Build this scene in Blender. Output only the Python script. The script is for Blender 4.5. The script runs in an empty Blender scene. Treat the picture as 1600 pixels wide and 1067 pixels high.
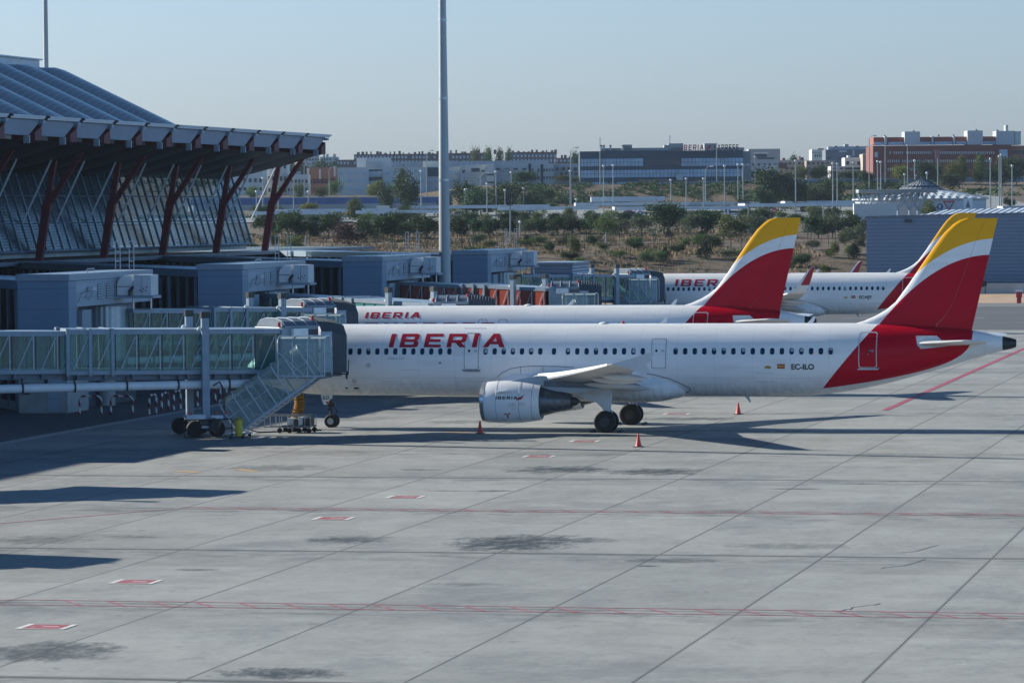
import bpy, bmesh, math, random
from mathutils import Vector, Matrix
from mathutils import noise as mnoise
random.seed(7)
SC = bpy.context.scene
COL = SC.collection
R = math.radians
PI = math.pi
# world axes: x runs along the parked aircraft (nose -> tail), y away from the viewing point, z up.
F = 6050.0; H = 12.5; Y0 = 327.7; TH = R(12.4)
cT, sT = math.cos(TH), math.sin(TH)

def XD(X, D):                       # lateral metres / distance metres -> world x, y
    return (X*cT - D*sT, X*sT + D*cT)
def toXD(u, v):
    return (u*cT + v*sT, v*cT - u*sT)
def at(px, D):                      # survey: bearing of a photo column at a distance
    return XD((px-800)/F*D, D)
def zat(px, py, D):                 # height of a photo row at a distance
    return H - (py + .0087*(px-800) - Y0)*D/F
def gnd(px, py, z=0.0):
    D = (H-z)*F/(py + .0087*(px-800) - Y0)
    return at(px, D)

# ------------------------------------------------------------------ bookkeeping
OFF = {}
def thing(name, label, cat, loc=(0, 0, 0), group=None, rotz=0):
    o = bpy.data.objects.new(name, None); COL.objects.link(o)
    o.location = loc; o.rotation_euler = (0, 0, rotz)
    o.empty_display_size = .5
    OFF[o.name] = Vector(loc)
    o['label'] = label; o['category'] = cat
    if group: o['group'] = group
    return o
def tag(o, label, cat, group=None, kind=None):
    if label: o['label'] = label
    if cat: o['category'] = cat
    if group: o['group'] = group
    if kind: o['kind'] = kind
    return o
def copy_tree(o, parent=None):
    c = o.copy(); COL.objects.link(c)
    if parent: c.parent = parent
    OFF[c.name] = OFF.get(o.name, Vector((0, 0, 0)))
    for ch in o.children: copy_tree(ch, c)
    return c

class MB:
    def __init__(s): s.v = []; s.f = []; s.m = []; s.cur = 0
    def add(s, vs, fs):
        b = len(s.v); s.v += [tuple(p) for p in vs]
        for f in fs: s.f.append([i+b for i in f]); s.m.append(s.cur)
        return s
    def box(s, x0, x1, y0, y1, z0, z1):
        vs = [(x, y, z) for z in (z0, z1) for y in (y0, y1) for x in (x0, x1)]
        return s.add(vs, [(0, 2, 3, 1), (4, 5, 7, 6), (0, 1, 5, 4), (1, 3, 7, 5), (3, 2, 6, 7), (2, 0, 4, 6)])
    def obox(s, a, b, w, z0, z1, z0b=None, z1b=None):
        """oriented box from ground point a to b, width w, heights at both ends"""
        ax, ay = a; bx, by = b
        if z0b is None: z0b = z0
        if z1b is None: z1b = z1
        L = math.hypot(bx-ax, by-ay); nx, ny = -(by-ay)/L*w/2, (bx-ax)/L*w/2
        vs = [(ax+nx, ay+ny, z0), (ax-nx, ay-ny, z0), (bx-nx, by-ny, z0b), (bx+nx, by+ny, z0b),
              (ax+nx, ay+ny, z1), (ax-nx, ay-ny, z1), (bx-nx, by-ny, z1b), (bx+nx, by+ny, z1b)]
        return s.add(vs, [(0, 1, 2, 3), (7, 6, 5, 4), (0, 4, 5, 1), (1, 5, 6, 2), (2, 6, 7, 3), (3, 7, 4, 0)])
    def prism(s, poly, ax, a0, a1):
        """poly: 2D points; ax: axis of extrusion 'x','y','z'"""
        n = len(poly)
        def P(p, a):
            return (a, p[0], p[1]) if ax == 'x' else (p[0], a, p[1]) if ax == 'y' else (p[0], p[1], a)
        vs = [P(p, a0) for p in poly]+[P(p, a1) for p in poly]
        fs = [tuple(range(n))[::-1], tuple(range(n, 2*n))]+[(i, (i+1) % n, n+(i+1) % n, n+i) for i in range(n)]
        return s.add(vs, fs)
    def tube(s, pts, r, n=8, cap=True):
        pts = [Vector(p) for p in pts]; rs = r if isinstance(r, (list, tuple)) else [r]*len(pts)
        rings = []; up0 = None
        for i, p in enumerate(pts):
            d = (pts[min(i+1, len(pts)-1)]-pts[max(i-1, 0)]).normalized()
            ref = Vector((0, 0, 1)) if abs(d.z) < .95 else Vector((1, 0, 0))
            a = d.cross(ref).normalized(); b = a.cross(d).normalized()
            rings.append([p+(a*math.cos(2*PI*k/n)+b*math.sin(2*PI*k/n))*rs[i] for k in range(n)])
        return s.loft(rings, cap)
    def loft(s, rings, cap=True, closed=True):
        n = len(rings[0]); vs = [p for r_ in rings for p in r_]; fs = []
        for i in range(len(rings)-1):
            for k in range(n if closed else n-1):
                fs.append((i*n+k, i*n+(k+1) % n, (i+1)*n+(k+1) % n, (i+1)*n+k))
        if cap: fs += [tuple(range(n))[::-1], tuple(range((len(rings)-1)*n, len(rings)*n))]
        return s.add(vs, fs)
    def lathe(s, c, prof, axis='z', n=24, cap=True):
        """prof: (r, h) list along axis from centre c"""
        cx, cy, cz = c; rings = []
        for r_, h in prof:
            ring = []
            for k in range(n):
                a = 2*PI*k/n; p, q = r_*math.cos(a), r_*math.sin(a)
                ring.append((cx+p, cy+q, cz+h) if axis == 'z' else (cx+h, cy+p, cz+q) if axis == 'x' else (cx+p, cy+h, cz+q))
            rings.append(ring)
        return s.loft(rings, cap)
    def build(s, name, mat, parent=None, smooth=False, local=False, bevel=0, fix=True):
        me = bpy.data.meshes.new(name)
        off = Vector((0, 0, 0))
        if parent is not None and not local: off = OFF.get(parent.name, off)
        me.from_pydata([(p[0]-off.x, p[1]-off.y, p[2]-off.z) for p in s.v], [], s.f)
        mats = mat if isinstance(mat, (list, tuple)) else [mat]
        for m in mats: me.materials.append(m)
        if len(mats) > 1:
            for p, mi in zip(me.polygons, s.m): p.material_index = mi
        if fix:
            bm = bmesh.new(); bm.from_mesh(me)
            bmesh.ops.recalc_face_normals(bm, faces=bm.faces)
            bm.to_mesh(me); bm.free()
        if smooth:
            for p in me.polygons: p.use_smooth = True
            try: me.set_sharp_from_angle(angle=R(38))
            except Exception: pass
        me.update()
        o = bpy.data.objects.new(name, me); COL.objects.link(o)
        if parent is not None:
            o.parent = parent; OFF[o.name] = OFF.get(parent.name, Vector((0, 0, 0)))
        if bevel:
            b = o.modifiers.new('bevel', 'BEVEL'); b.width = bevel; b.segments = 2; b.limit_method = 'ANGLE'
        return o

# ------------------------------------------------------------------ materials
def srgb(r, g, b):
    f = lambda c: (c/255/12.92) if c/255 <= .04045 else ((c/255+.055)/1.055)**2.4
    return (f(r), f(g), f(b), 1)
def newmat(name):
    m = bpy.data.materials.new(name); m.use_nodes = True
    nt = m.node_tree; nt.nodes.clear()
    out = nt.nodes.new('ShaderNodeOutputMaterial'); p = nt.nodes.new('ShaderNodeBsdfPrincipled')
    nt.links.new(p.outputs[0], out.inputs[0])
    return m, nt, p, out
def N(nt, t, **k):
    n = nt.nodes.new(t)
    for a, b in k.items(): setattr(n, a, b)
    return n
def mth(nt, op, a, b=None, c=None, clamp=False):
    n = nt.nodes.new('ShaderNodeMath'); n.operation = op; n.use_clamp = clamp
    for i, x in enumerate((a, b, c)):
        if x is None: continue
        if isinstance(x, (int, float)): n.inputs[i].default_value = x
        else: nt.links.new(x, n.inputs[i])
    return n.outputs[0]
def mixc(nt, fac, a, b, bt='MIX'):
    n = nt.nodes.new('ShaderNodeMix'); n.data_type = 'RGBA'; n.blend_type = bt
    for i, x in ((0, fac), (6, a), (7, b)):
        if isinstance(x, (int, float)): n.inputs[i].default_value = x
        elif isinstance(x, tuple): n.inputs[i].default_value = x
        else: nt.links.new(x, n.inputs[i])
    return n.outputs[2]
def coords(nt, kind='Object'):
    return N(nt, 'ShaderNodeTexCoord').outputs[kind]
def mapping(nt, src, scale=(1, 1, 1), rot=(0, 0, 0), loc=(0, 0, 0)):
    n = N(nt, 'ShaderNodeMapping'); nt.links.new(src, n.inputs[0])
    n.inputs['Scale'].default_value = scale; n.inputs['Rotation'].default_value = rot; n.inputs['Location'].default_value = loc
    return n.outputs[0]
def noise(nt, vec, scale, detail=4, rough=.55, dist=0):
    n = N(nt, 'ShaderNodeTexNoise'); nt.links.new(vec, n.inputs['Vector'])
    n.inputs['Scale'].default_value = scale; n.inputs['Detail'].default_value = detail
    n.inputs['Roughness'].default_value = rough; n.inputs['Distortion'].default_value = dist
    return n.outputs[0]
def ramp(nt, fac, stops):
    n = N(nt, 'ShaderNodeValToRGB'); nt.links.new(fac, n.inputs[0])
    cr = n.color_ramp
    while len(cr.elements) < len(stops): cr.elements.new(.5)
    for e, (p, c) in zip(cr.elements, stops):
        e.position = p; e.color = c if isinstance(c, tuple) else (c, c, c, 1)
    return n.outputs[0]
def mat(name, col, rough=.6, metal=0, var=.12, vscale=1.5, bump=0, bscale=8, streak=None, spec=.5, coat=0):
    m, nt, p, out = newmat(name)
    co = coords(nt)
    n1 = noise(nt, mapping(nt, co, streak or (1, 1, 1)), vscale, 5, .6)
    lo = tuple(c*(1-var) for c in col[:3])+(1,); hi = tuple(min(1, c*(1+var)) for c in col[:3])+(1,)
    c = ramp(nt, n1, [(.3, lo), (.7, hi)])
    nt.links.new(c, p.inputs['Base Color'])
    p.inputs['Roughness'].default_value = rough; p.inputs['Metallic'].default_value = metal
    p.inputs['Specular IOR Level'].default_value = spec
    if coat: p.inputs['Coat Weight'].default_value = coat; p.inputs['Coat Roughness'].default_value = .08
    if bump:
        b = N(nt, 'ShaderNodeBump'); b.inputs['Strength'].default_value = bump
        nt.links.new(noise(nt, co, bscale, 4), b.inputs['Height']); nt.links.new(b.outputs[0], p.inputs['Normal'])
    return m
def ribbed(name, col, axis='z', pitch=.5, depth=.5, rough=.5, metal=.2, var=.1, dark=.75):
    """sheet metal with ribs: bump + faint darker grooves"""
    m, nt, p, out = newmat(name)
    co = coords(nt); sep = N(nt, 'ShaderNodeSeparateXYZ'); nt.links.new(co, sep.inputs[0])
    a = sep.outputs['XYZ'.index(axis.upper())]
    w = mth(nt, 'SINE', mth(nt, 'MULTIPLY', a, 2*PI/pitch))
    w01 = mth(nt, 'MULTIPLY_ADD', w, .5, .5)
    n1 = noise(nt, co, .5, 5)
    base = ramp(nt, n1, [(.3, tuple(c*(1-var) for c in col[:3])+(1,)), (.7, tuple(c*(1+var) for c in col[:3])+(1,))])
    g = mth(nt, 'MULTIPLY_ADD', mth(nt, 'POWER', w01, .5), 1-dark, dark)
    cc = N(nt, 'ShaderNodeCombineXYZ')
    for i in range(3): nt.links.new(g, cc.inputs[i])
    nt.links.new(mixc(nt, 1, base, cc.outputs[0], 'MULTIPLY'), p.inputs['Base Color'])
    p.inputs['Roughness'].default_value = rough; p.inputs['Metallic'].default_value = metal
    b = N(nt, 'ShaderNodeBump'); b.inputs['Strength'].default_value = depth; b.inputs['Distance'].default_value = pitch*.2
    nt.links.new(w, b.inputs['Height']); nt.links.new(b.outputs[0], p.inputs['Normal'])
    return m
def panelled(name, col, pz=1.3, px_=2.4, rough=.45, var=.07, line=.03):
    m, nt, p, out = newmat(name)
    co = coords(nt); sep = N(nt, 'ShaderNodeSeparateXYZ'); nt.links.new(co, sep.inputs[0])
    a = mth(nt, 'LESS_THAN', mth(nt, 'FRACT', mth(nt, 'DIVIDE', sep.outputs[2], pz)), line/pz*1.5)
    n1 = noise(nt, mapping(nt, co, (1, 1, .4)), .7, 5)
    base = ramp(nt, n1, [(.3, tuple(c*(1-var) for c in col[:3])+(1,)), (.7, tuple(c*(1+var) for c in col[:3])+(1,))])
    n2 = noise(nt, mapping(nt, co, (2.5, 2.5, .25)), 1.2, 6, .7)
    base = mixc(nt, ramp(nt, n2, [(.55, 0.0), (.8, .35)]), base, tuple(c*.6 for c in col[:3])+(1,))
    nt.links.new(mixc(nt, mth(nt, 'MULTIPLY', a, .6), base, tuple(c*.4 for c in col[:3])+(1,)), p.inputs['Base Color'])
    p.inputs['Roughness'].default_value = rough; p.inputs['Specular IOR Level'].default_value = .4
    return m
def glass(name, tint=(.45, .62, .62, 1), alpha=.55, rough=.03, body=(.04, .1, .1, 1), bodyfac=.25, wob=.06):
    """thin pane: tinted see-through + reflection by angle + some body colour (dirt, coating)"""
    m, nt, p, out = newmat(name)
    tr = N(nt, 'ShaderNodeBsdfTransparent'); tr.inputs[0].default_value = tint
    p.inputs['Base Color'].default_value = body; p.inputs['Roughness'].default_value = rough
    p.inputs['Specular IOR Level'].default_value = 1.0; p.inputs['IOR'].default_value = 1.7
    b = N(nt, 'ShaderNodeBump'); b.inputs['Strength'].default_value = wob; b.inputs['Distance'].default_value = .3
    nt.links.new(noise(nt, mapping(nt, coords(nt), (1, 1, .35)), 1.2, 3), b.inputs['Height']); nt.links.new(b.outputs[0], p.inputs['Normal'])
    fr = N(nt, 'ShaderNodeFresnel'); fr.inputs[0].default_value = 1.5
    fac = mth(nt, 'ADD', mth(nt, 'MULTIPLY', fr.outputs[0], 1-bodyfac), bodyfac+(1-alpha)*.3, clamp=True)
    mx = N(nt, 'ShaderNodeMixShader'); nt.links.new(fac, mx.inputs[0]); nt.links.new(tr.outputs[0], mx.inputs[1]); nt.links.new(p.outputs[0], mx.inputs[2])
    nt.links.new(mx.outputs[0], out.inputs[0])
    return m
def leafmat(name, c1, c2):
    m, nt, p, out = newmat(name)
    co = coords(nt)
    oi = N(nt, 'ShaderNodeObjectInfo')
    n1 = noise(nt, co, 1.1, 4, .7)
    base = ramp(nt, n1, [(.35, c1), (.66, c2)])
    hs = N(nt, 'ShaderNodeHueSaturation'); nt.links.new(base, hs.inputs['Color'])
    nt.links.new(mth(nt, 'MULTIPLY_ADD', oi.outputs['Random'], .06, .47), hs.inputs['Hue'])
    nt.links.new(mth(nt, 'MULTIPLY_ADD', oi.outputs['Random'], .6, .7), hs.inputs['Value'])
    nt.links.new(hs.outputs[0], p.inputs['Base Color'])
    p.inputs['Roughness'].default_value = .7; p.inputs['Specular IOR Level'].default_value = .2
    tl = N(nt, 'ShaderNodeBsdfTranslucent'); nt.links.new(hs.outputs[0], tl.inputs[0])
    mx = N(nt, 'ShaderNodeMixShader'); mx.inputs[0].default_value = .25
    nt.links.new(p.outputs[0], mx.inputs[1]); nt.links.new(tl.outputs[0], mx.inputs[2]); nt.links.new(mx.outputs[0], out.inputs[0])
    return m

GREY = srgb(150, 155, 160)
M = {}
M['bridge_paint'] = mat('bridge_grey_paint', (.23, .30, .37, 1), .45, 0, .12, 2)
M['bridge_dark'] = mat('bridge_dark_steel', (.10, .13, .17, 1), .5, .3, .2, 3)
M['white_paint'] = mat('white_paint', (.72, .74, .76, 1), .45, 0, .06, 2)
M['light_grey'] = mat('light_grey_paint', (.50, .54, .58, 1), .45, 0, .1, 2)
M['blue_clad'] = panelled('blue_grey_cladding', (.15, .24, .35, 1))
M['vent_clad'] = panelled('grey_blue_panel', (.30, .38, .46, 1), .9)
M['rotunda'] = ribbed('rotunda_corrugated', (.36, .45, .50, 1), 'x', .34, .3, .35, .3, .2, .8)
M['black'] = mat('black_rubber', (.008, .008, .009, 1), .75, 0, .3, 6)
M['dark'] = mat('dark_metal', (.03, .035, .04, 1), .5, .3, .3, 4)
M['steel'] = mat('steel', (.42, .44, .46, 1), .35, .7, .15, 5)
M['dark_red'] = mat('dark_red_steel', (.10, .001, .012, 1), .6, 0, .2, 1.5)
M['concrete'] = mat('cast_concrete', (.33, .35, .35, 1), .85, 0, .18, 1.2, .2, 6)
M['corridor_dark'] = glass('corridor_dark_glazing', (.10, .14, .18, 1), .5, .08, (.012, .02, .03, 1), .7)
M['tunnel_glass'] = glass('tunnel_teal_glass', (.62, .86, .84, 1), .9, .04, (.08, .28, .26, 1), .27)
M['red_panes'] = glass('brick_red_panes', (.5, .22, .18, 1), .5, .15, (.42, .085, .05, 1), .72)
M['vault_grey'] = mat('cab_roof_grey', (.14, .18, .23, 1), .5, .1, .12, 2)
M['acrylic'] = glass('hazy_acrylic_canopy', (.80, .88, .88, 1), .9, .25, (.42, .54, .54, 1), .25)
M['glass_wall'] = glass('terminal_glass_wall', (.42, .52, .54, 1), .9, .08, (.10, .16, .18, 1), .30)
M['red_paint'] = mat('red_paint', (.45, .02, .03, 1), .5)
M['red_cone'] = mat('cone_red_plastic', (.62, .06, .04, 1), .5)
M['yellow'] = mat('yellow_plastic', (.55, .42, .03, 1), .5)
M['orange_hose'] = ribbed('orange_hose', (.42, .20, .02, 1), 'z', .16, 1.0, .6, 0, .1, .45)
M['gold'] = mat('gold_print', (.45, .28, .05, 1), .5)
M['ink'] = mat('black_print', (.012, .014, .018, 1), .5, 0, 0)
M['greyink'] = mat('grey_print', (.30, .32, .35, 1), .5, 0, 0)
M['logo_red'] = mat('logo_red', (.42, .008, .03, 1), .35, 0, .03)
M['seam'] = mat('panel_seam', (.13, .17, .22, 1), .5, 0, .05)
M['window_dark'] = mat('cabin_window', (.006, .035, .075, 1), .12, 0, .3, .7)
M['window_shade'] = mat('cabin_window_shade', (.36, .42, .46, 1), .3, 0, .1, .7)
M['wing_grey'] = mat('wing_grey_paint', (.52, .54, .55, 1), .35, 0, .05, .8, 0, 8, (1, .3, 1))
M['core_metal'] = mat('engine_core_metal', (.11, .13, .15, 1), .35, .5, .3, 4)
M['lip_metal'] = mat('engine_lip_metal', (.62, .63, .62, 1), .3, .85, .05)
M['bark'] = mat('bark', (.06, .045, .035, 1), .9, 0, .3, 6)
M['lamp_metal'] = mat('galvanised_lamp_metal', (.24, .26, .27, 1), .5, .3, .1, .6)
M['mast'] = mat('mast_galvanised', (.36, .39, .40, 1), .55, .15, .22, .8, 0, 8, (2, 2, .12))
JOINT_U = -24.8; JV_OFF = 137.2; HAZE = True
SKYSTR = .15; SUNSTR = 4.1; EXPO = .86
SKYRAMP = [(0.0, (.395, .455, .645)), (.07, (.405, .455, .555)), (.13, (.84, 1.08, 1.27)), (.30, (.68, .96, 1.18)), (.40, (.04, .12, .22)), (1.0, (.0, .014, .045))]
# ------------------------------------------------------------------ camera
cam_d = bpy.data.cameras.new('camera'); cam = bpy.data.objects.new('camera', cam_d); COL.objects.link(cam)
cam_d.sensor_width = 36; cam_d.lens = F/1600*36; cam_d.clip_start = 1; cam_d.clip_end = 12000
pitch = math.atan((533.5-Y0)/F)
cam.matrix_world = Matrix.Translation((0, 0, H)) @ Matrix.Rotation(TH, 4, 'Z') @ Matrix.Rotation(PI/2-pitch, 4, 'X') @ Matrix.Rotation(-.0087, 4, 'Z')
SC.camera = cam
SC.render.resolution_x = 1024; SC.render.resolution_y = 682
# ------------------------------------------------------------------ daylight
SUN = Vector((-2.2, .52, 1.0)).normalized()
elev = math.asin(SUN.z); azi = math.atan2(SUN.x, SUN.y)
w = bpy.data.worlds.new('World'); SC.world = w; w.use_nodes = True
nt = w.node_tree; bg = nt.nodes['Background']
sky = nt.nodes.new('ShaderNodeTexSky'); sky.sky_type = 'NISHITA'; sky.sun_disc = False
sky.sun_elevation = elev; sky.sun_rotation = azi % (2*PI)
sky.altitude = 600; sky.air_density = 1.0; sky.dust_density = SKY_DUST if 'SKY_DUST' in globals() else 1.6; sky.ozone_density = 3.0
# sky tint shaped by elevation: bright band fills side faces, darkened zenith deepens shadows
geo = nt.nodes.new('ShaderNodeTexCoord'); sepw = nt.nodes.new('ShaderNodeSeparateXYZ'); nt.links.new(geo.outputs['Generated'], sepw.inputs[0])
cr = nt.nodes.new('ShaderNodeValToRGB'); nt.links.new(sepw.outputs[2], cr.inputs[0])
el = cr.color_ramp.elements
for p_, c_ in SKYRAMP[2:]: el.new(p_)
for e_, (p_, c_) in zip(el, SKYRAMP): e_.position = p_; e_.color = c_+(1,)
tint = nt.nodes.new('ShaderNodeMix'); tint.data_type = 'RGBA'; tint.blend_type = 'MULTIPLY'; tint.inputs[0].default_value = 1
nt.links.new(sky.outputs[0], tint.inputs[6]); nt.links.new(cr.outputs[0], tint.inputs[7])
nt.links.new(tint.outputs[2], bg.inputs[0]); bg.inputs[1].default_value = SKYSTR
sl = bpy.data.lights.new('sun', 'SUN'); sl.energy = SUNSTR; sl.angle = R(.5); sl.color = (1, .955, .85)
so = bpy.data.objects.new('sun', sl); COL.objects.link(so)
so.rotation_euler = SUN.to_track_quat('Z', 'Y').to_euler(); so.location = (-200, 100, 120)
SC.view_settings.view_transform = 'Standard'; SC.view_settings.look = 'None'
SC.view_settings.exposure = EXPO; SC.view_settings.gamma = 1
SC.render.engine = 'CYCLES'
SC.cycles.max_bounces = 8; SC.cycles.transparent_max_bounces = 24

# ------------------------------------------------------------------ terrain
def smooth(a, b, x):
    t = max(0, min(1, (x-a)/(b-a))); return t*t*(3-2*t)
def lerp_tab(tab, x):
    if x <= tab[0][0]: return tab[0][1]
    for (a, za), (b, zb) in zip(tab, tab[1:]):
        if x <= b: return za+(zb-za)*(x-a)/(b-a)
    return tab[-1][1]
BANK = [(556, 0), (585, 2.6), (604, 5.2), (640, 6.0), (690, 8.0), (720, 8.6), (800, 9.4), (870, 10.1), (1000, 11.2), (1060, 12.4),
        (1080, 13.2), (1122, 19.4), (1160, 19.8), (1300, 20.2), (1600, 24), (2000, 30), (2600, 36), (3600, 30), (6000, 10)]
LEFT = [(556, 0), (585, 3.2), (604, 5.6), (640, 6.4), (700, 8.0), (800, 9.2), (870, 9.9), (1000, 10.6), (1060, 10.8),
        (1122, 13), (1160, 17.2), (1300, 18.5), (1600, 24), (2000, 32), (2600, 36), (3600, 30), (6000, 10)]
RIGHT = [(640, 0), (700, 3), (800, 10.2), (870, 11.0), (1000, 14.5), (1060, 16.5), (1122, 19.2), (1160, 19.8), (1300, 20.5), (1600, 24),
         (2000, 34), (2600, 47), (3600, 40), (6000, 10)]
def T(X, D):
    zb = lerp_tab(BANK, D); zl = lerp_tab(LEFT, D); zr = lerp_tab(RIGHT, D)
    a = smooth(-32, -8, X) if D > 900 else smooth(-20, -5, X)
    z = zl*(1-a)+zb*a
    b = smooth(.0945, .118, X/max(D, 1))
    z = z*(1-b)+zr*b
    if z > 1:
        n = mnoise.noise(Vector((X*.06, D*.03, 0)))*.35+mnoise.noise(Vector((X*.25, D*.12, 3)))*.14
        z += n*min(1, (z-1))
    if D > 1900: z += 4*mnoise.noise(Vector((X*.006, D*.002, 1)))
    return z
def ground_z(u, v):
    X, D = toXD(u, v); return T(X, D)
Ds = [-300, -50, 100, 300, 480, 540, 556]+[556+4*i for i in range(1, 40)]+[720+10*i for i in range(1, 34)]+[1056+5*i for i in range(0, 24)]+[1180, 1230, 1300, 1400, 1500, 1600, 1750, 1900, 2050, 2200, 2350, 2500, 2600, 2800, 3200, 4000, 6000, 9000]
Xs = [-4000, -2000, -1000, -600, -400, -300, -220]+[-160+5*i for i in range(0, 69)]+[220, 300, 400, 600, 1000, 2000, 4000]
mb = MB(); vs = []; fs = []
for D in Ds:
    for X in Xs:
        u, v = XD(X, D); vs.append((u, v, T(X, D)))
nX = len(Xs)
for i in range(len(Ds)-1):
    for k in range(nX-1): fs.append((i*nX+k, i*nX+k+1, (i+1)*nX+k+1, (i+1)*nX+k))
mb.add(vs, fs)
m, nt, p, out = newmat('dry_earth')
co = coords(nt)
n1 = noise(nt, co, .05, 6, .6); n2 = noise(nt, co, .6, 6, .7); n3 = noise(nt, co, .25, 5, .6)
c1 = ramp(nt, n1, [(.35, (.085, .05, .032, 1)), (.55, (.145, .088, .055, 1)), (.75, (.20, .14, .085, 1))])
c2 = ramp(nt, n2, [(.35, (.035, .032, .02, 1)), (.6, (.20, .145, .09, 1))])
c3 = mixc(nt, .5, c1, c2)
c4 = mixc(nt, ramp(nt, n3, [(.5, 0.0), (.66, .75)]), c3, (.045, .055, .022, 1))
nt.links.new(c4, p.inputs['Base Color']); p.inputs['Roughness'].default_value = .95
b = N(nt, 'ShaderNodeBump'); b.inputs['Strength'].default_value = .8; b.inputs['Distance'].default_value = .5
nt.links.new(n2, b.inputs['Height']); nt.links.new(b.outputs[0], p.inputs['Normal'])
o = mb.build('ground', m, smooth=True, fix=False); tag(o, 'dry brown earth rising from the airfield to the hills behind', None, kind='structure')

def sheet(name, pts, z, mt, label):
    mb = MB(); mb.add([(x, y, z) for x, y in pts], [tuple(range(len(pts)))])
    o = mb.build(name, mt, fix=False)
    # make sure it faces up
    if o.data.polygons[0].normal.z < 0: o.data.flip_normals()
    tag(o, label, None, kind='structure'); return o

# apron concrete: big slabs, joints, stains, wear
m, nt, p, out = newmat('apron_concrete')
co = coords(nt)
sep = N(nt, 'ShaderNodeSeparateXYZ'); nt.links.new(co, sep.inputs[0]); ux, vy = sep.outputs[0], sep.outputs[1]
def joint(coord, off, pitch, half):
    t = mth(nt, 'SUBTRACT', coord, off)
    t = mth(nt, 'DIVIDE', t, pitch)
    fr = mth(nt, 'FRACT', t)
    d = mth(nt, 'ABSOLUTE', mth(nt, 'SUBTRACT', fr, .5))       # .5 at the joint
    d = mth(nt, 'MULTIPLY', mth(nt, 'SUBTRACT', .5, d), pitch)  # metres from the joint
    return mth(nt, 'SUBTRACT', 1, mth(nt, 'DIVIDE', d, half), clamp=True)
UO = JOINT_U if 'JOINT_U' in globals() else 0
jl = joint(ux, UO, 5.98, .075)
jw = joint(vy, JV_OFF, 6.4, .05)
jw2 = joint(vy, JV_OFF, 38.4, .42); jw3 = joint(vy, JV_OFF+19.2, 38.4, .2)
slab_u = mth(nt, 'FLOOR', mth(nt, 'DIVIDE', mth(nt, 'SUBTRACT', ux, UO), 6.02))
slab_v = mth(nt, 'FLOOR', mth(nt, 'DIVIDE', mth(nt, 'SUBTRACT', vy, JV_OFF), 6.4))
cb = N(nt, 'ShaderNodeCombineXYZ'); nt.links.new(slab_u, cb.inputs[0]); nt.links.new(slab_v, cb.inputs[1])
wn = N(nt, 'ShaderNodeTexWhiteNoise'); wn.noise_dimensions = '3D'; nt.links.new(cb.outputs[0], wn.inputs[0])
big = noise(nt, co, .035, 5, .6)
mid = noise(nt, mapping(nt, co, (.8, .55, 1)), .5, 8, .72)
fine = noise(nt, mapping(nt, co, (1, .45, 1)), 3.2, 7, .75)
base = ramp(nt, big, [(.3, (.285, .295, .287, 1)), (.7, (.355, .360, .342, 1))])
val = mth(nt, 'ADD', mth(nt, 'MULTIPLY_ADD', wn.outputs[0], .17, .90-.05), mth(nt, 'MULTIPLY_ADD', mid, .85, -.42))
val = mth(nt, 'ADD', val, mth(nt, 'MULTIPLY_ADD', fine, .36, -.18))
cv = N(nt, 'ShaderNodeCombineXYZ')
for i in range(3): nt.links.new(val, cv.inputs[i])
base = mixc(nt, 1, base, cv.outputs[0], 'MULTIPLY')
# oily stain streaks, stretched along the parking direction
st = noise(nt, mapping(nt, co, (.6, .5, 1)), .22, 10, .78)
stm = ramp(nt, st, [(.515, 0.0), (.63, .42), (.76, .85)])
base = mixc(nt, stm, base, (.13, .15, .165, 1))
st2 = noise(nt, mapping(nt, co, (.8, .5, 1), (0, 0, 0), (7, 3, 0)), 1.1, 9, .8)
base = mixc(nt, ramp(nt, st2, [(.585, 0.0), (.67, .6)]), base, (.12, .14, .15, 1))
# explicit oil patches under parking positions
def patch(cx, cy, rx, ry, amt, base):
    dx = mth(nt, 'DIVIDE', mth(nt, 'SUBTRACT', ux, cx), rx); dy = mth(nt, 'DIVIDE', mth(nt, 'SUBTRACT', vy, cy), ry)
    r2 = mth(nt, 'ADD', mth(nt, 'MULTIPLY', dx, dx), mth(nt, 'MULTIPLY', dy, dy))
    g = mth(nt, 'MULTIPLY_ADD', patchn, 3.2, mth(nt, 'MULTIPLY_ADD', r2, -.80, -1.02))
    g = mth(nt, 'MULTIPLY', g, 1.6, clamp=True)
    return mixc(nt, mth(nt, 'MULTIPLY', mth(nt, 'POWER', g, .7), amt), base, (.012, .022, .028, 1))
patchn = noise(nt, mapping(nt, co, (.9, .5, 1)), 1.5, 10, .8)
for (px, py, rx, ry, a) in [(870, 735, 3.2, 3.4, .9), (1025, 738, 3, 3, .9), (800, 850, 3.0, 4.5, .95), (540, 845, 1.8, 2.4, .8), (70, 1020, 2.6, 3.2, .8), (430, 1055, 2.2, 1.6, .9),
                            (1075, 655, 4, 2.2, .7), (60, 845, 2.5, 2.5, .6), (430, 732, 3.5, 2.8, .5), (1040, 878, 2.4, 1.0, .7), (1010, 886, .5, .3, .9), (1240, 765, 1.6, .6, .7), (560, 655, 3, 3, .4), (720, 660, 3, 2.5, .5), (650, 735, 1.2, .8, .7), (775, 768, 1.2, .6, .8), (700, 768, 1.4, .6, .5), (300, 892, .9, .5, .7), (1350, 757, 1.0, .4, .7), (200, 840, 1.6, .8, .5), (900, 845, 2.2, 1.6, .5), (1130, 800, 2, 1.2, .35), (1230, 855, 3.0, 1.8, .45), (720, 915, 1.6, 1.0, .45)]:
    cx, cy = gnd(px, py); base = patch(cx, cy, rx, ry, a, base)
near = joint(vy, JV_OFF-1.2, 19.2, 3.4); sm_ = noise(nt, mapping(nt, co, (.4, .9, 1)), .9, 9, .78)
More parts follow.
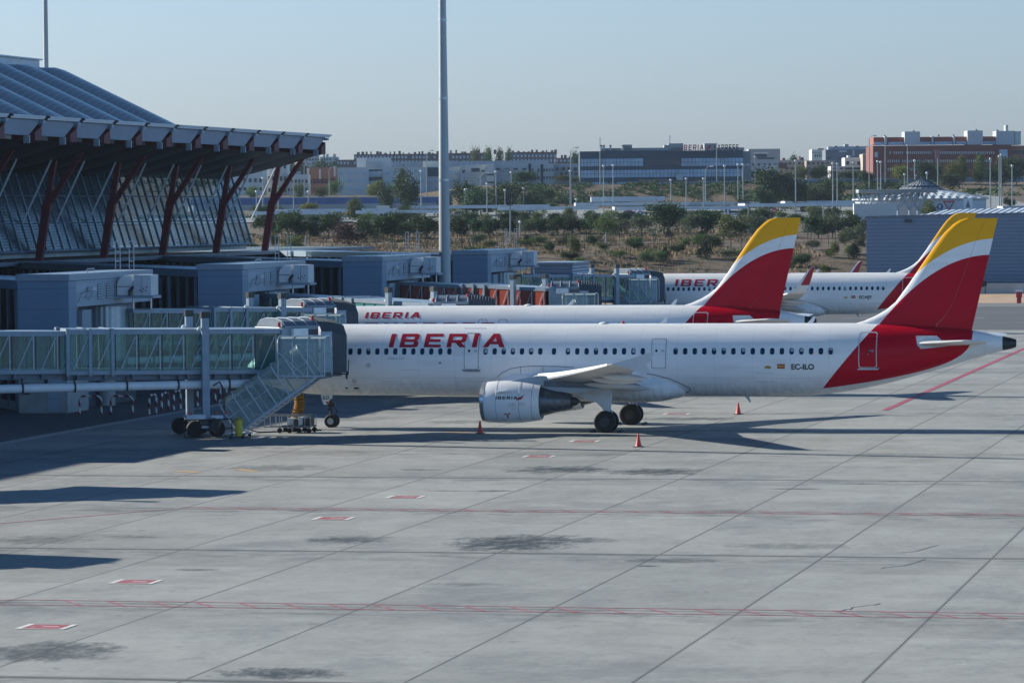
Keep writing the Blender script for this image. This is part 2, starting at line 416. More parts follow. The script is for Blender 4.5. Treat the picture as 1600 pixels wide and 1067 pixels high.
base = mixc(nt, mth(nt, 'MULTIPLY', near, ramp(nt, sm_, [(.46, 0.0), (.62, .75)])), base, (.07, .085, .09, 1))
lt = noise(nt, mapping(nt, co, (.5, .4, 1), (0, 0, 0), (31, 5, 0)), .5, 8, .72)
base = mixc(nt, ramp(nt, lt, [(.52, 0.0), (.72, .35)]), base, (.42, .415, .375, 1))
js = mth(nt, 'ADD', mth(nt, 'MULTIPLY', jl, .95), mth(nt, 'MULTIPLY', jw, .16), clamp=True)
js = mth(nt, 'MAXIMUM', js, mth(nt, 'MULTIPLY', jw2, .95)); js = mth(nt, 'MAXIMUM', js, mth(nt, 'MULTIPLY', jw3, .6))
js = mth(nt, 'MULTIPLY', js, mth(nt, 'MULTIPLY_ADD', mid, .8, .5), clamp=True)
base = mixc(nt, js, base, (.05, .052, .055, 1))
nt.links.new(base, p.inputs['Base Color']); p.inputs['Roughness'].default_value = .82; p.inputs['Specular IOR Level'].default_value = .3
b = N(nt, 'ShaderNodeBump'); b.inputs['Strength'].default_value = .25; b.inputs['Distance'].default_value = .02
nt.links.new(fine, b.inputs['Height']); nt.links.new(b.outputs[0], p.inputs['Normal'])
M['apron'] = m
sheet('apron', [(-72, -40), (220, -40), (220, 389.5), (-72, 389.5)], .02, m, 'pale concrete apron of large jointed slabs with oil stains')

def asphalt(name, col, sc=1.0):
    m, nt, p, out = newmat(name); co = coords(nt)
    n1 = noise(nt, mapping(nt, co, (.08, 1, 1)), .12*sc, 6, .6); n2 = noise(nt, co, 3, 5, .7)
    c = ramp(nt, n1, [(.3, tuple(x*.75 for x in col)+(1,)), (.7, tuple(x*1.3 for x in col)+(1,))])
    c = mixc(nt, .25, c, ramp(nt, n2, [(.3, .03), (.7, .12)]))
    nt.links.new(c, p.inputs['Base Color']); p.inputs['Roughness'].default_value = .85
    return m
M['asphalt'] = asphalt('asphalt', (.085, .085, .09)); M['asphalt_worn'] = asphalt('asphalt_worn', (.19, .19, .185))
sheet('service_road', [(-140, -40), (-72.9, -40), (-72.9, 389.5), (-140, 389.5)], .016, M['asphalt'], 'dark asphalt service road along the terminal')
sheet('road_edge_strip', [(-72.9, -40), (-72, -40), (-72, 389.5), (-72.9, 389.5)], .026, mat('edge_strip', (.50, .47, .43, 1), .8, 0, .2, 1.5), 'pale kerb strip between road and apron')
sheet('taxiway', [(-200, 389.5), (320, 389.5), (320, 480), (-200, 480)], .018, M['asphalt'], 'grey asphalt taxiway behind the parked aircraft')
sheet('taxiway_shoulder', [(-200, 480), (320, 480), (320, 497), (-200, 497)], .022, M['asphalt_worn'], 'lighter worn asphalt strip beyond the taxiway')
sheet('sand_strip', [(-200, 497), (320, 497), (320, 548), (-200, 548)], .03, mat('sandy_verge', (.42, .30, .20, 1), .9, 0, .25, .4), 'sandy verge in front of the hangar wall')
# painted markings, each its own thin sheet
def strip(mb, a, b, w, z=.030):
    ax, ay = a; bx, by = b; L = math.hypot(bx-ax, by-ay); nx, ny = -(by-ay)/L*w/2, (bx-ax)/L*w/2
    mb.add([(ax+nx, ay+ny, z), (ax-nx, ay-ny, z), (bx-nx, by-ny, z), (bx+nx, by+ny, z)], [(0, 1, 2, 3)])
def worn(name, col, lo=.50, hi=.68):
    m, nt, p, out = newmat(name); co = coords(nt)
    n1 = noise(nt, co, 2.5, 6, .75)
    nt.links.new(mixc(nt, ramp(nt, n1, [(lo, .12), (hi, 1.0)]), col, (.33, .33, .33, 1)), p.inputs['Base Color']); p.inputs['Roughness'].default_value = .8
    return m
M['red_line'] = worn('worn_red_paint', (.40, .06, .10, 1)); M['red_fresh'] = worn('red_line_paint', (.36, .015, .07, 1), .55, .75)
M['white_line'] = worn('worn_white_paint', (.72, .72, .70, 1), .55, .7); M['yellow_line'] = worn('worn_yellow_paint', (.55, .33, .08, 1))
def marking(name, segs, w, mt, label, z=.030):
    mb = MB()
    for a, b in segs: strip(mb, a, b, w, z)
    o = mb.build(name, mt, fix=False)
    for pl in o.data.polygons:
        if pl.normal.z < 0: pl.flip()
    return tag(o, label, None, kind='structure')
def hatch(v0, v1, u0, u1, pitch, lean, w, nm, label):
    segs = [((u0, v0), (u1, v0)), ((u0, v1), (u1, v1))]
    u = u0+1
    while u < u1-pitch:
        segs.append(((u, v1), (u+lean, v0))); u += pitch
    return marking(nm, segs, w, M['red_line'], label)

# pale paved car park, following the ground
mb = MB(); vs = []; fs = []; DD = [862+9*i for i in range(22)]; XX = [-95+5*i for i in range(45)]
for D in DD:
    for X in XX:
        u, v = XD(X, D); vs.append((u, v, T(X, D)+.18))
nX = len(XX)
for i in range(len(DD)-1):
    for k in range(nX-1): fs.append((i*nX+k, i*nX+k+1, (i+1)*nX+k+1, (i+1)*nX+k))
mb.add(vs, fs); o = mb.build('car_park', mat('car_park_paving', (.24, .25, .25, 1), .85, 0, .2, .05), smooth=True, fix=False); tag(o, 'pale grey paving of the car park below the elevated road', None, kind='structure')
# ------------------------------------------------------------------ markings on the apron
hatch(117.2, 118.7, -42, 6, 1.47, 1.1, .10, 'red_hatched_line', 'thin red double line with slanted hatching across the near apron')
hatch(156.1, 157.1, -49, 6, 1.40, 1.0, .10, 'red_hatched_line', 'thin red double line with slanted hatching farther up the apron')
marking('red_boundary_line', [((-42, 117.2), (-49, 116.2)), ((-42, 118.7), (-49, 117.4)), ((-49, 156.1), (-54, 147.5)), ((-54, 147.5), (-60, 138))], .12, M['red_line'], 'thin curving red lines at the left end of the hatching', .032)
marking('red_stand_line', [((-28.6, 236.2), (-28.9, 372))], .42, M['red_fresh'], 'solid red line running away past the tail of the nearest airliner', .034)
marking('yellow_dashes', [((-56, 179), (-54.6, 178)), ((-53.4, 180.5), (-52, 179)), ((-50.5, 211.5), (-48.9, 211.5)), ((-48.2, 205), (-46.8, 205))], .5, M['yellow_line'], 'faded yellow dashes left of the oil patch', .032)
marking('taxiway_dashes', [((-33+12*i, 431), (-29+12*i, 431)) for i in range(-4, 8)], .35, M['white_line'], 'short white dashes on the taxiway behind the tails')
mb1 = MB(); mb2 = MB()
for (cx, cy) in [(-38.9, 111.0), (-40.6, 125.0), (-40.9, 151.9), (-40.8, 163.6), (-40.7, 191.2), (-40.9, 204.0), (-40.7, 231.5)]:
    x0, x1, y0, y1 = cx-.58, cx+.58, cy-.58, cy+.58
    mb1.add([(x0, y0, .036), (x1, y0, .036), (x1, y1, .036), (x0, y1, .036)], [(0, 1, 2, 3)])
    for a, b, c_, d in ((x0-.2, x0-.02, y0-.1, y1+.1), (x1+.02, x1+.2, y0-.1, y1+.1), (x0-.02, x1+.02, y0-.12, y0-.02)):
        mb2.add([(a, c_, .036), (b, c_, .036), (b, d, .036), (a, d, .036)], [(0, 1, 2, 3)])
    mb2.add([(cx-.1, cy-.05, .038), (cx+.4, cy-.05, .038), (cx+.4, cy+.06, .038), (cx-.1, cy+.06, .038)], [(0, 1, 2, 3)])
tag(mb1.build('red_marking', worn('red_square_paint', (.34, .03, .05, 1), .50, .68), fix=False), 'row of small red painted rectangles leading away across the apron', None, kind='structure')
tag(mb2.build('white_marking', M['white_line'], fix=False), 'white edges of the red painted rectangles', None, kind='structure')
# cracks
mb = MB(); rnd = random.Random(3)
for (px, py) in [(1310, 958), (1375, 890), (1400, 865)]:
    x, y = gnd(px, py); pts = [(x, y)]
    for i in range(9): pts.append((pts[-1][0]+rnd.uniform(-.02, .22), pts[-1][1]+rnd.uniform(-.1, .75)))
    for a, b in zip(pts, pts[1:]): strip(mb, a, b, .05, .028)
tag(mb.build('crack', M['asphalt'], fix=False), 'fine dark cracks in the concrete slabs at the right', None, kind='structure')

# ------------------------------------------------------------------ lettering
def glyphs():
    G = {}
    G['I'] = (46, [[(0, 0), (46, 0), (46, 125), (0, 125)]])
    G['B'] = (178, [[(0, 0), (152, 0), (168, 5), (178, 18), (178, 44), (172, 56), (158, 64), (170, 71), (174, 82), (174, 106), (166, 119), (150, 125), (0, 125)],
                    [(45, 26), (45, 50), (126, 50), (133, 46), (133, 30), (126, 26)], [(45, 75), (45, 99), (124, 99), (130, 95), (130, 79), (124, 75)]])
    G['E'] = (165, [[(0, 0), (165, 0), (165, 26), (45, 26), (45, 50), (152, 50), (152, 75), (45, 75), (45, 99), (165, 99), (165, 125), (0, 125)]])
    G['R'] = (188, [[(0, 0), (45, 0), (45, 42), (78, 42), (128, 0), (188, 0), (136, 43), (160, 46), (174, 56), (178, 68), (178, 102), (170, 118), (152, 125), (0, 125)],
                    [(45, 68), (45, 99), (128, 99), (134, 94), (134, 73), (128, 68)]])
    G['A'] = (214, [[(0, 0), (50, 0), (70, 28), (144, 28), (164, 0), (214, 0), (136, 125), (78, 125)], [(87, 53), (107, 92), (127, 53)]])
    G['X'] = (190, [[(0, 0), (55, 0), (95, 38), (135, 0), (190, 0), (123, 64), (185, 125), (130, 125), (95, 90), (60, 125), (5, 125), (67, 64)]])
    G['P'] = (178, [[(0, 0), (45, 0), (45, 38), (152, 38), (170, 46), (178, 60), (178, 103), (170, 118), (152, 125), (0, 125)], [(45, 63), (45, 99), (128, 99), (134, 94), (134, 68), (128, 63)]])
    G['S'] = (172, [[(0, 0), (150, 0), (166, 7), (172, 20), (172, 54), (166, 68), (150, 74), (45, 74), (45, 99), (165, 99), (165, 125), (22, 125), (6, 118), (0, 105), (0, 70), (6, 56), (22, 50), (127, 50), (127, 26), (0, 26)]])
    return G
GL = glyphs()
def word_curve(word, h, gap=58, shear=.10, adv=None):
    """flat filled mesh data (x, z) of a word in heavy wide capitals of height h; returns verts, faces, width"""
    cu = bpy.data.curves.new('w', 'CURVE'); cu.dimensions = '2D'; cu.fill_mode = 'BOTH'
    x = 0; k = h/125
    for ch in word:
        wd, polys = GL[ch]
        for pl in polys:
            sp = cu.splines.new('POLY'); sp.points.add(len(pl)-1); sp.use_cyclic_u = True
            for p, (a, b) in zip(sp.points, pl): p.co = ((x+a+b*shear)*k, b*k, 0, 1)
        x += wd+gap
    return curve_data(cu), (x-gap)*k
def curve_data(cu):
    ob = bpy.data.objects.new('w', cu); COL.objects.link(ob)
    dg = bpy.context.evaluated_depsgraph_get(); dg.update()
    me = bpy.data.meshes.new_from_object(ob.evaluated_get(dg))
    vs = [(v.co.x, v.co.y) for v in me.vertices]; fs = [tuple(p.vertices) for p in me.polygons]
    bpy.data.objects.remove(ob); bpy.data.meshes.remove(me)
    return vs, fs
def text_data(body, size, offset=.0, shear=0, sx=1.0):
    cu = bpy.data.curves.new('t', 'FONT'); cu.body = body; cu.size = size; cu.offset = offset; cu.shear = shear; cu.fill_mode = 'BOTH'; cu.dimensions = '2D'
    vs, fs = curve_data(cu)
    return [(a*sx, b) for a, b in vs], fs

def cut_strips(vs, fs, step):
    """slice a flat mesh into horizontal strips so that it can follow a curved surface"""
    bm = bmesh.new()
    bv = [bm.verts.new((a, b, 0)) for a, b in vs]
    for f in fs:
        try: bm.faces.new([bv[i] for i in f])
        except ValueError: pass
    z0 = min(b for a, b in vs); z1 = max(b for a, b in vs); z = z0+step
    while z < z1:
        geom = list(bm.verts)+list(bm.edges)+list(bm.faces)
        bmesh.ops.bisect_plane(bm, geom=geom, dist=1e-5, plane_co=(0, z, 0), plane_no=(0, 1, 0)); z += step
    bm.verts.ensure_lookup_table(); bm.verts.index_update()
    r = [(v.co.x, v.co.y) for v in bm.verts], [tuple(v.index for v in f.verts) for f in bm.faces]
    bm.free(); return r

# ------------------------------------------------------------------ airliner
ZC, RZ, RY = 3.93, 2.05, 1.975
def side_y(z, out=.012):
    t = (z-ZC)/RZ
    return -(RY*math.sqrt(max(0, 1-t*t))+out)
def livery(name, L, plain=False):
    m, nt, p, out = newmat(name)
    co = coords(nt); sep = N(nt, 'ShaderNodeSeparateXYZ'); nt.links.new(co, sep.inputs[0])
    x, z = sep.outputs[0], sep.outputs[2]
    xr = mth(nt, 'SUBTRACT', x, L)
    # fin curves
    t1 = mth(nt, 'ADD', xr, 1.4); c1 = mth(nt, 'MULTIPLY_ADD', mth(nt, 'MULTIPLY', t1, t1), -.0995, 9.76)
    t2 = mth(nt, 'ADD', xr, 1.1); c2 = mth(nt, 'MULTIPLY_ADD', mth(nt, 'MULTIPLY', t2, t2), -.0965, 10.66)
    infin = mth(nt, 'GREATER_THAN', z, 5.9)
    redfin = mth(nt, 'MULTIPLY', infin, mth(nt, 'LESS_THAN', z, c1))
    gold = mth(nt, 'GREATER_THAN', z, c2); gold = mth(nt, 'MULTIPLY', gold, infin); gold = mth(nt, 'MULTIPLY', gold, mth(nt, 'GREATER_THAN', z, 8.6))
    zz = mth(nt, 'SUBTRACT', z, 2.18)
    lin = mth(nt, 'MULTIPLY_ADD', mth(nt, 'SUBTRACT', z, 2.18), .848, -10.85)
    redf = mth(nt, 'GREATER_THAN', xr, lin)
    q = mth(nt, 'MAXIMUM', mth(nt, 'SUBTRACT', 5.63, z), 0)
    tailb = mth(nt, 'MULTIPLY_ADD', mth(nt, 'POWER', q, 3.1), -.21, -2.38)
    redf = mth(nt, 'MULTIPLY', redf, mth(nt, 'LESS_THAN', xr, tailb))
    red = mth(nt, 'ADD', mth(nt, 'MULTIPLY', redf, mth(nt, 'SUBTRACT', 1, infin)), redfin, clamp=True)
    n1 = noise(nt, mapping(nt, co, (.6, .6, 1.5)), .6, 5, .6)
    dirt = noise(nt, mapping(nt, co, (.25, 1, 2.2)), 1.3, 6, .65)
    white = ramp(nt, n1, [(.3, (.80, .81, .815, 1)), (.7, (.85, .855, .86, 1))])
    white = mixc(nt, ramp(nt, dirt, [(.46, 0.0), (.78, .38)]), white, (.48, .48, .46, 1))
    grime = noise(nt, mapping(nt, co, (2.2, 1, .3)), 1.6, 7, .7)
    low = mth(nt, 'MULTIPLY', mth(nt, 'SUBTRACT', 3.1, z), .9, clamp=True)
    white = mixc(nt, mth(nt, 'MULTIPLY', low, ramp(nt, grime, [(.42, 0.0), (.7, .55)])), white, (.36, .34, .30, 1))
    # frame seams every 2.14 m and lap joint lines, very faint
    fr = mth(nt, 'FRACT', mth(nt, 'DIVIDE', x, 2.14))
    seam = mth(nt, 'LESS_THAN', fr, .010)
    sz = mth(nt, 'LESS_THAN', mth(nt, 'ABSOLUTE', mth(nt, 'SUBTRACT', z, 5.35)), .012)
    sz2 = mth(nt, 'LESS_THAN', mth(nt, 'ABSOLUTE', mth(nt, 'SUBTRACT', z, 2.95)), .012)
    sm = mth(nt, 'MULTIPLY', mth(nt, 'ADD', mth(nt, 'ADD', seam, sz), sz2, clamp=True), .30)
    white = mixc(nt, sm, white, (.35, .38, .42, 1))
    redc = ramp(nt, n1, [(.3, (.44, .001, .016, 1)), (.7, (.50, .002, .022, 1))])
    goldc = ramp(nt, n1, [(.3, (.86, .40, .010, 1)), (.7, (.90, .43, .012, 1))])
    c = white
    if not plain:
        c = mixc(nt, red, c, redc); c = mixc(nt, gold, c, goldc)
    nt.links.new(c, p.inputs['Base Color']); p.inputs['Roughness'].default_value = .32
    p.inputs['Specular IOR Level'].default_value = .12
    return m

def airfoil(n=10, t=.11):
    up = []; 
    for i in range(n+1):
        s = (1-math.cos(PI*i/n))/2
        y = 5*t*(.2969*math.sqrt(s)-.126*s-.3516*s*s+.2843*s**3-.1015*s**4)
        up.append((s, y))
    lo = [(s, -y*.75) for s, y in up[1:-1]][::-1]
    return up+lo                       # closed loop from LE over the top to TE and back

def airliner(name, label, L, gear, loc, neo=False, sharklet=False, words=(), reg='', near_text=True, doors=(), wins=(), exits=(), gear_detail=True):
    P = thing(name, label, 'airliner', loc, 'red and white airliners on their stands')
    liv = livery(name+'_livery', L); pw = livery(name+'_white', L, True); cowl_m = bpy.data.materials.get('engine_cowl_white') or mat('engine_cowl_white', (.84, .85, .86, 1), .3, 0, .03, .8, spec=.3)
    g = gear                          # x of the main gear
    # fuselage
    sec = [(0, 3.42, 3.36, .04), (.12, 3.68, 3.10, .32), (.35, 3.92, 2.88, .58), (.8, 4.22, 2.62, .90), (1.4, 4.55, 2.38, 1.2), (2.0, 4.92, 2.22, 1.43),
           (2.5, 5.25, 2.12, 1.58), (3.1, 5.57, 2.03, 1.73), (3.9, 5.82, 1.95, 1.86), (4.8, 5.94, 1.90, 1.94), (6.0, 5.98, 1.88, 1.975)]
    xt = L-12.6; x = 8.0
    while x < xt: sec.append((x, 5.98, 1.88, 1.975)); x += 2
    sec += [(xt, 5.98, 1.88, 1.975), (L-11.6, 5.98, 1.90, 1.965), (L-10.6, 5.98, 1.99, 1.94), (L-9.4, 5.975, 2.16, 1.88), (L-8.2, 5.96, 2.38, 1.79), (L-7, 5.92, 2.65, 1.66),
            (L-5.8, 5.85, 2.97, 1.48), (L-4.6, 5.76, 3.31, 1.25), (L-3.4, 5.66, 3.66, .98), (L-2.4, 5.56, 3.97, .75), (L-1.6, 5.44, 4.20, .56), (L-.75, 5.24, 4.42, .40)]
    n = 72
    def ring(s_, k=1.0):
        x, a, b, hw = s_; zc = (a+b)/2; rz = (a-b)/2
        return [(x, k*hw*math.sin(2*PI*i/n), zc+k*rz*math.cos(2*PI*i/n)) for i in range(n)]
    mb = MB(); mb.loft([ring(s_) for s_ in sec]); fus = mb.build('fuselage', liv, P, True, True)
    mb = MB(); mb.loft([ring((L-.76, 5.23, 4.43, .39)), ring((L-.3, 5.13, 4.52, .31)), ring((L-.02, 5.05, 4.62, .2)), ring((L-.1, 4.98, 4.68, .12))])
    mb.build('tail_cone_exhaust', M['dark'], P, True, True)
    # cockpit windows
    for sy in (-1, 1):
        for (x0, x1, za, zb_, y0, y1) in ((1.75, 2.25, 4.45, 4.92, .55, .5), (2.3, 2.9, 4.45, 5.0, 1.2, .95), (2.98, 3.5, 4.45, 5.0, 1.58, 1.35)):
            mb = MB(); mb.add([(x0-.15, sy*(y0-.0), za), (x1-.0, sy*(y0+.22), za), (x1+.1, sy*(y1+.22), zb_), (x0+.25, sy*y1, zb_)], [(0, 1, 2, 3)]); mb.build('cockpit_window', M['window_dark'], P, False, True)
    # belly fairing
    mb = MB(); prof = [(g-7.2, .02, 3.0), (g-6.8, .5, 2.85), (g-5.8, .8, 2.75), (g-4.4, .93, 2.65), (g-2.5, .97, 2.6), (g-.5, .97, 2.52), (g+1.2, .92, 2.45), (g+2.6, .76, 2.38), (g+3.6, .5, 2.32), (g+4.2, .24, 2.28), (g+4.4, .02, 2.25)]
    rings = []
    for (x, k, zc) in prof:
        ring_ = []
        for i in range(40):
            a = 2*PI*i/40; cy, cz = math.cos(a), math.sin(a)
            ring_.append((x, (1.75*min(1, k*1.6)+.36*k)*abs(cy)**.8*(1 if cy > 0 else -1), zc+1.05*k*abs(cz)**.8*(1 if cz > 0 else -1)))
        rings.append(ring_)
    mb.loft(rings); mb.build('belly_fairing', pw, P, True, True)
    # fairing seams
    mb = MB()
    def onside(x, z, o=.02): return (x, side_y(z, o), z)
    pts = [(g-6.7, 3.0), (g-6.4, 3.25), (g-5.9, 3.48), (g-5.3, 3.6), (g-4.4, 3.64), (g-3.2, 3.62), (g-2.2, 3.56)]
    mb.tube([onside(a, b) for a, b in pts], .018, 4); mb.build('fairing_seam', M['seam'], P, False, True)
    for a, b0, b1 in ((g-5.3, 3.2, 3.6), (g-4.0, 3.3, 3.64)): mb = MB(); mb.tube([onside(a, b0), onside(a, b1)], .014, 4); mb.build('fairing_seam', M['seam'], P, False, True)
    mb = MB()
    pts = [(g+1.6, 3.25), (g+2.4, 3.14), (g+3.2, 2.92), (g+3.9, 2.62), (g+4.35, 2.34), (g+4.3, 2.2), (g+4.0, 2.1)]
    mb.tube([onside(a, b, .03) for a, b in pts], .022, 4)
    mb.build('fairing_seam', M['seam'], P, False, True)
    # fin and rudder
    LE = [(-9.2, 5.9), (-8.5, 6.1), (-7.8, 6.40), (-7.25, 6.72), (-6.73, 7.14), (-6.0, 8.12), (-5.3, 9.15), (-4.58, 10.2), (-4.0, 10.98), (-3.5, 11.45), (-3.15, 11.68), (-2.75, 11.80)]
    zs = [5.0]+[b for a, b in LE]
    def te(z): return -2.47+(z-5.6)*(1.45/6.16)
    af = airfoil(10, .10)
    def finring(z, le, s0, s1):
        c_ = te(z)-le; res = []
        pts_ = [(s, y) for s, y in af]
        up = [(s, y) for s, y in pts_[:11]]; 
        def Y(s):
            for (a, ya), (b, yb) in zip(up, up[1:]):
                if s <= b: return ya+(yb-ya)*(s-a)/(b-a)
            return 0.001
        ss = [s0+(s1-s0)*(1-math.cos(PI*i/8))/2 for i in range(9)]
        cc = min(c_, 5.2)
        top_ = [(L+le+c_*s, -min(.27, Y(s)*cc)-.004, z) for s in ss]; bot = [(L+le+c_*s, min(.27, Y(s)*cc)+.004, z) for s in ss[::-1]]
        return top_+bot
    rows = [(5.0, -9.2)]+[(b, a) for a, b in LE]
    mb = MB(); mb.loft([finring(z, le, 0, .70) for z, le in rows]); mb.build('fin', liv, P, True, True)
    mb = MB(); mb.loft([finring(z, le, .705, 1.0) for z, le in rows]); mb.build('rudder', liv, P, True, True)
    # wings
    afw = airfoil(12, .115)
    xw = g-4.95
    ys = [1.0, 2.0, 4.0, 5.75, 6.4, 8, 10, 12, 14, 15.5, 16.5]
    def wle(y): return xw+.515*(y-2)
    def wte(y): return g+1.65 if y < 6.4 else g+1.65+(y-6.4)*(2.55/10.1)
    def wz(y): return 2.82+.078*(y-1.5)+.0014*max(0, y-2)**2
    for s_ in (-1, 1):
        mb = MB(); rings = []
        for y in ys:
            c_ = wte(y)-wle(y); tk = 1.15 if y < 6 else .95
            tw = (3.2-y*.22)*PI/180
            r_ = []
            for (a, b) in afw:
                dx, dz = a*c_, b*c_*tk-.015*math.sin(PI*a)*0
                r_.append((wle(y)+dx, s_*y, wz(y)+dz-dx*math.sin(tw)))
            rings.append(r_)
        y = 16.7; rings.append([(wle(y)+a*(wte(y)-wle(y))+.05, s_*y, wz(y)+b*.6) for a, b in afw])
        mb.loft(rings); wing = mb.build('wing', M['wing_grey'], P, True, True)
        # bright slat strip along the leading edge
        mb = MB(); rr = []
        for y in ys[2:]:
            c_ = wte(y)-wle(y); x0 = wle(y)-.02
            rr.append([(x0, s_*y, wz(y)-.02), (x0+.02*c_, s_*y, wz(y)+.052*c_*.95), (x0+.10*c_, s_*y, wz(y)+.058*c_), (x0+.10*c_, s_*y, wz(y)+.03*c_), (x0+.02*c_, s_*y, wz(y)-.045*c_*.6)])
        mb.loft(rr); sl_ = mb.build('slat', M['white_paint'], wing, True, True)
        # flap track fairings
        for y, ln in ((3.0, 2.6), (6.2, 3.2), (9.2, 2.9), (12.2, 2.5)):
            mb = MB(); xe = wte(y)+.75; xs = xe-ln; zz_ = wz(y)-.28-(.12 if y < 7 else 0)
            mb.loft([[(xs+ln*q, s_*(y)+.17*kk*math.cos(2*PI*i/12), zz_-.12*q+.20*kk*math.sin(2*PI*i/12)) for i in range(12)] for q, kk in ((0, .05), (.12, .6), (.35, 1), (.65, .95), (.88, .5), (1, .06))])
            mb.build('flap_fairing', M['wing_grey'], wing, True, True)
        # flap gap line on the underside
        mb = MB(); pts = []
        for y in (2.2, 6.4, 12.6):
            c_ = wte(y)-wle(y); pts.append((wle(y)+.74*c_, s_*y, wz(y)-.05*c_-.74*c_*math.sin((3.2-y*.22)*PI/180)-.03))
        mb.tube(pts, .03, 4); mb.build('flap_gap', M['seam'], wing, False, True)
        # wing tip
        mb = MB(); yt = 16.72; z0 = wz(yt); xl = wle(yt); xe = wte(yt)
        if sharklet:
            pr = [(16.6, 0, xl-.05, xe), (16.95, .10, xl+.25, xe+.10), (17.25, .35, xl+.6, xe+.28), (17.45, .8, xl+1.0, xe+.5), (17.6, 1.5, xl+1.5, xe+.75), (17.75, 2.3, xl+2.1, xe+1.0), (17.82, 2.55, xl+2.45, xe+1.1)]
            for (z_a, z_b, mt_, nm) in ((0, 4, M['white_paint'], 'sharklet'),):
                rr = []
                for (y, dz, a, b) in pr:
                    nrm = .05 if dz < .3 else .035
                    rr.append([(a, s_*y, z0+dz), ((a*2+b)/3, s_*(y-.6*nrm), z0+dz+nrm*.8), (b, s_*y, z0+dz), ((a*2+b)/3, s_*(y+.6*nrm), z0+dz-nrm*.8)])
                mb.loft(rr); shk = mb.build(nm, mt_, wing, False, True)
            mb = MB(); rr = []
            for sgn in (-1, 1):
                for (y, dz, a, b) in pr[3:]:
                    fr_ = .30 if sgn < 0 else .55
                    a2 = a+(b-a)*.28
                    if sgn == -1: rr.append([(a2, s_*(y+.03), z0+dz), (b-.01, s_*(y+.03), z0+dz), (b-.01, s_*(y-.03), z0+dz), (a2, s_*(y-.03), z0+dz)])
            mb.loft(rr); mb.build('sharklet_marking', M['logo_red'], shk, False, True)
        else:
            poly = [(xl+.15, z0+.05), (xl+1.2, z0+.32), (xe+.85, z0+.74), (xe+.70, z0+.30), (xe+.42, z0+.02), (xe+.62, z0-.42), (xe+.2, z0-.52), (xe-.5, z0-.20)]
            mb.prism(poly, 'y', s_*yt-.03, s_*yt+.03)
            mb.build('wing_fence', M['light_grey'], wing, False, True)
        # engine
        ec = 5.75*s_; ez = 1.80; ex = g-6.62; k = 1.0
        big = 1.10 if neo else 1.0
        mb = MB(); mb.lathe((ex, ec, ez), [(.86*big, .55), (.90*big, .2), (.98*big, .02), (1.06*big, .05), (1.12*big, .25), (1.17*big, .8), (1.185*big, 1.4), (1.16*big, 2.1), (1.09*big, 2.75), (1.0*big, 3.35), (.95*big, 3.36), (.93*big, 2.9)], 'x', 48, False)
        nac = mb.build('engine', cowl_m, P, True, True)
        mb = MB(); mb.lathe((ex-.012, ec, ez), [(.86*big, .5), (.91*big, .17), (.985*big, .0), (1.07*big, .035), (1.135*big, .26)], 'x', 48, False); mb.build('inlet_lip', M['lip_metal'], nac, True, True)
        mb = MB(); mb.lathe((ex, ec, ez), [(.87*big, .5), (.85*big, .9), (.02, .92)], 'x', 40, False); mb.build('fan', M['dark'], nac, True, True)
        mb = MB(); mb.lathe((ex, ec, ez), [(.01, .55), (.12, .62), (.25, .8), (.3, .95)], 'x', 20, False); mb.build('spinner', M['steel'], nac, True, True)
        mb = MB(); mb.lathe((ex, ec, ez+.03), [(.90*big, 2.6), (.82, 3.25), (.78, 3.42), (.76, 3.6), (.62, 4.1), (.45, 4.95), (.40, 5.05), (.38, 5.0), (.3, 4.9)], 'x', 36, False); mb.build('core_cowl', M['core_metal'], nac, True, True)
        mb = MB(); mb.lathe((ex, ec, ez+.03), [(.3, 4.85), (.22, 5.3), (.02, 5.55)], 'x', 20, False); mb.build('exhaust_plug', M['dark'], nac, True, True)
        for xx in (.95, 2.25, 2.95):
            mb = MB(); mb.lathe((ex, ec, ez), [({.95: 1.176, 2.25: 1.153, 2.95: 1.063}[xx]*big, xx), ({.95: 1.186, 2.25: 1.160, 2.95: 1.066}[xx]*big, xx+.012), ({.95: 1.178, 2.25: 1.148, 2.95: 1.058}[xx]*big, xx+.024)], 'x', 48, False)
            mb.build('cowl_seam', M['greyink'], nac, True, True)
        poly = [(ex+1.5, ez+1.13), (ex+2.2, ez+1.30), (ex+3.2, ez+1.46), (ex+4.6, ez+1.42), (ex+6.6, ez+1.16), (ex+6.6, ez+.70), (ex+5.4, ez+.52), (ex+4.2, ez+.60), (ex+3.3, ez+.85)]
        mb = MB(); mb.prism(poly, 'y', ec-.19, ec+.19); py_ = mb.build('pylon', M['vent_clad'], nac, False, True)
        mb = MB(); mb.prism([(ex+3.5, ez+1.20), (ex+6.55, ez+1.08), (ex+6.55, ez+.78), (ex+5.0, ez+.80), (ex+3.5, ez+.86)], 'y', ec-.20, ec+.20); mb.build('pylon_panel', M['bridge_dark'], py_, False, True)
        if s_ < 0:
            # logo word + leaf + strake on the cowl
            (vs_, fs_), wdt = word_curve('IBERIA', .165, 58, .10)
            def cowl(x, z): 
                rr_ = 1.19*big; dz_ = z-ez; return (x, ec-math.sqrt(max(.01, rr_*rr_-dz_*dz_))-.012, z)
            vs2, fs2 = cut_strips(vs_, fs_, .06)
            mb = MB(); mb.add([cowl(ex+.98+a*.83, 2.00+b) for a, b in vs2], fs2); mb.build('lettering', M['ink'], nac, False, True, fix=False)
            leaf = [(2.12, 1.93), (2.22, 1.97), (2.38, 1.99), (2.48, 2.06), (2.54, 2.18), (2.40, 2.15), (2.27, 2.09), (2.18, 2.02)]
            mb = MB(); mb.add([cowl(ex+a, b) for a, b in leaf], [tuple(range(len(leaf)))]); mb.build('leaf_emblem', M['logo_red'], nac, False, True, fix=False)
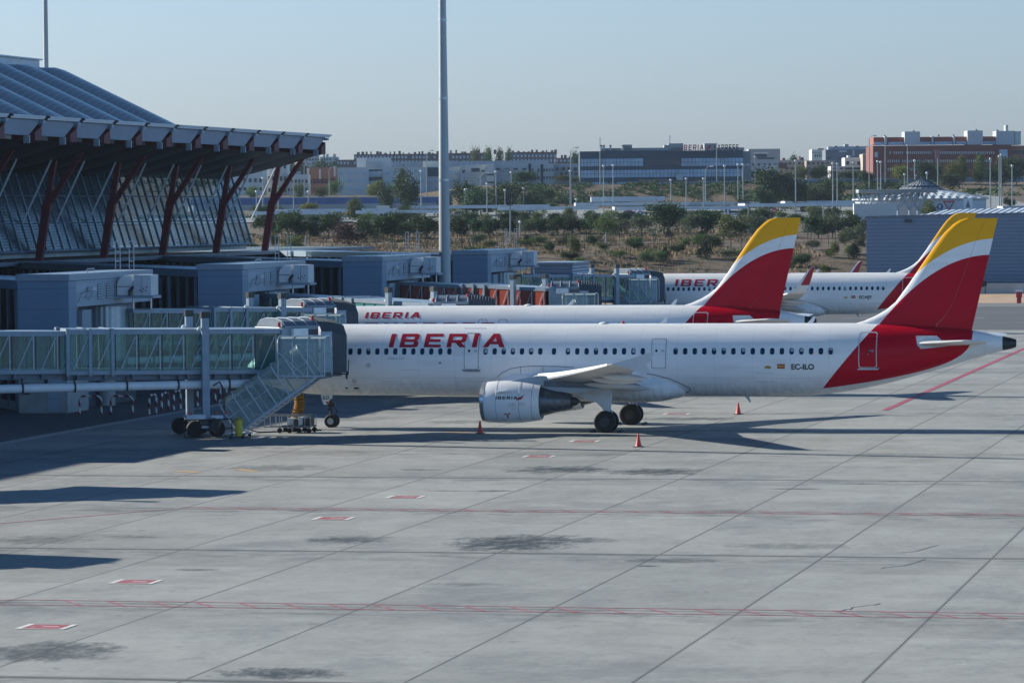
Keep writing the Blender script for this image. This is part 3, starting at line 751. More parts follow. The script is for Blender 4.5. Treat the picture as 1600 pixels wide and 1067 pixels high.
            leaf = [(2.40, 2.17), (2.48, 2.20), (2.57, 2.27), (2.58, 2.23), (2.53, 2.18)]
            mb = MB(); mb.add([cowl(ex+a, b) for a, b in leaf], [tuple(range(len(leaf)))]); mb.build('leaf_emblem', M['gold'], nac, False, True, fix=False)
            mb = MB(); mb.prism([(ex+.98, ez+.55), (ex+1.25, ez+.66), (ex+1.62, ez+.70), (ex+1.66, ez+.60)], 'y', ec-1.32, ec-.95); mb.build('strake', M['white_paint'], nac, False, True)
            mb = MB()
            for a, b in ((1.42, 1.15), (1.62, 1.17)): mb.add([cowl(ex+a, b), cowl(ex+a+.14, b), cowl(ex+a+.14, b+.06), cowl(ex+a, b+.06)], [(0, 1, 2, 3)])
            mb.add([cowl(ex+1.58, .93), cowl(ex+1.63, .93), cowl(ex+1.66, 1.14), cowl(ex+1.56, 1.14)], [(0, 1, 2, 3)])
            mb.build('warning_marking', M['red_paint'], nac, False, True, fix=False)
            for (a0, a1, b0, b1) in ((1.72, 2.02, 1.62, 1.78), (1.92, 2.1, 1.46, 1.76), (2.3, 2.6, 1.70, 1.80), (2.1, 2.3, .86, .98), (1.2, 1.45, .82, .92)):
                o4 = [(a0, b0), (a1, b0), (a1, b1), (a0, b1)]; e_ = .014; i4 = [(a0+e_, b0+e_), (a1-e_, b0+e_), (a1-e_, b1-e_), (a0+e_, b1-e_)]
                mb = MB(); mb.add([cowl(ex+c0, d0) for c0, d0 in o4+i4], [(k4, (k4+1) % 4, 4+(k4+1) % 4, 4+k4) for k4 in range(4)])
                mb.build('access_panel', M['greyink'], nac, False, True, fix=False)
        # tailplane
        mb = MB(); rr = []
        for (y, a, c_, z) in ((.6, L-5.75, 4.0, 4.83), (2, L-4.95, 3.4, 4.90), (4, L-3.85, 2.6, 5.02), (5.9, L-2.85, 1.8, 5.14), (6.25, L-2.4, 1.3, 5.16)):
            rr.append([(a+s1*c_, s_*y, z+b*c_*.85) for s1, b in afw])
        mb.loft(rr); mb.build('tailplane', M['wing_grey'], P, True, True)
        # root plate seen on the red tail
        mb = MB(); mb.prism([(L-5.35, 4.55), (L-5.45, 5.30), (L-4.3, 5.30), (L-3.9, 4.95), (L-3.7, 4.72)], 'y', s_*1.27, s_*1.36); mb.build('tailplane_seal', M['light_grey'], P, False, True)
        # main gear
        gy = 3.795*s_
        legm = MB(); legm.tube([(g, gy, 2.75), (g, gy, .62)], .13, 12); legm.tube([(g-.02, gy-.52, .62), (g-.02, gy+.52, .62)], .09, 10)
        legm.tube([(g+.05, gy, 2.0), (g+.05, gy-s_*1.6, 2.45)], .06, 8); legm.tube([(g+.16, gy, 1.5), (g+.34, gy, 1.1), (g+.12, gy, .75)], .035, 6)
        leg = legm.build('main_gear_leg', M['steel'], P, True, True)
        for dy in (-.46, .46):
            mb = MB(); mb.lathe((g, gy+dy, .62), [(.02, -.14), (.30, -.17), (.34, -.2), (.55, -.2), (.61, -.14), (.625, 0), (.61, .14), (.55, .2), (.34, .2), (.30, .17), (.02, .14)], 'y', 36); whl = mb.build('wheel', M['black'], leg, True, True)
            mb = MB(); mb.lathe((g, gy+dy*1.0, .62), [(.02, -.215), (.22, -.205), (.29, -.18), (.29, .18), (.22, .205), (.02, .215)], 'y', 24); mb.build('hub', M['dark'], whl, True, True)
        mb = MB(); mb.prism([(g-1.7, 2.62), (g-.9, 2.72), (g+.3, 2.9), (g+.42, 2.1), (g+.28, 1.15), (g-.05, 1.15), (g-.2, 1.42), (g-.55, 1.72), (g-1.05, 1.85), (g-1.55, 2.05)], 'y', gy+s_*.30, gy+s_*.34)
        mb.build('gear_door', M['light_grey'], leg, False, True)
    # nose gear
    mb = MB(); nx = 5.07; mb.tube([(nx-.15, 0, 2.2), (nx, 0, .38)], .10, 10); mb.tube([(nx, -.3, .38), (nx, .3, .38)], .07, 8); mb.tube([(nx-.05, 0, 1.1), (nx-.75, 0, 2.0)], .05, 8)
    mb.tube([(nx+.12, 0, 1.35), (nx+.3, 0, .95), (nx+.08, 0, .5)], .04, 6); mb.box(nx-.16, nx+.2, -.12, .12, 1.2, 1.5); mb.tube([(nx-.1, -.25, 1.05), (nx-.1, .25, 1.05)], .09, 8)
    leg = mb.build('nose_gear_leg', M['dark'], P, True, True)
    for dy in (-.27, .27):
        mb = MB(); mb.lathe((nx, dy, .385), [(.02, -.08), (.2, -.11), (.34, -.115), (.385, -.05), (.385, .05), (.34, .115), (.2, .11), (.02, .08)], 'y', 28); whl = mb.build('wheel', M['black'], leg, True, True)
        mb = MB(); mb.lathe((nx, dy, .385), [(.02, -.13), (.10, -.13), (.19, -.12), (.2, .12), (.02, .13)], 'y', 20); mb.build('hub', M['steel'], whl, True, True)
    mb = MB(); mb.prism([(nx-.55, 1.95), (nx+.12, 1.95), (nx+.15, 1.75), (nx-.02, 1.62), (nx-.10, 1.40), (nx-.32, 1.32), (nx-.42, 1.42)], 'y', -.42, -.385)
    dr = mb.build('nose_gear_door', M['white_paint'], leg, False, True)
    if reg:
        vs_, fs_ = text_data(reg.split('-')[-1], .26, .008, sx=.95)
        mb = MB(); mb.add([(nx-.42+a, -.428, 1.66+b) for a, b in vs_], fs_); mb.build('lettering', M['ink'], dr, False, True, fix=False)
        mb = MB(); mb.add([(nx-.24, -.427, 1.42), (nx+.02, -.427, 1.42), (nx+.02, -.427, 1.52), (nx-.24, -.427, 1.52)], [(0, 1, 2, 3)]); mb.build('warning_marking', M['red_paint'], dr, False, True, fix=False)
    # cabin windows (both sides share the layout; starboard ones too)
    rnd = random.Random(int(L*100))
    def rrect(hw, hh, r_, n_=4):
        pts = []
        for (cx, cy, a0) in ((hw-r_, hh-r_, 0), (-hw+r_, hh-r_, 90), (-hw+r_, -hh+r_, 180), (hw-r_, -hh+r_, 270)):
            for i in range(n_+1):
                a = R(a0+90*i/n_); pts.append((cx+r_*math.cos(a), cy+r_*math.sin(a)))
        return pts
    wp = rrect(.125, .185, .11)
    ws = [(a, b) for a, b in rrect(.105, .165, .095)]
    wme = None
    zw = 4.47
    for i, xw_ in enumerate(wins):
        mb = MB(); n_ = len(wp)
        mb.add([(a, side_y(zw+b, .010)-side_y(zw), b) for a, b in wp], [tuple(range(n_))])
        shaded = rnd.random() < .32 
        o = mb.build('window', M['window_dark'], P, False, True, fix=False)
        o.location = (xw_, side_y(zw), zw)
        if shaded:
            cut = rnd.choice((.05, -.02, -.08, .1)); sh = [(a*.78+.02, max(b, cut)) for a, b in ws]
            mb = MB(); mb.add([(a, side_y(zw+b, .014)-side_y(zw), b) for a, b in sh], [tuple(range(len(sh)))])
            mb.build('window_blind', M['window_shade'], o, False, True, fix=False)
    # doors: outline frames wrapped on the skin
    for (x0, x1, z0, z1, kind) in doors:
        xr_c = (x0+x1)/2; hw, hh = (x1-x0)/2, (z1-z0)/2
        outer = rrect(hw, hh, .13, 5); wl = .028 if kind != 'red' else .05
        inner = [(a*(1-wl/hw), b*(1-wl/hh)) for a, b in outer]
        oo, ii = [], []
        no_ = len(outer)
        for j_ in range(no_):
            (a, b), (c2_, d2) = outer[j_], outer[(j_+1) % no_]; (e, f_), (g2, h2) = inner[j_], inner[(j_+1) % no_]
            k_ = max(1, int(abs(d2-b)/.12))
            for q in range(k_):
                oo.append((a+(c2_-a)*q/k_, b+(d2-b)*q/k_)); ii.append((e+(g2-e)*q/k_, f_+(h2-f_)*q/k_))
        nn = len(oo)
        zc_ = (z0+z1)/2
        shr = 1.0 if x1 < L-12 else None
        def sidey2(x, z):
            for (sa, sb) in zip(sec, sec[1:]):
                if sa[0] <= x <= sb[0]:
                    t = (x-sa[0])/(sb[0]-sa[0]); a_ = sa[1]+(sb[1]-sa[1])*t; b_ = sa[2]+(sb[2]-sa[2])*t; hw_ = sa[3]+(sb[3]-sa[3])*t
                    q = (z-(a_+b_)/2)/((a_-b_)/2); return -hw_*math.sqrt(max(0, 1-q*q))
            return -1
        mb = MB(); mb.add([(xr_c+a, sidey2(xr_c+a, zc_+b)-.012, zc_+b) for a, b in oo]+[(xr_c+a, sidey2(xr_c+a, zc_+b)-.012, zc_+b) for a, b in ii], [(k_, (k_+1) % nn, nn+(k_+1) % nn, nn+k_) for k_ in range(nn)])
        d = mb.build('door', M['seam'] if kind != 'red' else M['light_grey'], P, False, True, fix=False)
        circ = [(.07*math.cos(2*PI*i/14), .08*math.sin(2*PI*i/14)) for i in range(14)]
        cx_ = xr_c-hw*.32 if kind != 'red' else xr_c+hw*.2; cz_ = zc_+.0*hh+ (0.03 if kind != 'red' else .02)
        if kind != 'exit':
            mb = MB(); mb.add([(cx_+a, sidey2(cx_+a, 4.50+b)-.014, 4.50+b) for a, b in circ], [tuple(range(14))]); mb.build('door_window', M['window_dark'], d, False, True, fix=False)
            mb = MB()
            for (a0, a1, b0, b1) in ((.12, .34, 4.47, 4.50), (.12, .2, 4.52, 4.545), (-.02, .06, 4.28, 4.30), (.55*hw, .55*hw+.03, 4.40, 4.56)):
                mb.add([(xr_c+a, sidey2(xr_c+a, b)-.014, b) for a, b in ((a0, b0), (a1, b0), (a1, b1), (a0, b1))], [(0, 1, 2, 3)])
            mb.build('door_handle', M['greyink'], d, False, True, fix=False)
        if kind == 'sill' or kind == 'red':
            mb = MB(); mb.prism([(x0-.12, z0+.03), (x0-.05, z0-.10), (x1+.05, z0-.10), (x1+.12, z0+.03), (x1+.02, z0-.02), (x0-.02, z0-.02)], 'y', sidey2(xr_c, z0)-.05, sidey2(xr_c, z0)+.05)
            mb.build('door_sill', M['seam'] if kind == 'sill' else M['light_grey'], d, False, True)
    # lettering on the side
    for (wd, x0, zb_, h, stretch, gap) in words:
        (vs_, fs_), wdt = word_curve(wd, h, gap, .10)
        vs2, fs2 = cut_strips(vs_, fs_, .05)
        mb = MB(); mb.add([(x0+a*stretch, side_y(zb_+b, .016), zb_+b) for a, b in vs2], fs2); mb.build('lettering', M['logo_red'], P, False, True, fix=False)
    if reg:
        xr0 = L-12.37
        vs_, fs_ = text_data(reg, .42, .012, sx=.92)
        vs2, fs2 = cut_strips(vs_, fs_, .06); xm = max(a for a, b in vs2); xs_ = 1.30/xm
        mb = MB(); mb.add([(xr0+a*xs_, side_y(3.46+b, .016), 3.46+b) for a, b in vs2], fs2); mb.build('registration', M['ink'], P, False, True, fix=False)
        fl = MB(); 
        for (a, b, mi) in ((3.50, 3.565, 0), (3.565, 3.69, 1), (3.69, 3.755, 0)):
            fl.cur = mi; fl.add([(xr0-.78, side_y(a, .016), a), (xr0-.34, side_y(a, .016), a), (xr0-.34, side_y(b, .016), b), (xr0-.78, side_y(b, .016), b)], [(0, 1, 2, 3)])
        fl.build('flag', [M['logo_red'], M['gold']], P, False, True, fix=False)
        mb = MB(); cr = [(0, 0), (.34, 0), (.36, .14), (.29, .10), (.25, .18), (.19, .13), (.17, .24), (.15, .13), (.09, .18), (.05, .10), (-.02, .14)]
        mb.add([(xr0-1.48+a, side_y(3.5+b, .016), 3.5+b) for a, b in cr], [tuple(range(len(cr)))]); mb.build('crown_emblem', M['gold'], P, False, True, fix=False)
    if near_text:
        vs_, fs_ = text_data('AIRBUS A321', .16, 0, sx=1.1); mb = MB(); mb.add([(8.95+a, side_y(4.02+b, .014), 4.02+b) for a, b in vs_], fs_); mb.build('small_print', M['greyink'], P, False, True, fix=False)
        mb = MB()
        for (cx_, cz_) in ((7.78, 3.68), (6.85, 2.75)):
            for r0, r1 in ((.10, .125), (0, .04)):
                o_ = [(cx_+r1*math.cos(2*PI*i/16), cz_+r1*math.sin(2*PI*i/16)) for i in range(16)]; i_ = [(cx_+r0*math.cos(2*PI*i/16), cz_+r0*math.sin(2*PI*i/16)) for i in range(16)]
                mb.add([(a, side_y(b, .014), b) for a, b in o_+i_], [(k_, (k_+1) % 16, 16+(k_+1) % 16, 16+k_) for k_ in range(16)])
        mb.build('static_port', M['seam'], P, False, True, fix=False)
        for (cx_, cz_, w_, h_) in ((12.0, 3.82, .05, .06), (6.3, 2.35, .09, .05), (6.88, 2.34, .18, .06)):
            pl = [(cx_+w_*math.cos(2*PI*i/12), cz_+h_*math.sin(2*PI*i/12)) for i in range(12)]; mb = MB(); mb.add([(a, side_y(b, .014), b) for a, b in pl], [tuple(range(12))]); mb.build('vent', M['dark'], P, False, True, fix=False)
        pl_ = [(6.58, 2.52), (6.62, 2.2), (7.17, 2.2), (7.13, 2.52), (6.58, 2.52)]
        mb = MB(); mb.tube([(a, side_y(b, .012), b) for a, b in pl_], .009, 4); mb.build('access_panel', M['greyink'], P, False, True, fix=False)
        mb = MB(); mb.tube([(13.2, side_y(5.75, .012), 5.75), (14.5, side_y(5.75, .012), 5.75)], .01, 4); mb.build('rain_gutter', M['greyink'], P, False, True, fix=False)
        for (xa, za, w_, h_) in ((13.6, 2.75, .75, .55), (24.3, 2.95, .75, .45), (30.2, 2.75, .9, .5), (9.6, 2.6, 1.2, .8)):
            pl_ = [(xa, za), (xa+w_, za), (xa+w_, za+h_), (xa, za+h_), (xa, za)]
            mb = MB(); mb.tube([(a, side_y(b, .006), b) for a, b in pl_], .007, 4); mb.build('access_panel', M['greyink'], P, False, True, fix=False)
    # antennas
    for (xa, h_) in ((.552*L, .38), (.741*L, .38)):
        mb = MB(); mb.prism([(xa-.22, 5.93), (xa+.12, 5.93), (xa+.30, 5.98+h_), (xa+.16, 5.98+h_)], 'y', -.02, .02); mb.build('antenna', M['white_paint'], P, False, True)
    mb = MB(); mb.prism([(.655*L, 1.92), (.655*L+.28, 1.92), (.655*L+.42, 1.52), (.655*L+.34, 1.52)], 'y', -.02, .02); mb.build('antenna', M['light_grey'], P, False, True)
    mb = MB(); mb.lathe((.475*L, 0, 5.97), [(.3, 0), (.26, .05), (.1, .1), (.01, .11)], 'z', 16); mb.build('radome', M['white_paint'], P, True, True)
    mb = MB(); mb.lathe((.49*L if neo else .50*L, 0, 5.97), [(.09, 0), (.09, .1), (.01, .16)], 'z', 10); mb.build('beacon', M['red_paint'], P, True, True)
    # wheel chocks belong to the ground, each its own thing
    return P

def span(a, b, n): return [a+(b-a)*i/(n-1) for i in range(n)]
A321 = 44.51; A320 = 37.57
w1 = span(6.72, 12.54, 12)+span(14.65, 17.83, 7)+[18.62]+span(19.43, 23.73, 9)+span(25.6, 34.37, 17)
p1 = airliner('airliner', 'nearest white airliner with red tail, nose at the glass bridge and big red IBERIA lettering', A321, 21.98, (-63.33, 216.3, 0),
              words=[('IBERIA', 8.96, 4.70, .765, .985, 58)], reg='EC-ILO', wins=w1,
              doors=[(13.40, 14.25, 3.44, 5.50, 'sill'), (24.22, 25.06, 3.50, 5.18, 'plain'), (35.90, 36.92, 3.52, 5.52, 'red'), (4.6, 5.4, 3.44, 5.40, 'plain')])
w2 = span(6.72, 14.0, 14)+[15.05, 16.43]+span(17.4, 27.6, 19)
p2 = airliner('airliner', 'middle white airliner half hidden behind the nearest one, red and gold fin', A320, 17.71, (-73.3, 257.5, 0),
              words=[('IBERIA', 6.75, 5.18, .40, 1.08, 58), ('EXPRESS', 6.75, 4.15, .72, 1.0, 58)], reg='', wins=w2, near_text=False,
              doors=[(29.45, 30.45, 3.52, 5.52, 'red'), (14.75, 15.35, 4.1, 5.10, 'exit'), (16.15, 16.75, 4.1, 5.10, 'exit'), (4.6, 5.4, 3.44, 5.40, 'plain')])
w3 = span(6.15, 12.4, 13)+span(13.0, 27.6, 28)
p3 = airliner('airliner', 'farthest white airliner with EC-NJY on its side, in front of the blue hangar', A320, 17.71, (-73.6, 381.2, 0), neo=True, sharklet=True,
              words=[('IBERIA', 6.8, 4.74, .68, 1.05, 58)], reg='EC-NJY', wins=w3, near_text=False,
              doors=[(29.45, 30.45, 3.52, 5.52, 'red'), (4.6, 5.4, 3.44, 5.40, 'plain')])
# ------------------------------------------------------------------ terminal pier
TB = thing('terminal_building', 'big airport terminal with wavy metal roof, slatted soffit and leaning glass wall', 'terminal', (-118, 300, 0))
V1 = 395.6; NW = 31; V0 = V1-9*NW
# roof top surface: barrel waves running across the building
def top_prof(u):
    return lerp_tab([(-160, 27.7), (-135.3, 27.0), (-134.5, 26.75), (-120.7, 20.1), (-119, 19.6), (-114, 19.3), (-109, 19.8), (-107.4, 20.2)], u)
def bot_prof(u):
    return lerp_tab([(-150, 20.5), (-135, 19.0), (-126, 17.6), (-121, 16.9), (-117.5, 16.65), (-114.5, 16.85), (-112.5, 17.25), (-110.2, 17.8), (-107.3, 18.75)], u)
us = [-160, -150, -142, -137, -135.3, -134.5, -133.8]+[-133+1.0*i for i in range(0, 26)]+[-107.4]
def wave_sheet(prof, us, amp, nper, sign, v0=V0, v1=V1):
    n = int((v1-v0)/9*nper); vs = []; fs = []
    for i in range(n+1):
        v = v0+(v1-v0)*i/n; ph = (v-v0)/9
        a = amp*abs(math.sin(PI*ph))**.8
        for u in us:
            k = 1.0 if u < -118 else max(.25, (-107.4-u)/10.6)
            vs.append((u, v, prof(u)+sign*a*k))
    m_ = len(us)
    for i in range(n):
        for k in range(m_-1): fs.append((i*m_+k, i*m_+k+1, (i+1)*m_+k+1, (i+1)*m_+k))
    return vs, fs
m, nt, p, out = newmat('roof_sheet_metal'); co = coords(nt); sep = N(nt, 'ShaderNodeSeparateXYZ'); nt.links.new(co, sep.inputs[0])
w_ = mth(nt, 'FRACT', mth(nt, 'DIVIDE', sep.outputs[0], .60)); rib = mth(nt, 'LESS_THAN', w_, .22)
w2_ = mth(nt, 'FRACT', mth(nt, 'DIVIDE', sep.outputs[1], 3.0)); rib2 = mth(nt, 'LESS_THAN', w2_, .02)
n1 = noise(nt, co, .35, 5, .6)
base = ramp(nt, n1, [(.3, (.27, .32, .345, 1)), (.7, (.33, .38, .405, 1))])
base = mixc(nt, mth(nt, 'MULTIPLY', rib, .6), base, (.50, .55, .58, 1))
nt.links.new(base, p.inputs['Base Color']); p.inputs['Roughness'].default_value = .42; p.inputs['Metallic'].default_value = .25
b = N(nt, 'ShaderNodeBump'); b.inputs['Strength'].default_value = .5; b.inputs['Distance'].default_value = .1; nt.links.new(rib, b.inputs['Height']); nt.links.new(b.outputs[0], p.inputs['Normal'])
vs, fs = wave_sheet(top_prof, us, .95, 16, 1); mb = MB(); mb.add(vs, fs)
TBo = OFF[TB.name]
o = mb.build('roof', m, TB, True, fix=False)
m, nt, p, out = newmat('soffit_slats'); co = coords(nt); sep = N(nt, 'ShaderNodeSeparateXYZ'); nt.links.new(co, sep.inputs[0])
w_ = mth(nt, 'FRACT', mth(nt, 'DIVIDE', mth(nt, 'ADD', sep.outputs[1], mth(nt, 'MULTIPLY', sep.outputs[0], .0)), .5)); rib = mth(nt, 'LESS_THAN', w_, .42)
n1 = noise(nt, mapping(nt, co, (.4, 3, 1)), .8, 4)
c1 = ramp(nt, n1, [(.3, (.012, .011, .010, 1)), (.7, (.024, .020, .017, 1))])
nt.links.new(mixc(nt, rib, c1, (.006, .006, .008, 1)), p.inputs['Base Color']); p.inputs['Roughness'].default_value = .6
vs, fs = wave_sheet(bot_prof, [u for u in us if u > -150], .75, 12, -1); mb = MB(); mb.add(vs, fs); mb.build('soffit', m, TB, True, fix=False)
# gable closing strip at the far end
mb = MB(); ue = [-150+2*i for i in range(22)]
for a, b in zip(ue, ue[1:]): mb.add([(a, V1, bot_prof(a)), (b, V1, bot_prof(b)), (b, V1, top_prof(b)), (a, V1, top_prof(a))], [(0, 1, 2, 3)])
mb.build('gable', M['bridge_paint'], TB, fix=False)
mb = MB(); mb.tube([(u, V1+.05, bot_prof(u)) for u in [-150+3*i for i in range(15)]], .14, 6); mb.tube([(u, V1, top_prof(u)+.05) for u in [-160+2*i for i in range(27)]], .16, 6)
mb.build('edge_beam', M['dark_red'], TB)
M['fascia'] = mat('fascia_panel', (.23, .31, .40, 1), .5, .1, .08, .5)
# eave: repeated flap units, red brackets, thin plates (visible bays only as parts)
vis0 = 16
for i in range(NW):
    vb = V0+9*i
    seen = vb > 285
    host = TB
    if seen:
        mb = MB(); v0_, v1_ = vb+.2, vb+8.3
        mb.add([(-107.2, v0_, 18.95), (-106.9, v0_, 20.25), (-106.9, v1_+.4, 20.25), (-107.2, v1_-1.9, 18.95),
                (-107.7, v0_, 18.95), (-107.4, v0_, 20.25), (-107.4, v1_+.4, 20.25), (-107.7, v1_-1.9, 18.95)],
               [(0, 3, 2, 1), (4, 5, 6, 7), (0, 1, 5, 4), (3, 7, 6, 2), (1, 2, 6, 5), (0, 4, 7, 3)])
        mb.build('eave_flap', M['fascia'], TB)
        mb = MB(); mb.box(-108.2, -106.55, vb-.4, vb+9.4, 20.27, 20.42); mb.box(-106.75, -106.5, vb-.2, vb+9.9, 20.42, 20.58)
        mb.build('gutter_plate', M['light_grey'], TB)
        mb = MB(); mb.add([(-109.0, vb+7.3, 18.15), (-106.95, vb+7.3, 18.55), (-106.95, vb+7.3, 19.2), (-109.0, vb+7.3, 20.2), (-109.0, vb+9.0, 18.15), (-106.95, vb+9.0, 18.55), (-106.95, vb+9.0, 19.75), (-109.0, vb+9.0, 20.2)],
               [(0, 1, 2, 3), (7, 6, 5, 4), (0, 4, 5, 1), (1, 5, 6, 2), (2, 6, 7, 3), (3, 7, 4, 0)])
        mb.build('eave_bracket', M['dark_red'], TB)
        mb = MB(); mb.box(-106.98, -106.55, vb+8.2, vb+8.9, 19.95, 20.2); mb.build('bracket_clip', M['bridge_paint'], TB)
        mb = MB(); mb.box(-107.5, -107.0, vb+6.0, vb+6.25, 18.3, 18.94); mb.build('drain_pipe', M['bridge_paint'], TB)
mb = MB(); mb.box(-107.7, -107.0, V0, 285, 18.7, 20.3); mb.build('eave_flap', M['fascia'], TB)
# skylights on the ridge
for (a, b) in ((372, 384.6), (385.4, 391.6)):
    mb = MB(); mb.box(-139, -137.2, a, b, 27.6, 28.75); mb.box(-139.3, -136.9, a-.2, b+.2, 28.75, 28.9); mb.build('skylight', M['light_grey'], TB)
# leaning glass wall with mullions, transoms, louvre lines
def gw(v, z): return (-114.6-(z-9.2)*.30, v, z)
m, nt, p, out = newmat('louvred_glass'); co = coords(nt); sep = N(nt, 'ShaderNodeSeparateXYZ'); nt.links.new(co, sep.inputs[0])
w_ = mth(nt, 'FRACT', mth(nt, 'DIVIDE', sep.outputs[2], .26)); lv = mth(nt, 'LESS_THAN', w_, .48)
tr = N(nt, 'ShaderNodeBsdfTransparent'); tr.inputs[0].default_value = (.42, .54, .58, 1)
p.inputs['Base Color'].default_value = (.085, .14, .18, 1); p.inputs['Roughness'].default_value = .18; p.inputs['Metallic'].default_value = .2
n1 = noise(nt, mapping(nt, co, (1, .6, 1)), .22, 3)
fac = mth(nt, 'MULTIPLY_ADD', lv, .26, .26); fac = mth(nt, 'ADD', fac, mth(nt, 'MULTIPLY_ADD', n1, .3, -.15), clamp=True)
mx = N(nt, 'ShaderNodeMixShader'); nt.links.new(fac, mx.inputs[0]); nt.links.new(tr.outputs[0], mx.inputs[1]); nt.links.new(p.outputs[0], mx.inputs[2]); nt.links.new(mx.outputs[0], out.inputs[0])
VG = 393.6
mb = MB(); mb.add([gw(V0, 9.2), gw(VG, 9.2), gw(VG, 16.75), gw(V0, 16.75)], [(0, 1, 2, 3)]); wall = mb.build('glass_wall', m, TB, fix=False)
M['mullion'] = mat('mullion_steel', (.10, .15, .20, 1), .4, .3, .15, 2)
v = VG; k = 0
while v > 286:
    mb = MB(); w_ = .26 if k % 2 == 0 else .07
    a = gw(v, 9.1); b = gw(v, 16.8)
    mb.add([(a[0]+.1, v-w_/2, a[2]), (a[0]+.1, v+w_/2, a[2]), (a[0]-.12, v+w_/2, a[2]), (a[0]-.12, v-w_/2, a[2]), (b[0]+.1, v-w_/2, b[2]), (b[0]+.1, v+w_/2, b[2]), (b[0]-.12, v+w_/2, b[2]), (b[0]-.12, v-w_/2, b[2])],
           [(0, 1, 2, 3), (7, 6, 5, 4), (0, 4, 5, 1), (1, 5, 6, 2), (2, 6, 7, 3), (3, 7, 4, 0)])
    mb.build('mullion', M['mullion'], wall); v -= 2.25; k += 1
mb = MB(); mb.tube([gw(V0, 11.65), gw(VG, 11.65)], .07, 6); mb.tube([gw(V0, 14.1), gw(VG, 14.1)], .07, 6); mb.tube([gw(V0, 9.15), gw(VG, 9.15)], .12, 6); mb.build('transom', M['mullion'], wall)
# inside: floor slab, dark cores, far glazed wall, a few pale blocks seen through the glass
mb = MB(); mb.box(-150, -115.2, V0, VG, 8.6, 9.05); mb.build('floor_slab', M['concrete'], TB)
mb = MB(); mb.box(-136, -119.5, V0, 362, 9.06, 16.4); mb.build('inner_core', mat('dark_interior', (.035, .045, .055, 1), .7), TB)
mb = MB()
for v in [V1-18*i-9 for i in range(7)]: mb.lathe((-128, v, 9.05), [(.35, 0), (.35, 8)], 'z', 12)
mb.build('inner_column', M['bridge_paint'], TB, True)
# tie rods from soffit to glass wall
v = V1+.25
while v > 286:
    a = (-112.5, v, 17.2); b = gw(v, 11.7)
    mb = MB(); mb.tube([a, (b[0]+.1, b[1], b[2])], .09, 6); mb.build('tie_rod', M['light_grey'], TB); v -= 9
# lower podium: dark glazed storeys below the glass wall
mb = MB(); mb.box(-150, -116.0, V0, 440, .02, 8.4); mb.build('podium', M['corridor_dark'], TB)
mb = MB(); mb.box(-149, -116.6, V0+.5, 439.5, .05, 8.2); mb.build('podium_interior', mat('podium_interior', (.02, .025, .03, 1), .8), TB)
mb = MB(); mb.box(-116.3, -113.4, V0, 441, 8.0, 8.35); mb.build('podium_ledge', M['bridge_dark'], TB)

# Y columns
ck = 0
for k in range(7):
    v = 396.8-18*k
    C_ = thing('roof_column', '', 'column', (-115, v, 0), 'red forked roof columns')
    names = ['farthest dark red forked roof column, standing clear of the glass wall', 'second dark red forked roof column from the roof end', 'third dark red forked roof column from the roof end',
             'fourth dark red forked roof column from the roof end', 'fifth dark red forked roof column from the roof end', 'dark red forked roof column with only its arm in view at left edge', 'dark red forked roof column beyond the left edge']
    C_['label'] = names[k]
    base = (-115.0, v, 3.0); knee = (-113.2, v, 13.6); tl = (-112.4, v, 17.9); tr_ = (-109.8, v, 18.15)
    def beam(a, b, wa, wb, d=.34):
        a = Vector(a); b = Vector(b); t = (b-a).normalized(); n_ = Vector((t.z, 0, -t.x))
        rr = []
        for p_, w_ in ((a, wa), (b, wb)): rr.append([p_+n_*w_/2+Vector((0, d, 0)), p_-n_*w_/2+Vector((0, d, 0)), p_-n_*w_/2-Vector((0, d, 0)), p_+n_*w_/2-Vector((0, d, 0))])
        return rr
    kn2 = (-112.98, v, 14.2)
    mb = MB(); mb.loft(beam(base, knee, .50, .74, .27)); mb.build('trunk', M['dark_red'], C_)
    mb = MB(); mb.loft(beam((-113.25, v, 13.4), tl, .46, .46, .24)); mb.build('arm', M['dark_red'], C_)
    mb = MB(); mb.loft(beam((-113.15, v, 13.3), tr_, .46, .38, .25)); mb.build('arm', M['dark_red'], C_)
    mb = MB(); mb.tube([(tl[0], v, 17.85), (tr_[0], v, 17.95)], .09, 8); mb.build('strut', mat('strut_paint%d' % k, (.20, .06, .09, 1), .5) if k == 0 else bpy.data.materials['strut_paint0'], C_)

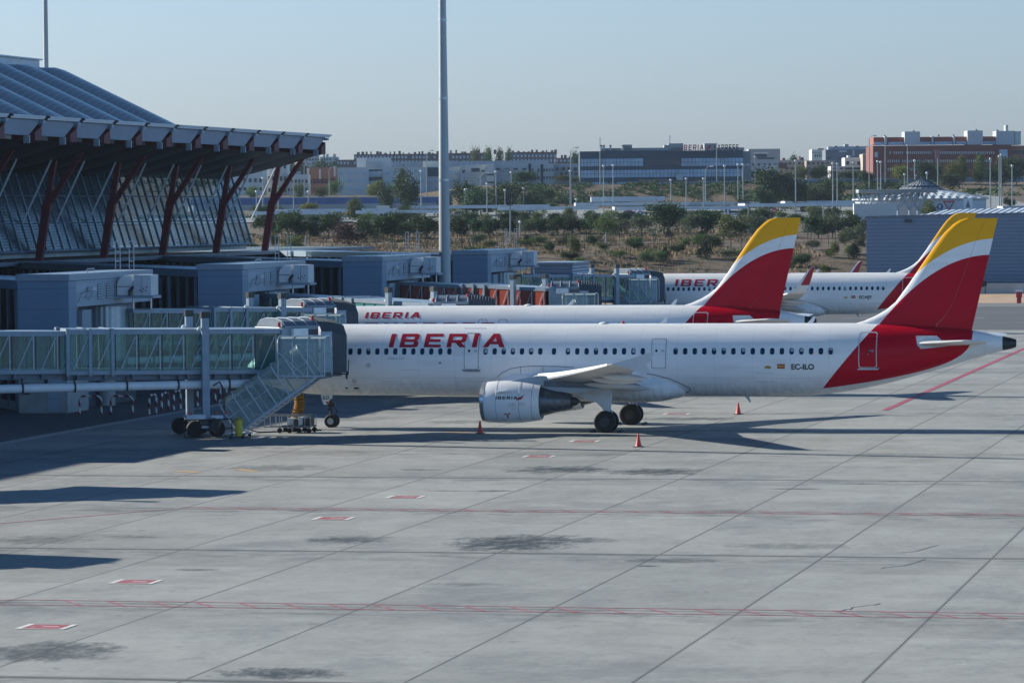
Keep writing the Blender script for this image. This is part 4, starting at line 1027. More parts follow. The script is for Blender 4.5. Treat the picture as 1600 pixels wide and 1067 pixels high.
# ------------------------------------------------------------------ fixed link corridors running to the gate blocks
GATES = [(-82.4, 230.4), (-83.2, 271.6), (-83.2, 312.8), (-83.5, 354.0)]
ords = ['first', 'second', 'third', 'fourth']
for i, (gu, gv) in enumerate(GATES):
    a = (gu+1.5, gv+2.0); L_ = 66; d = Vector((-.55, .835)).normalized()
    b = (a[0]+d.x*L_, a[1]+d.y*L_)
    b = (-116, a[1]+(-116-a[0])*d.y/d.x)
    LC = thing('link_corridor', 'dark glazed corridor with pale roof edge running to the %s gate block' % ['nearest', 'second', 'third', 'farthest'][i], 'corridor', (a[0], a[1], 0), 'link corridors between terminal and gate blocks')
    mb = MB(); mb.obox(a, b, 3.6, .6, 7.75); mb.build('glazing', M['corridor_dark'], LC)
    mb = MB(); mb.obox(a, b, 3.3, .65, 7.6); mb.build('interior', bpy.data.materials['podium_interior'], LC)
    mb = MB(); mb.obox(a, b, 4.1, 7.76, 8.32); mb.build('roof', M['bridge_paint'], LC)
    mb = MB(); mb.obox(a, b, 3.75, 3.9, 4.25); mb.build('floor_band', M['bridge_dark'], LC)
    L2 = math.hypot(b[0]-a[0], b[1]-a[1]); dx, dy = (b[0]-a[0])/L2, (b[1]-a[1])/L2; nx, ny = dy, -dx
    if nx*0+ny*-1 < 0: nx, ny = -nx, -ny
    q = 1.5; cnt = 0
    while q < L2-1:
        cx, cy = a[0]+dx*q, a[1]+dy*q
        mb = MB()
        w_ = .45 if cnt % 3 == 0 else .12
        for sg in (1, -1):
            mb = MB()
            c0 = (cx+nx*1.86*sg, cy+ny*1.86*sg)
            mb.obox((c0[0]-dx*w_/2, c0[1]-dy*w_/2), (c0[0]+dx*w_/2, c0[1]+dy*w_/2), .12, .3, 7.74)
            mb.build('mullion', M['mullion'] if cnt % 3 else M['bridge_paint'], LC)
        q += 2.4; cnt += 1
    mb = MB(); mb.obox(a, b, 3.62, .02, .62); mb.build('plinth', M['concrete'], LC)

# ------------------------------------------------------------------ gate block + jet bridge
def gate(i, gu, gv, cab, ztop_in, ztop_out, face_dir, label, blabel, stairs=True, lift=.775):
    """gate block at (gu, gv); rotunda; tunnel to cab point"""
    B = thing('gate_block', blabel, 'gate building', (gu, gv, 0), 'grey blue gate blocks')
    x0, x1, y0, y1 = gu, gu+3.4, gv, gv+17
    zt = 8.72
    mb = MB(); mb.box(x0, x1, y0, y0+1.5, 2.7, zt-.45); mb.build('clad_block', M['blue_clad'], B, bevel=.03)
    mb = MB(); mb.box(x0, x1, y0+1.5, y1, 6.62, zt-.45); up = mb.build('upper_housing', M['vent_clad'], B, bevel=.03)
    mb = MB(); mb.box(x0-.08, x1+.08, y0-.08, y1+.08, zt-.44, zt); mb.build('parapet', M['bridge_paint'], B, bevel=.03)
    mb = MB(); mb.box(x0, x1-.2, y0+.1, y0+4.2, .02, 2.69); base_ = mb.build('concrete_base', M['concrete'], B)
    mb = MB(); mb.box(x0+1.95, x0+2.85, y0+.04, y0+.12, .1, 2.2); dd = mb.build('door', M['vent_clad'], B); 
    mb = MB(); mb.box(x0+1.72, x0+1.9, y0-.02, y0+.1, 1.9, 2.3); mb.build('wall_lamp', M['dark'], B)
    mb = MB(); mb.box(x0+.2, x0+2.2, y0+1.6, y1, .02, 6.61); mb.build('rear_shaft', M['bridge_dark'], B)
    for q in range(4):
        mb = MB(); va = y0+5.6+q*1.75
        mb.box(x1-.01, x1+.035, va, va+.85, 7.0, 8.0); lo = mb.build('vent', M['seam'], up)
        mb = MB()
        for z_ in range(6): mb.box(x1+.03, x1+.07, va+.05, va+.8, 7.06+z_*.16, 7.13+z_*.16)
        mb.build('louvre', M['light_grey'], lo)
    # cable loop and floodlight
    mb = MB(); mb.tube([(x1+.05, y0+1.7, 6.9), (x1+.15, y0+2.0, 7.45), (x1+.2, y0+3.0, 7.6), (x1+.2, y0+2.6, 7.2), (x1+.2, y0+3.3, 7.05), (x1+.2, y0+4.1, 7.5)], .022, 6); mb.build('cable', M['seam'], B, True)
    mb = MB(); mb.box(x1+.05, x1+.4, y0+3.6, y0+4.3, 7.6, 7.85); mb.build('floodlight', M['light_grey'], B, bevel=.03)
    # roof rails, ladder
    mb = MB()
    mb.tube([(x1-.2, y0+4.2, zt), (x1-.2, y0+4.2, zt+.25), (x1-.2, y0+5.6, zt+.25), (x1-.2, y0+5.6, zt)], .035, 6)
    mb.build('roof_hoop', M['steel'], B)
    mb = MB()
    for dx_ in (-.2, .75):
        for e in (0, .45): mb.tube([(x1-1.0+dx_, y0+13.0+e*2.2, zt-.1), (x1-1.0+dx_, y0+13.0+e*2.2, zt+1.9)], .03, 5)
        for z_ in (.6, 1.25, 1.9): mb.tube([(x1-1.0+dx_, y0+13.0, zt+z_), (x1-1.0+dx_, y0+14.0, zt+z_)], .03, 5)
    mb.build('roof_ladder', M['steel'], B)
    # rotunda
    ru, rv = x1-.6, y0+9.1
    J = thing('jet_bridge', label, 'jet bridge', (ru, rv, 0), 'glass jet bridges')
    mb = MB(); mb.lathe((ru, rv, 0), [(1.34, 3.0), (1.34, 6.5)], 'z', 40); rot = mb.build('rotunda', M['rotunda'], J, True)
    mb = MB(); mb.lathe((ru, rv, 0), [(.55, .05), (.55, 2.98)], 'z', 20); mb.build('rotunda_column', M['concrete'], J, True)
    mb = MB(); mb.lathe((ru, rv, 0), [(1.5, 6.5), (1.5, 6.6)], 'z', 40); mb.build('rotunda_cap', M['bridge_dark'], J, True)
    mb = MB(); mb.box(ru-1.2, ru+.5, rv-6.2, rv-4.4, 2.9, 6.4); mb.build('side_panel', M['bridge_paint'], J, bevel=.02)
    # air handling unit on its platform
    mb = MB(); mb.box(x1+.02, x1+2.65, rv-.2, rv+1.6, 6.98, 7.14); pl_ = mb.build('platform', M['bridge_paint'], J)
    mb = MB(); mb.box(x1+1.3, x1+2.5, rv-.1, rv+1.5, 7.15, 8.5); ac = mb.build('air_unit', M['light_grey'], J, bevel=.03)
    mb = MB()
    for (a, z_) in ((1.75, 7.5), (1.9, 7.42), (2.0, 7.6), (2.15, 7.48), (2.2, 7.7)): mb.lathe((x1+a, rv-.1, z_), [(.05, 0), (.05, -.02), (.01, -.03)], 'y', 10)
    mb.box(x1+1.88, x1+1.9, rv-.115, rv-.105, 7.25, 8.4)
    mb.build('unit_port', M['dark'], ac)
    mb = MB(); prof = []
    cx_, cz_ = ru+1.2, 7.55
    # curved duct: rises from the roof, turns over into the unit
    rr = []
    for a in range(0, 100, 10):
        t = R(a); x_ = ru+1.15-0.0; 
        rr.append([(ru+.15+1.05*1.0*(1-math.cos(t))*0, 0, 0)])
    path = [(0, 6.76), (0, 7.35), (.08, 7.72), (.3, 8.02), (.62, 8.2), (1.0, 8.24)]
    outer = [(rv+2.9, 6.76), (rv+2.9, 7.5), (rv+3.0, 7.9), (rv+3.3, 8.25), (rv+3.7, 8.42), (rv+4.3, 8.45), (rv+4.95, 8.45), (rv+4.95, 7.5), (rv+4.6, 7.45), (rv+4.3, 7.2), (rv+4.25, 6.76)]
    arc = [(x1+.12, 7.16), (x1+.12, 7.7)]+[(x1+.12+.72*(1-math.cos(R(t_))), 7.75+.72*math.sin(R(t_))) for t_ in range(0, 91, 10)]+[(x1+1.29, 8.47), (x1+1.29, 7.72), (x1+1.0, 7.68), (x1+.95, 7.5), (x1+.95, 7.16)]
    mb.prism(arc, 'y', rv+.1, rv+1.2); dct = mb.build('duct', M['white_paint'], J, bevel=.04)
    mb = MB(); mb.tube([(x1+1.0, rv-.05, 7.15), (x1+1.0, rv-.05, 7.4), (x1+1.3, rv-.05, 7.75)], .10, 8); mb.box(x1+.11, x1+.97, rv+.08, rv+.1, 7.72, 7.76); mb.build('duct_hose', M['dark'], J, True)
    mb = MB(); mb.tube([(x1+1.2, rv+.2, 5.0), (x1+1.2, rv+.2, 6.97)], .07, 6); mb.tube([(x1+2.4, rv+.2, 6.3), (x1+2.4, rv+.2, 6.97)], .07, 6); mb.tube([(x1+1.3, rv+.2, 6.3), (x1+2.4, rv+.2, 6.3)], .05, 6); mb.build('platform_post', M['steel'], J)
    # tunnel: sections from rotunda to cab
    a = Vector((ru, rv)); c = Vector(cab); d = (c-a); Lt = d.length; d.normalize(); n_ = Vector((d.y, -d.x))
    if n_.y > 0: n_ = -n_                  # n_ points to the viewer's side
    def P3(s_, off, z): q = a+d*s_+n_*off; return (q.x, q.y, z)
    def zt_(s_): return ztop_in+(ztop_out-ztop_in)*s_/Lt
    def seg_box(mb, s0, s1, o0, o1, z0, z1):
        vs_ = []
        for s_ in (s0, s1):
            for o_ in (o0, o1):
                for z_ in (z0, z1): vs_.append(P3(s_, o_, zt_(s_)-z_))
        mb.add(vs_, [(0, 2, 3, 1), (4, 5, 7, 6), (0, 1, 5, 4), (2, 6, 7, 3), (1, 3, 7, 5), (0, 4, 6, 2)])
    S = [(1.5, Lt*.42, 1.42, .16), (Lt*.38, Lt*.72, 1.58, .06), (Lt*.46, Lt-1.2, 1.72, -.04)]
    S = [(1.2, Lt*.455, 1.45, .10), (Lt*.455, Lt-1.0, 1.66, 0)]
    for si, (s0, s1, hw, dz) in enumerate(S):
        mb = MB(); seg_box(mb, s0, s1, -hw, hw, dz+.27, dz+0.0); rf = mb.build('roof_beam', M['bridge_paint'], J)
        mb = MB(); seg_box(mb, s0, s1, -hw, hw, 2.50-dz*.6, 2.28-dz*.6); mb.build('floor_beam', M['bridge_paint'], J)
        mb = MB(); seg_box(mb, s0, s1, -hw+.35, hw-.35, 2.82-dz*.6, 2.51-dz*.6)
        q = s0+.5
        while q < s1: seg_box(mb, q, q+.12, -hw+.02, hw-.02, 2.76-dz*.6, 2.515-dz*.6); q += 1.55
        mb.build('underframe', M['bridge_dark'], J)
        for o_ in (hw-.05, -hw+.05):
            mb = MB(); mb.add([P3(s0, o_, zt_(s0)-.27-dz), P3(s1, o_, zt_(s1)-.27-dz), P3(s1, o_, zt_(s1)-2.29+dz*.6), P3(s0, o_, zt_(s0)-2.29+dz*.6)], [(0, 1, 2, 3)])
            mb.build('glazing', M['red_panes'] if (i == 3) else M['tunnel_glass'], J, fix=False)
        # outer mullions, inner posts and diagonals
        q = s0+.02; cnt = 0; mi = MB()
        while q < s1-.1:
            for o_ in (hw-.03, -hw+.03): mb = MB(); seg_box(mb, q-.025, q+.025, o_-.025, o_+.03, 2.28-dz*.6, .27+dz); mb.build('mullion', M['dark'], J)
            for o_ in (hw+.01, -hw-.01):
                mi = MB(); mi.tube([P3(q+1.18, o_, zt_(q)-2.25), P3(q+1.18, o_, zt_(q)-.35)], .04, 5); mi.build('inner_post', M['light_grey'], J)
                if q+1.2 < s1: mi = MB(); mi.tube([P3(q+.3, o_, zt_(q)-2.2), P3(q+1.1, o_, zt_(q)-.45)], .03, 5); mi.build('brace', M['light_grey'], J)
            q += 1.32; cnt += 1
    mb = MB()
    for s_ in (Lt*.455, Lt*.455+1.25, Lt*.455+2.5):
        hw = 1.70
        for o_ in (hw, -hw): seg_box(mb, s_-.09, s_+.09, o_-.06, o_+.06, 2.56, -.03)
        seg_box(mb, s_-.09, s_+.09, -hw, hw, .1, -.04)
    mb.build('portal_frame', M['bridge_paint'], J)
    mb = MB(); seg_box(mb, 2.0, Lt-2.4, -.75, .75, 2.27, 2.20); mb.build('walkway', M['light_grey'], J)
    # white conduit tube under the tunnel
    mb = MB(); mb.tube([P3(.5, 1.5, 2.95), P3(Lt-2.6, 1.5, 2.95)], .25, 14); cd = mb.build('conduit', M['white_paint'], J, True)
    mb = MB(); q = 2.5
    while q < Lt-3: mb.tube([P3(q, 1.5, 2.95), P3(q+.1, 1.5, 2.95)], .28, 14); mb.tube([P3(q+.05, 1.5, 3.1), P3(q+.05, 1.5, 3.5)], .05, 6); q += 2.9
    mb.build('pipe_clamp', M['dark'], cd, True)
    # lift legs + bogie
    sl_ = Lt*lift
    for o_ in (2.0, -2.0):
        mb = MB(); mb.box(-.16, .16, -.13, .13, 0, 0.01); mb = MB()
        c0 = a+d*sl_+n_*o_
        mb.obox((c0.x-d.x*.2, c0.y-d.y*.2), (c0.x+d.x*.2, c0.y+d.y*.2), .34, .95, zt_(sl_)+.62); lg = mb.build('lift_column', M['bridge_paint'], J)
        mb = MB(); mb.obox((c0.x-d.x*.24, c0.y-d.y*.24), (c0.x+d.x*.24, c0.y+d.y*.24), .42, zt_(sl_)+.62, zt_(sl_)+.98); mb.build('motor_cap', M['dark'], lg)
        mb = MB(); mb.lathe((c0.x-d.x*.32, c0.y-d.y*.32, zt_(sl_)-.02), [(.14, 0), (.12, .1), (.02, .18)], 'z', 12); mb.build('lamp_dome', M['white_paint'], lg, True)
    mb = MB(); c0 = a+d*sl_
    p0 = c0+n_*2.4; p1_ = c0-n_*2.4
    mb.obox((p1_.x, p1_.y), (p0.x, p0.y), .9, .72, 1.0)
    bog = mb.build('bogie', M['dark'], J, bevel=.03)
    for o_ in (1.9, -1.9):
        for e in (-.62, .62):
            cc = c0+n_*o_+d*e
            mb = MB(); ring_ = []
            prof = [(.02, -.2), (.30, -.2), (.46, -.17), (.47, 0), (.46, .17), (.30, .2), (.02, .2)]
            rr = []
            for r_, h in prof: rr.append([(cc.x+n_.x*h+d.x*r_*math.cos(2*PI*k/24), cc.y+n_.y*h+d.y*r_*math.cos(2*PI*k/24), .5+r_*math.sin(2*PI*k/24)) for k in range(24)])
            mb.loft(rr); mb.build('wheel', M['black'], bog, True)
    mb = MB(); q0 = c0+n_*2.0
    for e in (-1.35, 1.35, .1):
        pp = q0+d*e; mb.tube([(pp.x+n_.x*.5, pp.y+n_.y*.5, .1), (pp.x+n_.x*.5, pp.y+n_.y*.5, 1.05)], .03, 5)
    e0 = q0-d*1.35+n_*.5; e1 = q0+d*1.35+n_*.5
    for z_ in (.1, .55, 1.05): mb.tube([(e0.x, e0.y, z_), (e1.x, e1.y, z_)], .03, 5)
    mb.build('guard_rail', M['dark'], bog)
    mb = MB(); q1 = q0+n_*.15; mb.obox((q1.x-d.x*1.2, q1.y-d.y*1.2), (q1.x-d.x*.1, q1.y-d.y*.1), .5, 1.05, 1.32); mb.obox((q1.x+d.x*.2, q1.y+d.y*.2), (q1.x+d.x*.9, q1.y+d.y*.9), .5, 1.05, 1.25)
    mb.obox((q1.x-d.x*.3, q1.y-d.y*.3), (q1.x+d.x*.4, q1.y+d.y*.4), .3, .5, .7)
    mb.build('drive_box', M['light_grey'], bog, bevel=.03)
    for e in (-.9, .6, 1.1): pp = q1+d*e; mb = MB(); mb.lathe((pp.x, pp.y, 1.32), [(.07, 0), (.07, .12), (.02, .16)], 'z', 10); mb.build('beacon', M['red_cone'], bog)
    mb = MB(); pp = q0+d*.45; mb.tube([(pp.x, pp.y, 2.9), (pp.x+d.x*.35, pp.y+d.y*.35, 3.1), (pp.x+d.x*.6, pp.y+d.y*.6, 2.6), (pp.x+d.x*.6, pp.y+d.y*.6, 1.4), (pp.x+d.x*.9, pp.y+d.y*.9, .9), (pp.x+d.x*1.3, pp.y+d.y*1.3, .8)], .05, 6); mb.build('cable', M['dark'], J, True)
    # cab: body, ribbed roof, bellows reaching the fuselage
    fd = Vector((math.cos(face_dir), math.sin(face_dir))); sd = Vector((fd.y, -fd.x))     # sd: viewer side
    if sd.y > 0: sd = -sd
    zc0 = zt_(Lt)
    def Q(f_, s_, z): q = c+fd*f_+sd*s_; return (q.x, q.y, z)
    mb = MB()
    vs_ = [Q(f_, s_, z) for f_ in (-1.5, 1.0) for s_ in (-1.35, 1.35) for z in (zc0-2.5, zc0+.1)]
    mb.add(vs_, [(0, 2, 3, 1), (4, 5, 7, 6), (0, 1, 5, 4), (2, 6, 7, 3), (1, 3, 7, 5), (0, 4, 6, 2)]); cb_ = mb.build('cab', M['bridge_paint'], J, bevel=.03)
    # roof vault with ribs
    mb = MB(); rr = []
    for f_ in (-1.35, -1.2, 1.0): rr.append([Q(f_, s_, zc0+.12+h) for s_, h in ((-1.4, 0), (-1.1, .30), (-.4, .44), (.4, .43), (1.1, .28), (1.45, 0))])
    mb.loft(rr); mb.build('roof_vault', M['vault_grey'], J)
    mb = MB()
    for f_ in (-1.3, -.55, .2, .95): mb.tube([Q(f_, s_, zc0+.14+h) for s_, h in ((-1.4, 0), (-1.1, .31), (-.4, .45), (.4, .44), (1.1, .29), (1.47, 0))], .03, 5)
    mb.tube([Q(-1.35, 1.48, zc0+.12), Q(1.0, 1.48, zc0+.12)], .04, 5)
    mb.build('roof_rib', M['vent_clad'], J)
    mb = MB(); vs_ = [Q(f_, s_, z) for f_ in (-.9, .1) for s_ in (1.37, 1.65) for z in (zc0-.42, zc0+.02)]
    mb.add(vs_, [(0, 2, 3, 1), (4, 5, 7, 6), (0, 1, 5, 4), (2, 6, 7, 3), (1, 3, 7, 5), (0, 4, 6, 2)]); mb.build('control_box', M['white_paint'], J, bevel=.02)
    mb = MB(); vs_ = [Q(f_, s_, z) for f_ in (.2, .95) for s_ in (1.355, 1.40) for z in (zc0-.35, zc0-.05)]
    mb.add(vs_, [(0, 2, 3, 1), (4, 5, 7, 6), (0, 1, 5, 4), (2, 6, 7, 3), (1, 3, 7, 5), (0, 4, 6, 2)]); mb.build('cab_window', M['window_dark'], J)
    mb = MB(); q = Q(.9, .9, zc0+.42); mb.lathe(q, [(.09, 0), (.09, .22), (.03, .28)], 'z', 10); mb.build('beacon', M['red_paint'], J); mb = MB(); q = Q(-1.5, 1.1, zc0+.12); mb.lathe(q, [(.09, 0), (.09, .22), (.03, .28)], 'z', 10); mb.build('beacon', M['red_paint'], J)
    # bellows: arch-profile folds
    mb = MB(); rr = []
    nf = 9
    for k in range(nf*2+1):
        f_ = 1.0+k*(1.75/(nf*2)); g_ = (0 if k % 2 else .07); drop = .28*(k/(nf*2))**2
        rr.append([Q(f_+.02, s_*(1+g_*.4), z-g_*0 if z < zc0-2 else z+g_-drop) for s_, z in ((-1.5, zc0-2.55), (-1.55, zc0-.25), (-1.25, zc0+.32), (-.5, zc0+.54), (.5, zc0+.54), (1.25, zc0+.32), (1.55, zc0-.25), (1.5, zc0-2.55))])
    mb.loft(rr, cap=False); mb.build('bellows', mat('bellows_fabric', (.06, .08, .10, 1), .8) if 'bellows_fabric' not in bpy.data.materials else bpy.data.materials['bellows_fabric'], J)
    mb = MB(); vs_ = [Q(f_, s_, z) for f_ in (1.0, 1.75) for s_ in (1.56, 1.62) for z in (zc0-2.5, zc0-.2)]
    mb.add(vs_, [(0, 2, 3, 1), (4, 5, 7, 6), (0, 1, 5, 4), (2, 6, 7, 3), (1, 3, 7, 5), (0, 4, 6, 2)])
    mb.build('side_screen', M['vent_clad'], J, bevel=.02)
    mb = MB(); mb.tube([Q(.6, 1.6, zc0-2.55), Q(2.6, 1.7, zc0-2.62), Q(2.8, 1.5, zc0-2.9), Q(2.9, 1.4, zc0-2.5)], .05, 6); mb.tube([Q(2.9, 1.5, zc0-2.7), Q(2.95, 1.5, zc0-1.8)], .03, 6); mb.build('bumper_cable', M['dark'], J)
    # under-cab beams
    mb = MB(); vs_ = [Q(f_, s_, z) for f_ in (-1.8, 2.6) for s_ in (-1.3, 1.3) for z in (zc0-2.75, zc0-2.52)]
    mb.add(vs_, [(0, 2, 3, 1), (4, 5, 7, 6), (0, 1, 5, 4), (2, 6, 7, 3), (1, 3, 7, 5), (0, 4, 6, 2)]); mb.build('cab_floor', M['bridge_dark'], J)
    if stairs:
        # landing canopy beside the cab and covered stair down to the ground; runs back along -U
        zl = zc0-2.55; y_s = None
        ox = c.x+2.3; oy = c.y-3.1; wd = 1.25            # canopy centre line y, half width later
        # landing box from x=ox-2.2 .. ox+.6
        def arch(xc, zb_, zt2, hw, slope=0):
            return [(xc, oy-hw, zb_), (xc, oy-hw, zt2-.35), (xc, oy-hw+.12, zt2-.12), (xc, oy-hw+.4, zt2), (xc, oy+hw-.4, zt2), (xc, oy+hw-.12, zt2-.12), (xc, oy+hw, zt2-.35), (xc, oy+hw, zb_)]
        x_r = ox+.75; x_l = ox-1.95
        mb = MB(); mb.loft([arch(x_l, zl, zl+2.2, .75), arch(x_r, zl, zl+2.2, .75)], cap=False, closed=False); mb.build('landing_canopy', M['acrylic'], J, fix=False)
        mb = MB()
        for xx in (x_l, x_l+.85, x_l+1.7, x_r-.02):
            mb.tube(arch(xx, zl, zl+2.2, .77), .035, 6)
        mb.tube([(x_l, oy-.77, zl), (x_r, oy-.77, zl)], .06, 6); mb.tube([(x_l, oy-.6, zl+2.2), (x_r, oy-.6, zl+2.2)], .03, 6)
        mb.build('canopy_frame', M['light_grey'], J, True)
        mb = MB(); mb.box(x_l+.6, x_r, oy-.72, oy+.72, zl-.12, zl-.02); mb.build('landing', M['bridge_dark'], J)
        # stair
        xs0, zs0 = ox+.25, zl-.05; xs1, zs1 = ox-4.25, .25
        n_st = 6; dxs = (xs1-xs0)/n_st; dzs = (zs1-zs0)/n_st
        tt = Vector((xs1-xs0, 0, zs1-zs0)).normalized(); nn = Vector((tt.z, 0, -tt.x)) ; nn = nn if nn.z > 0 else -nn
        def sarch(k, hw=.68, hgt=2.15, g=0):
            b_ = Vector((xs0+dxs*k, oy-.1, zs0+dzs*k)); r_ = []
            for s2, h in ((-hw, 0), (-hw, hgt*.72), (-hw*.85, hgt*.88), (-hw*.5, hgt*.98), (0, hgt), (hw*.5, hgt*.98), (hw*.85, hgt*.88), (hw, hgt*.72), (hw, 0)):
                q = b_+nn*h; r_.append((q.x, q.y+s2, q.z))
            return r_
        mb = MB(); mb.loft([sarch(0), sarch(n_st)], cap=False, closed=False); mb.build('stair_canopy', M['acrylic'], J, fix=False)
        mb = MB()
        for k in range(0, n_st+1): 
            mb.tube(sarch(k*1.0, .70, 2.17), .045, 6)
        for s2 in (-.7, .7): mb.tube([(xs0, oy-.1+s2, zs0), (xs1, oy-.1+s2, zs1)], .09, 6)
        q0_ = Vector((xs0, oy-.1-.7, zs0))+nn*1.0; q1_ = Vector((xs1, oy-.1-.7, zs1))+nn*1.0; mb.tube([q0_, q1_], .02, 5)
        mb.tube([(x_l, oy-.78, zl+1.35), (ox-.45, oy-.78, zl+.05)], .03, 6)
        mb.build('stair_frame', M['light_grey'], J, True)
        mb = MB()
        for k in range(16):
            x_ = xs0+(xs1-xs0)*(k+.5)/16; z_ = zs0+(zs1-zs0)*(k+.5)/16; mb.box(x_-.15, x_+.15, oy-.7, oy+.5, z_-.02, z_+.02)
        mb.build('stair_tread', M['steel'], J)
        mb = MB(); mb.box(xs1-.55, xs1+.4, oy-.9, oy+.7, .16, .24); ft = mb.build('stair_foot', M['bridge_paint'], J)
        for e in (-.4, .25):
            for s2 in (-.75, .55): mb = MB(); mb.lathe((xs1+e, oy+s2, .09), [(.02, -.05), (.09, -.05), (.09, .05), (.02, .05)], 'y', 12); mb.build('castor', M['black'], ft)
    return B, J

fdeg = R(50)
gate(0, -82.4-.1, 230.4-41.2, (-59.0, 210.2), 6.30, 5.95, fdeg, 'long glass jet bridge docked at the nearest airliner with covered stairs to the ground', 'gate block beyond the left edge of the photo serving the nearest airliner')
gate(1, -82.4, 230.4, (-69.1, 251.4), 6.42, 6.05, fdeg, 'glass jet bridge docked at the middle airliner behind the nearest bridge', 'nearest grey blue gate block with curved duct on its roof, behind the long glass bridge')
gate(2, -83.2, 271.6, (-62.4, 265.4), 6.50, 5.95, R(10), 'retracted glass jet bridge just beyond the middle airliner', 'second grey blue gate block, its duct above the middle jet bridge', stairs=False)
gate(3, -83.2, 312.8, (-64.0, 312.6), 6.55, 6.0, R(10), 'jet bridge with brick red panes reflecting, between the middle and farthest airliners', 'third grey blue gate block at the foot of the tall light mast')
gate(4, -83.5, 354.0, (-70.2, 375.0), 6.45, 6.0, fdeg, 'farthest glass jet bridge docked at the EC-NJY airliner', 'farthest grey blue gate block with duct, right of the tall mast')
gate(-1, -82.4, 230.4-82.4, (-64.6, 167.6), 6.3, 6.2, R(75), 'empty jet bridge beyond the left edge casting its shadow on the apron', 'gate block beyond the left edge of the photo, next stand', stairs=False)
gate(-2, -82.4, 230.4-117, (-60.5, 134.6), 6.3, 6.6, R(75), 'empty jet bridge far beyond the left edge, shadow in the left foreground', 'gate block far beyond the left edge of the photo', stairs=False)
# ------------------------------------------------------------------ small things on the apron
def cone(u, v, label):
    t = thing('traffic_cone', label, 'traffic cone', (u, v, .02), 'traffic cones around the nearest airliner')
    mb = MB(); mb.lathe((u, v, .02), [(.19, .03), (.155, .1), (.10, .36), (.055, .60), (.045, .70), (.02, .71)], 'z', 20); mb.build('cone_body', M['red_cone'], t, True)
    mb = MB(); mb.box(u-.24, u+.24, v-.24, v+.24, .022, .06); mb.build('cone_base', M['dark'], t, bevel=.01)
cone(-48.2, 210.7, 'dark red traffic cone standing in shadow left of the engine')
cone(-37.1, 199.4, 'red traffic cone in the sun in front of the main wheels')
cone(-36.9, 231.4, 'red traffic cone behind the fuselage, below the EC-ILO rear half')
for nm, g, v0, who in (('', -63.33+21.98, 216.3, 'nearest'),):
    for s_, sd in ((-1, 'near'), (1, 'far')):
        for e, fb in ((-.80, 'front'), (.80, 'rear')):
            t = MB(); u = g+e; v = v0+3.795*s_
            t.prism([(u-.12, .022), (u+.12, .022), (u+.05*(-1 if e > 0 else 1)+.0, .16)], 'y', v-.6, v+.6)
            o = t.build('wheel_chock', M['black']); tag(o, 'black wheel chock %s the %s main wheels of the nearest airliner' % ('ahead of' if e < 0 else 'behind', sd), 'wheel chock', 'wheel chocks')
# hoop barriers
def stripes(name):
    m, nt, p, out = newmat(name); co = coords(nt); sep = N(nt, 'ShaderNodeSeparateXYZ'); nt.links.new(co, sep.inputs[0])
    s_ = mth(nt, 'ADD', mth(nt, 'ADD', sep.outputs[0], sep.outputs[1]), sep.outputs[2])
    w_ = mth(nt, 'LESS_THAN', mth(nt, 'FRACT', mth(nt, 'DIVIDE', s_, .72)), .5)
    nt.links.new(mixc(nt, w_, (.70, .70, .68, 1), (.20, .012, .02, 1)), p.inputs['Base Color']); p.inputs['Roughness'].default_value = .5
    return m
M['stripes'] = stripes('red_white_stripes')
def hoop(u, v, along, label):
    w_ = 1.42; h_ = 1.18
    pts = [(0, 0), (0, h_-.25), (.08, h_-.08), (.25, h_), (w_-.25, h_), (w_-.08, h_-.08), (w_, h_-.25), (w_, 0)]
    mb = MB(); mb.tube([((u+a, v, .02+b) if along == 'x' else (u, v+a, .02+b)) for a, b in pts], .065, 10)
    o = mb.build('hoop_barrier', M['stripes'], None, True)
    return tag(o, label, 'barrier', 'red and white hoop barriers')
hoop(-77.7, 228.4, 'x', 'red and white hoop barrier facing us, next to the grey door')
hoop(-75.7, 228.5, 'x', 'red and white hoop barrier facing us, left of the receding row')
oo = ['first', 'second', 'third', 'fourth', 'fifth', 'sixth', 'seventh', 'eighth', 'ninth', 'tenth']
for k in range(10): hoop(-73.5, 229.4+2.55*k, 'y', '%s from the left in the receding row of hoop barriers' % oo[k])
# speed sign on the concrete wall
t = thing('speed_sign', 'round speed limit sign reading 30 on the concrete wall', 'sign', (-82.0, 188.9+41.3, 3.0))
def disc(mb, cx, cy, cz, r, n=32):
    mb.add([(cx+r*math.cos(2*PI*i/n), cy, cz+r*math.sin(2*PI*i/n)) for i in range(n)], [tuple(range(n))])
su, sv, sz = -81.85, 230.33, 1.55
mb = MB(); mb.lathe((su, sv+.03, sz), [(.02, -.04), (.36, -.04), (.36, .02)], 'y', 32, False); mb.build('plate', M['dark_red'], t, True)
mb = MB(); disc(mb, su, sv-.015, sz, .27); mb.build('face', M['light_grey'], t, fix=False)
vs_, fs_ = text_data('30', .34, .012); xm = max(a for a, b in vs_)/2
mb = MB(); mb.add([(su-xm+a, sv-.02, sz-.12+b) for a, b in vs_], fs_); mb.build('lettering', M['ink'], t, fix=False)
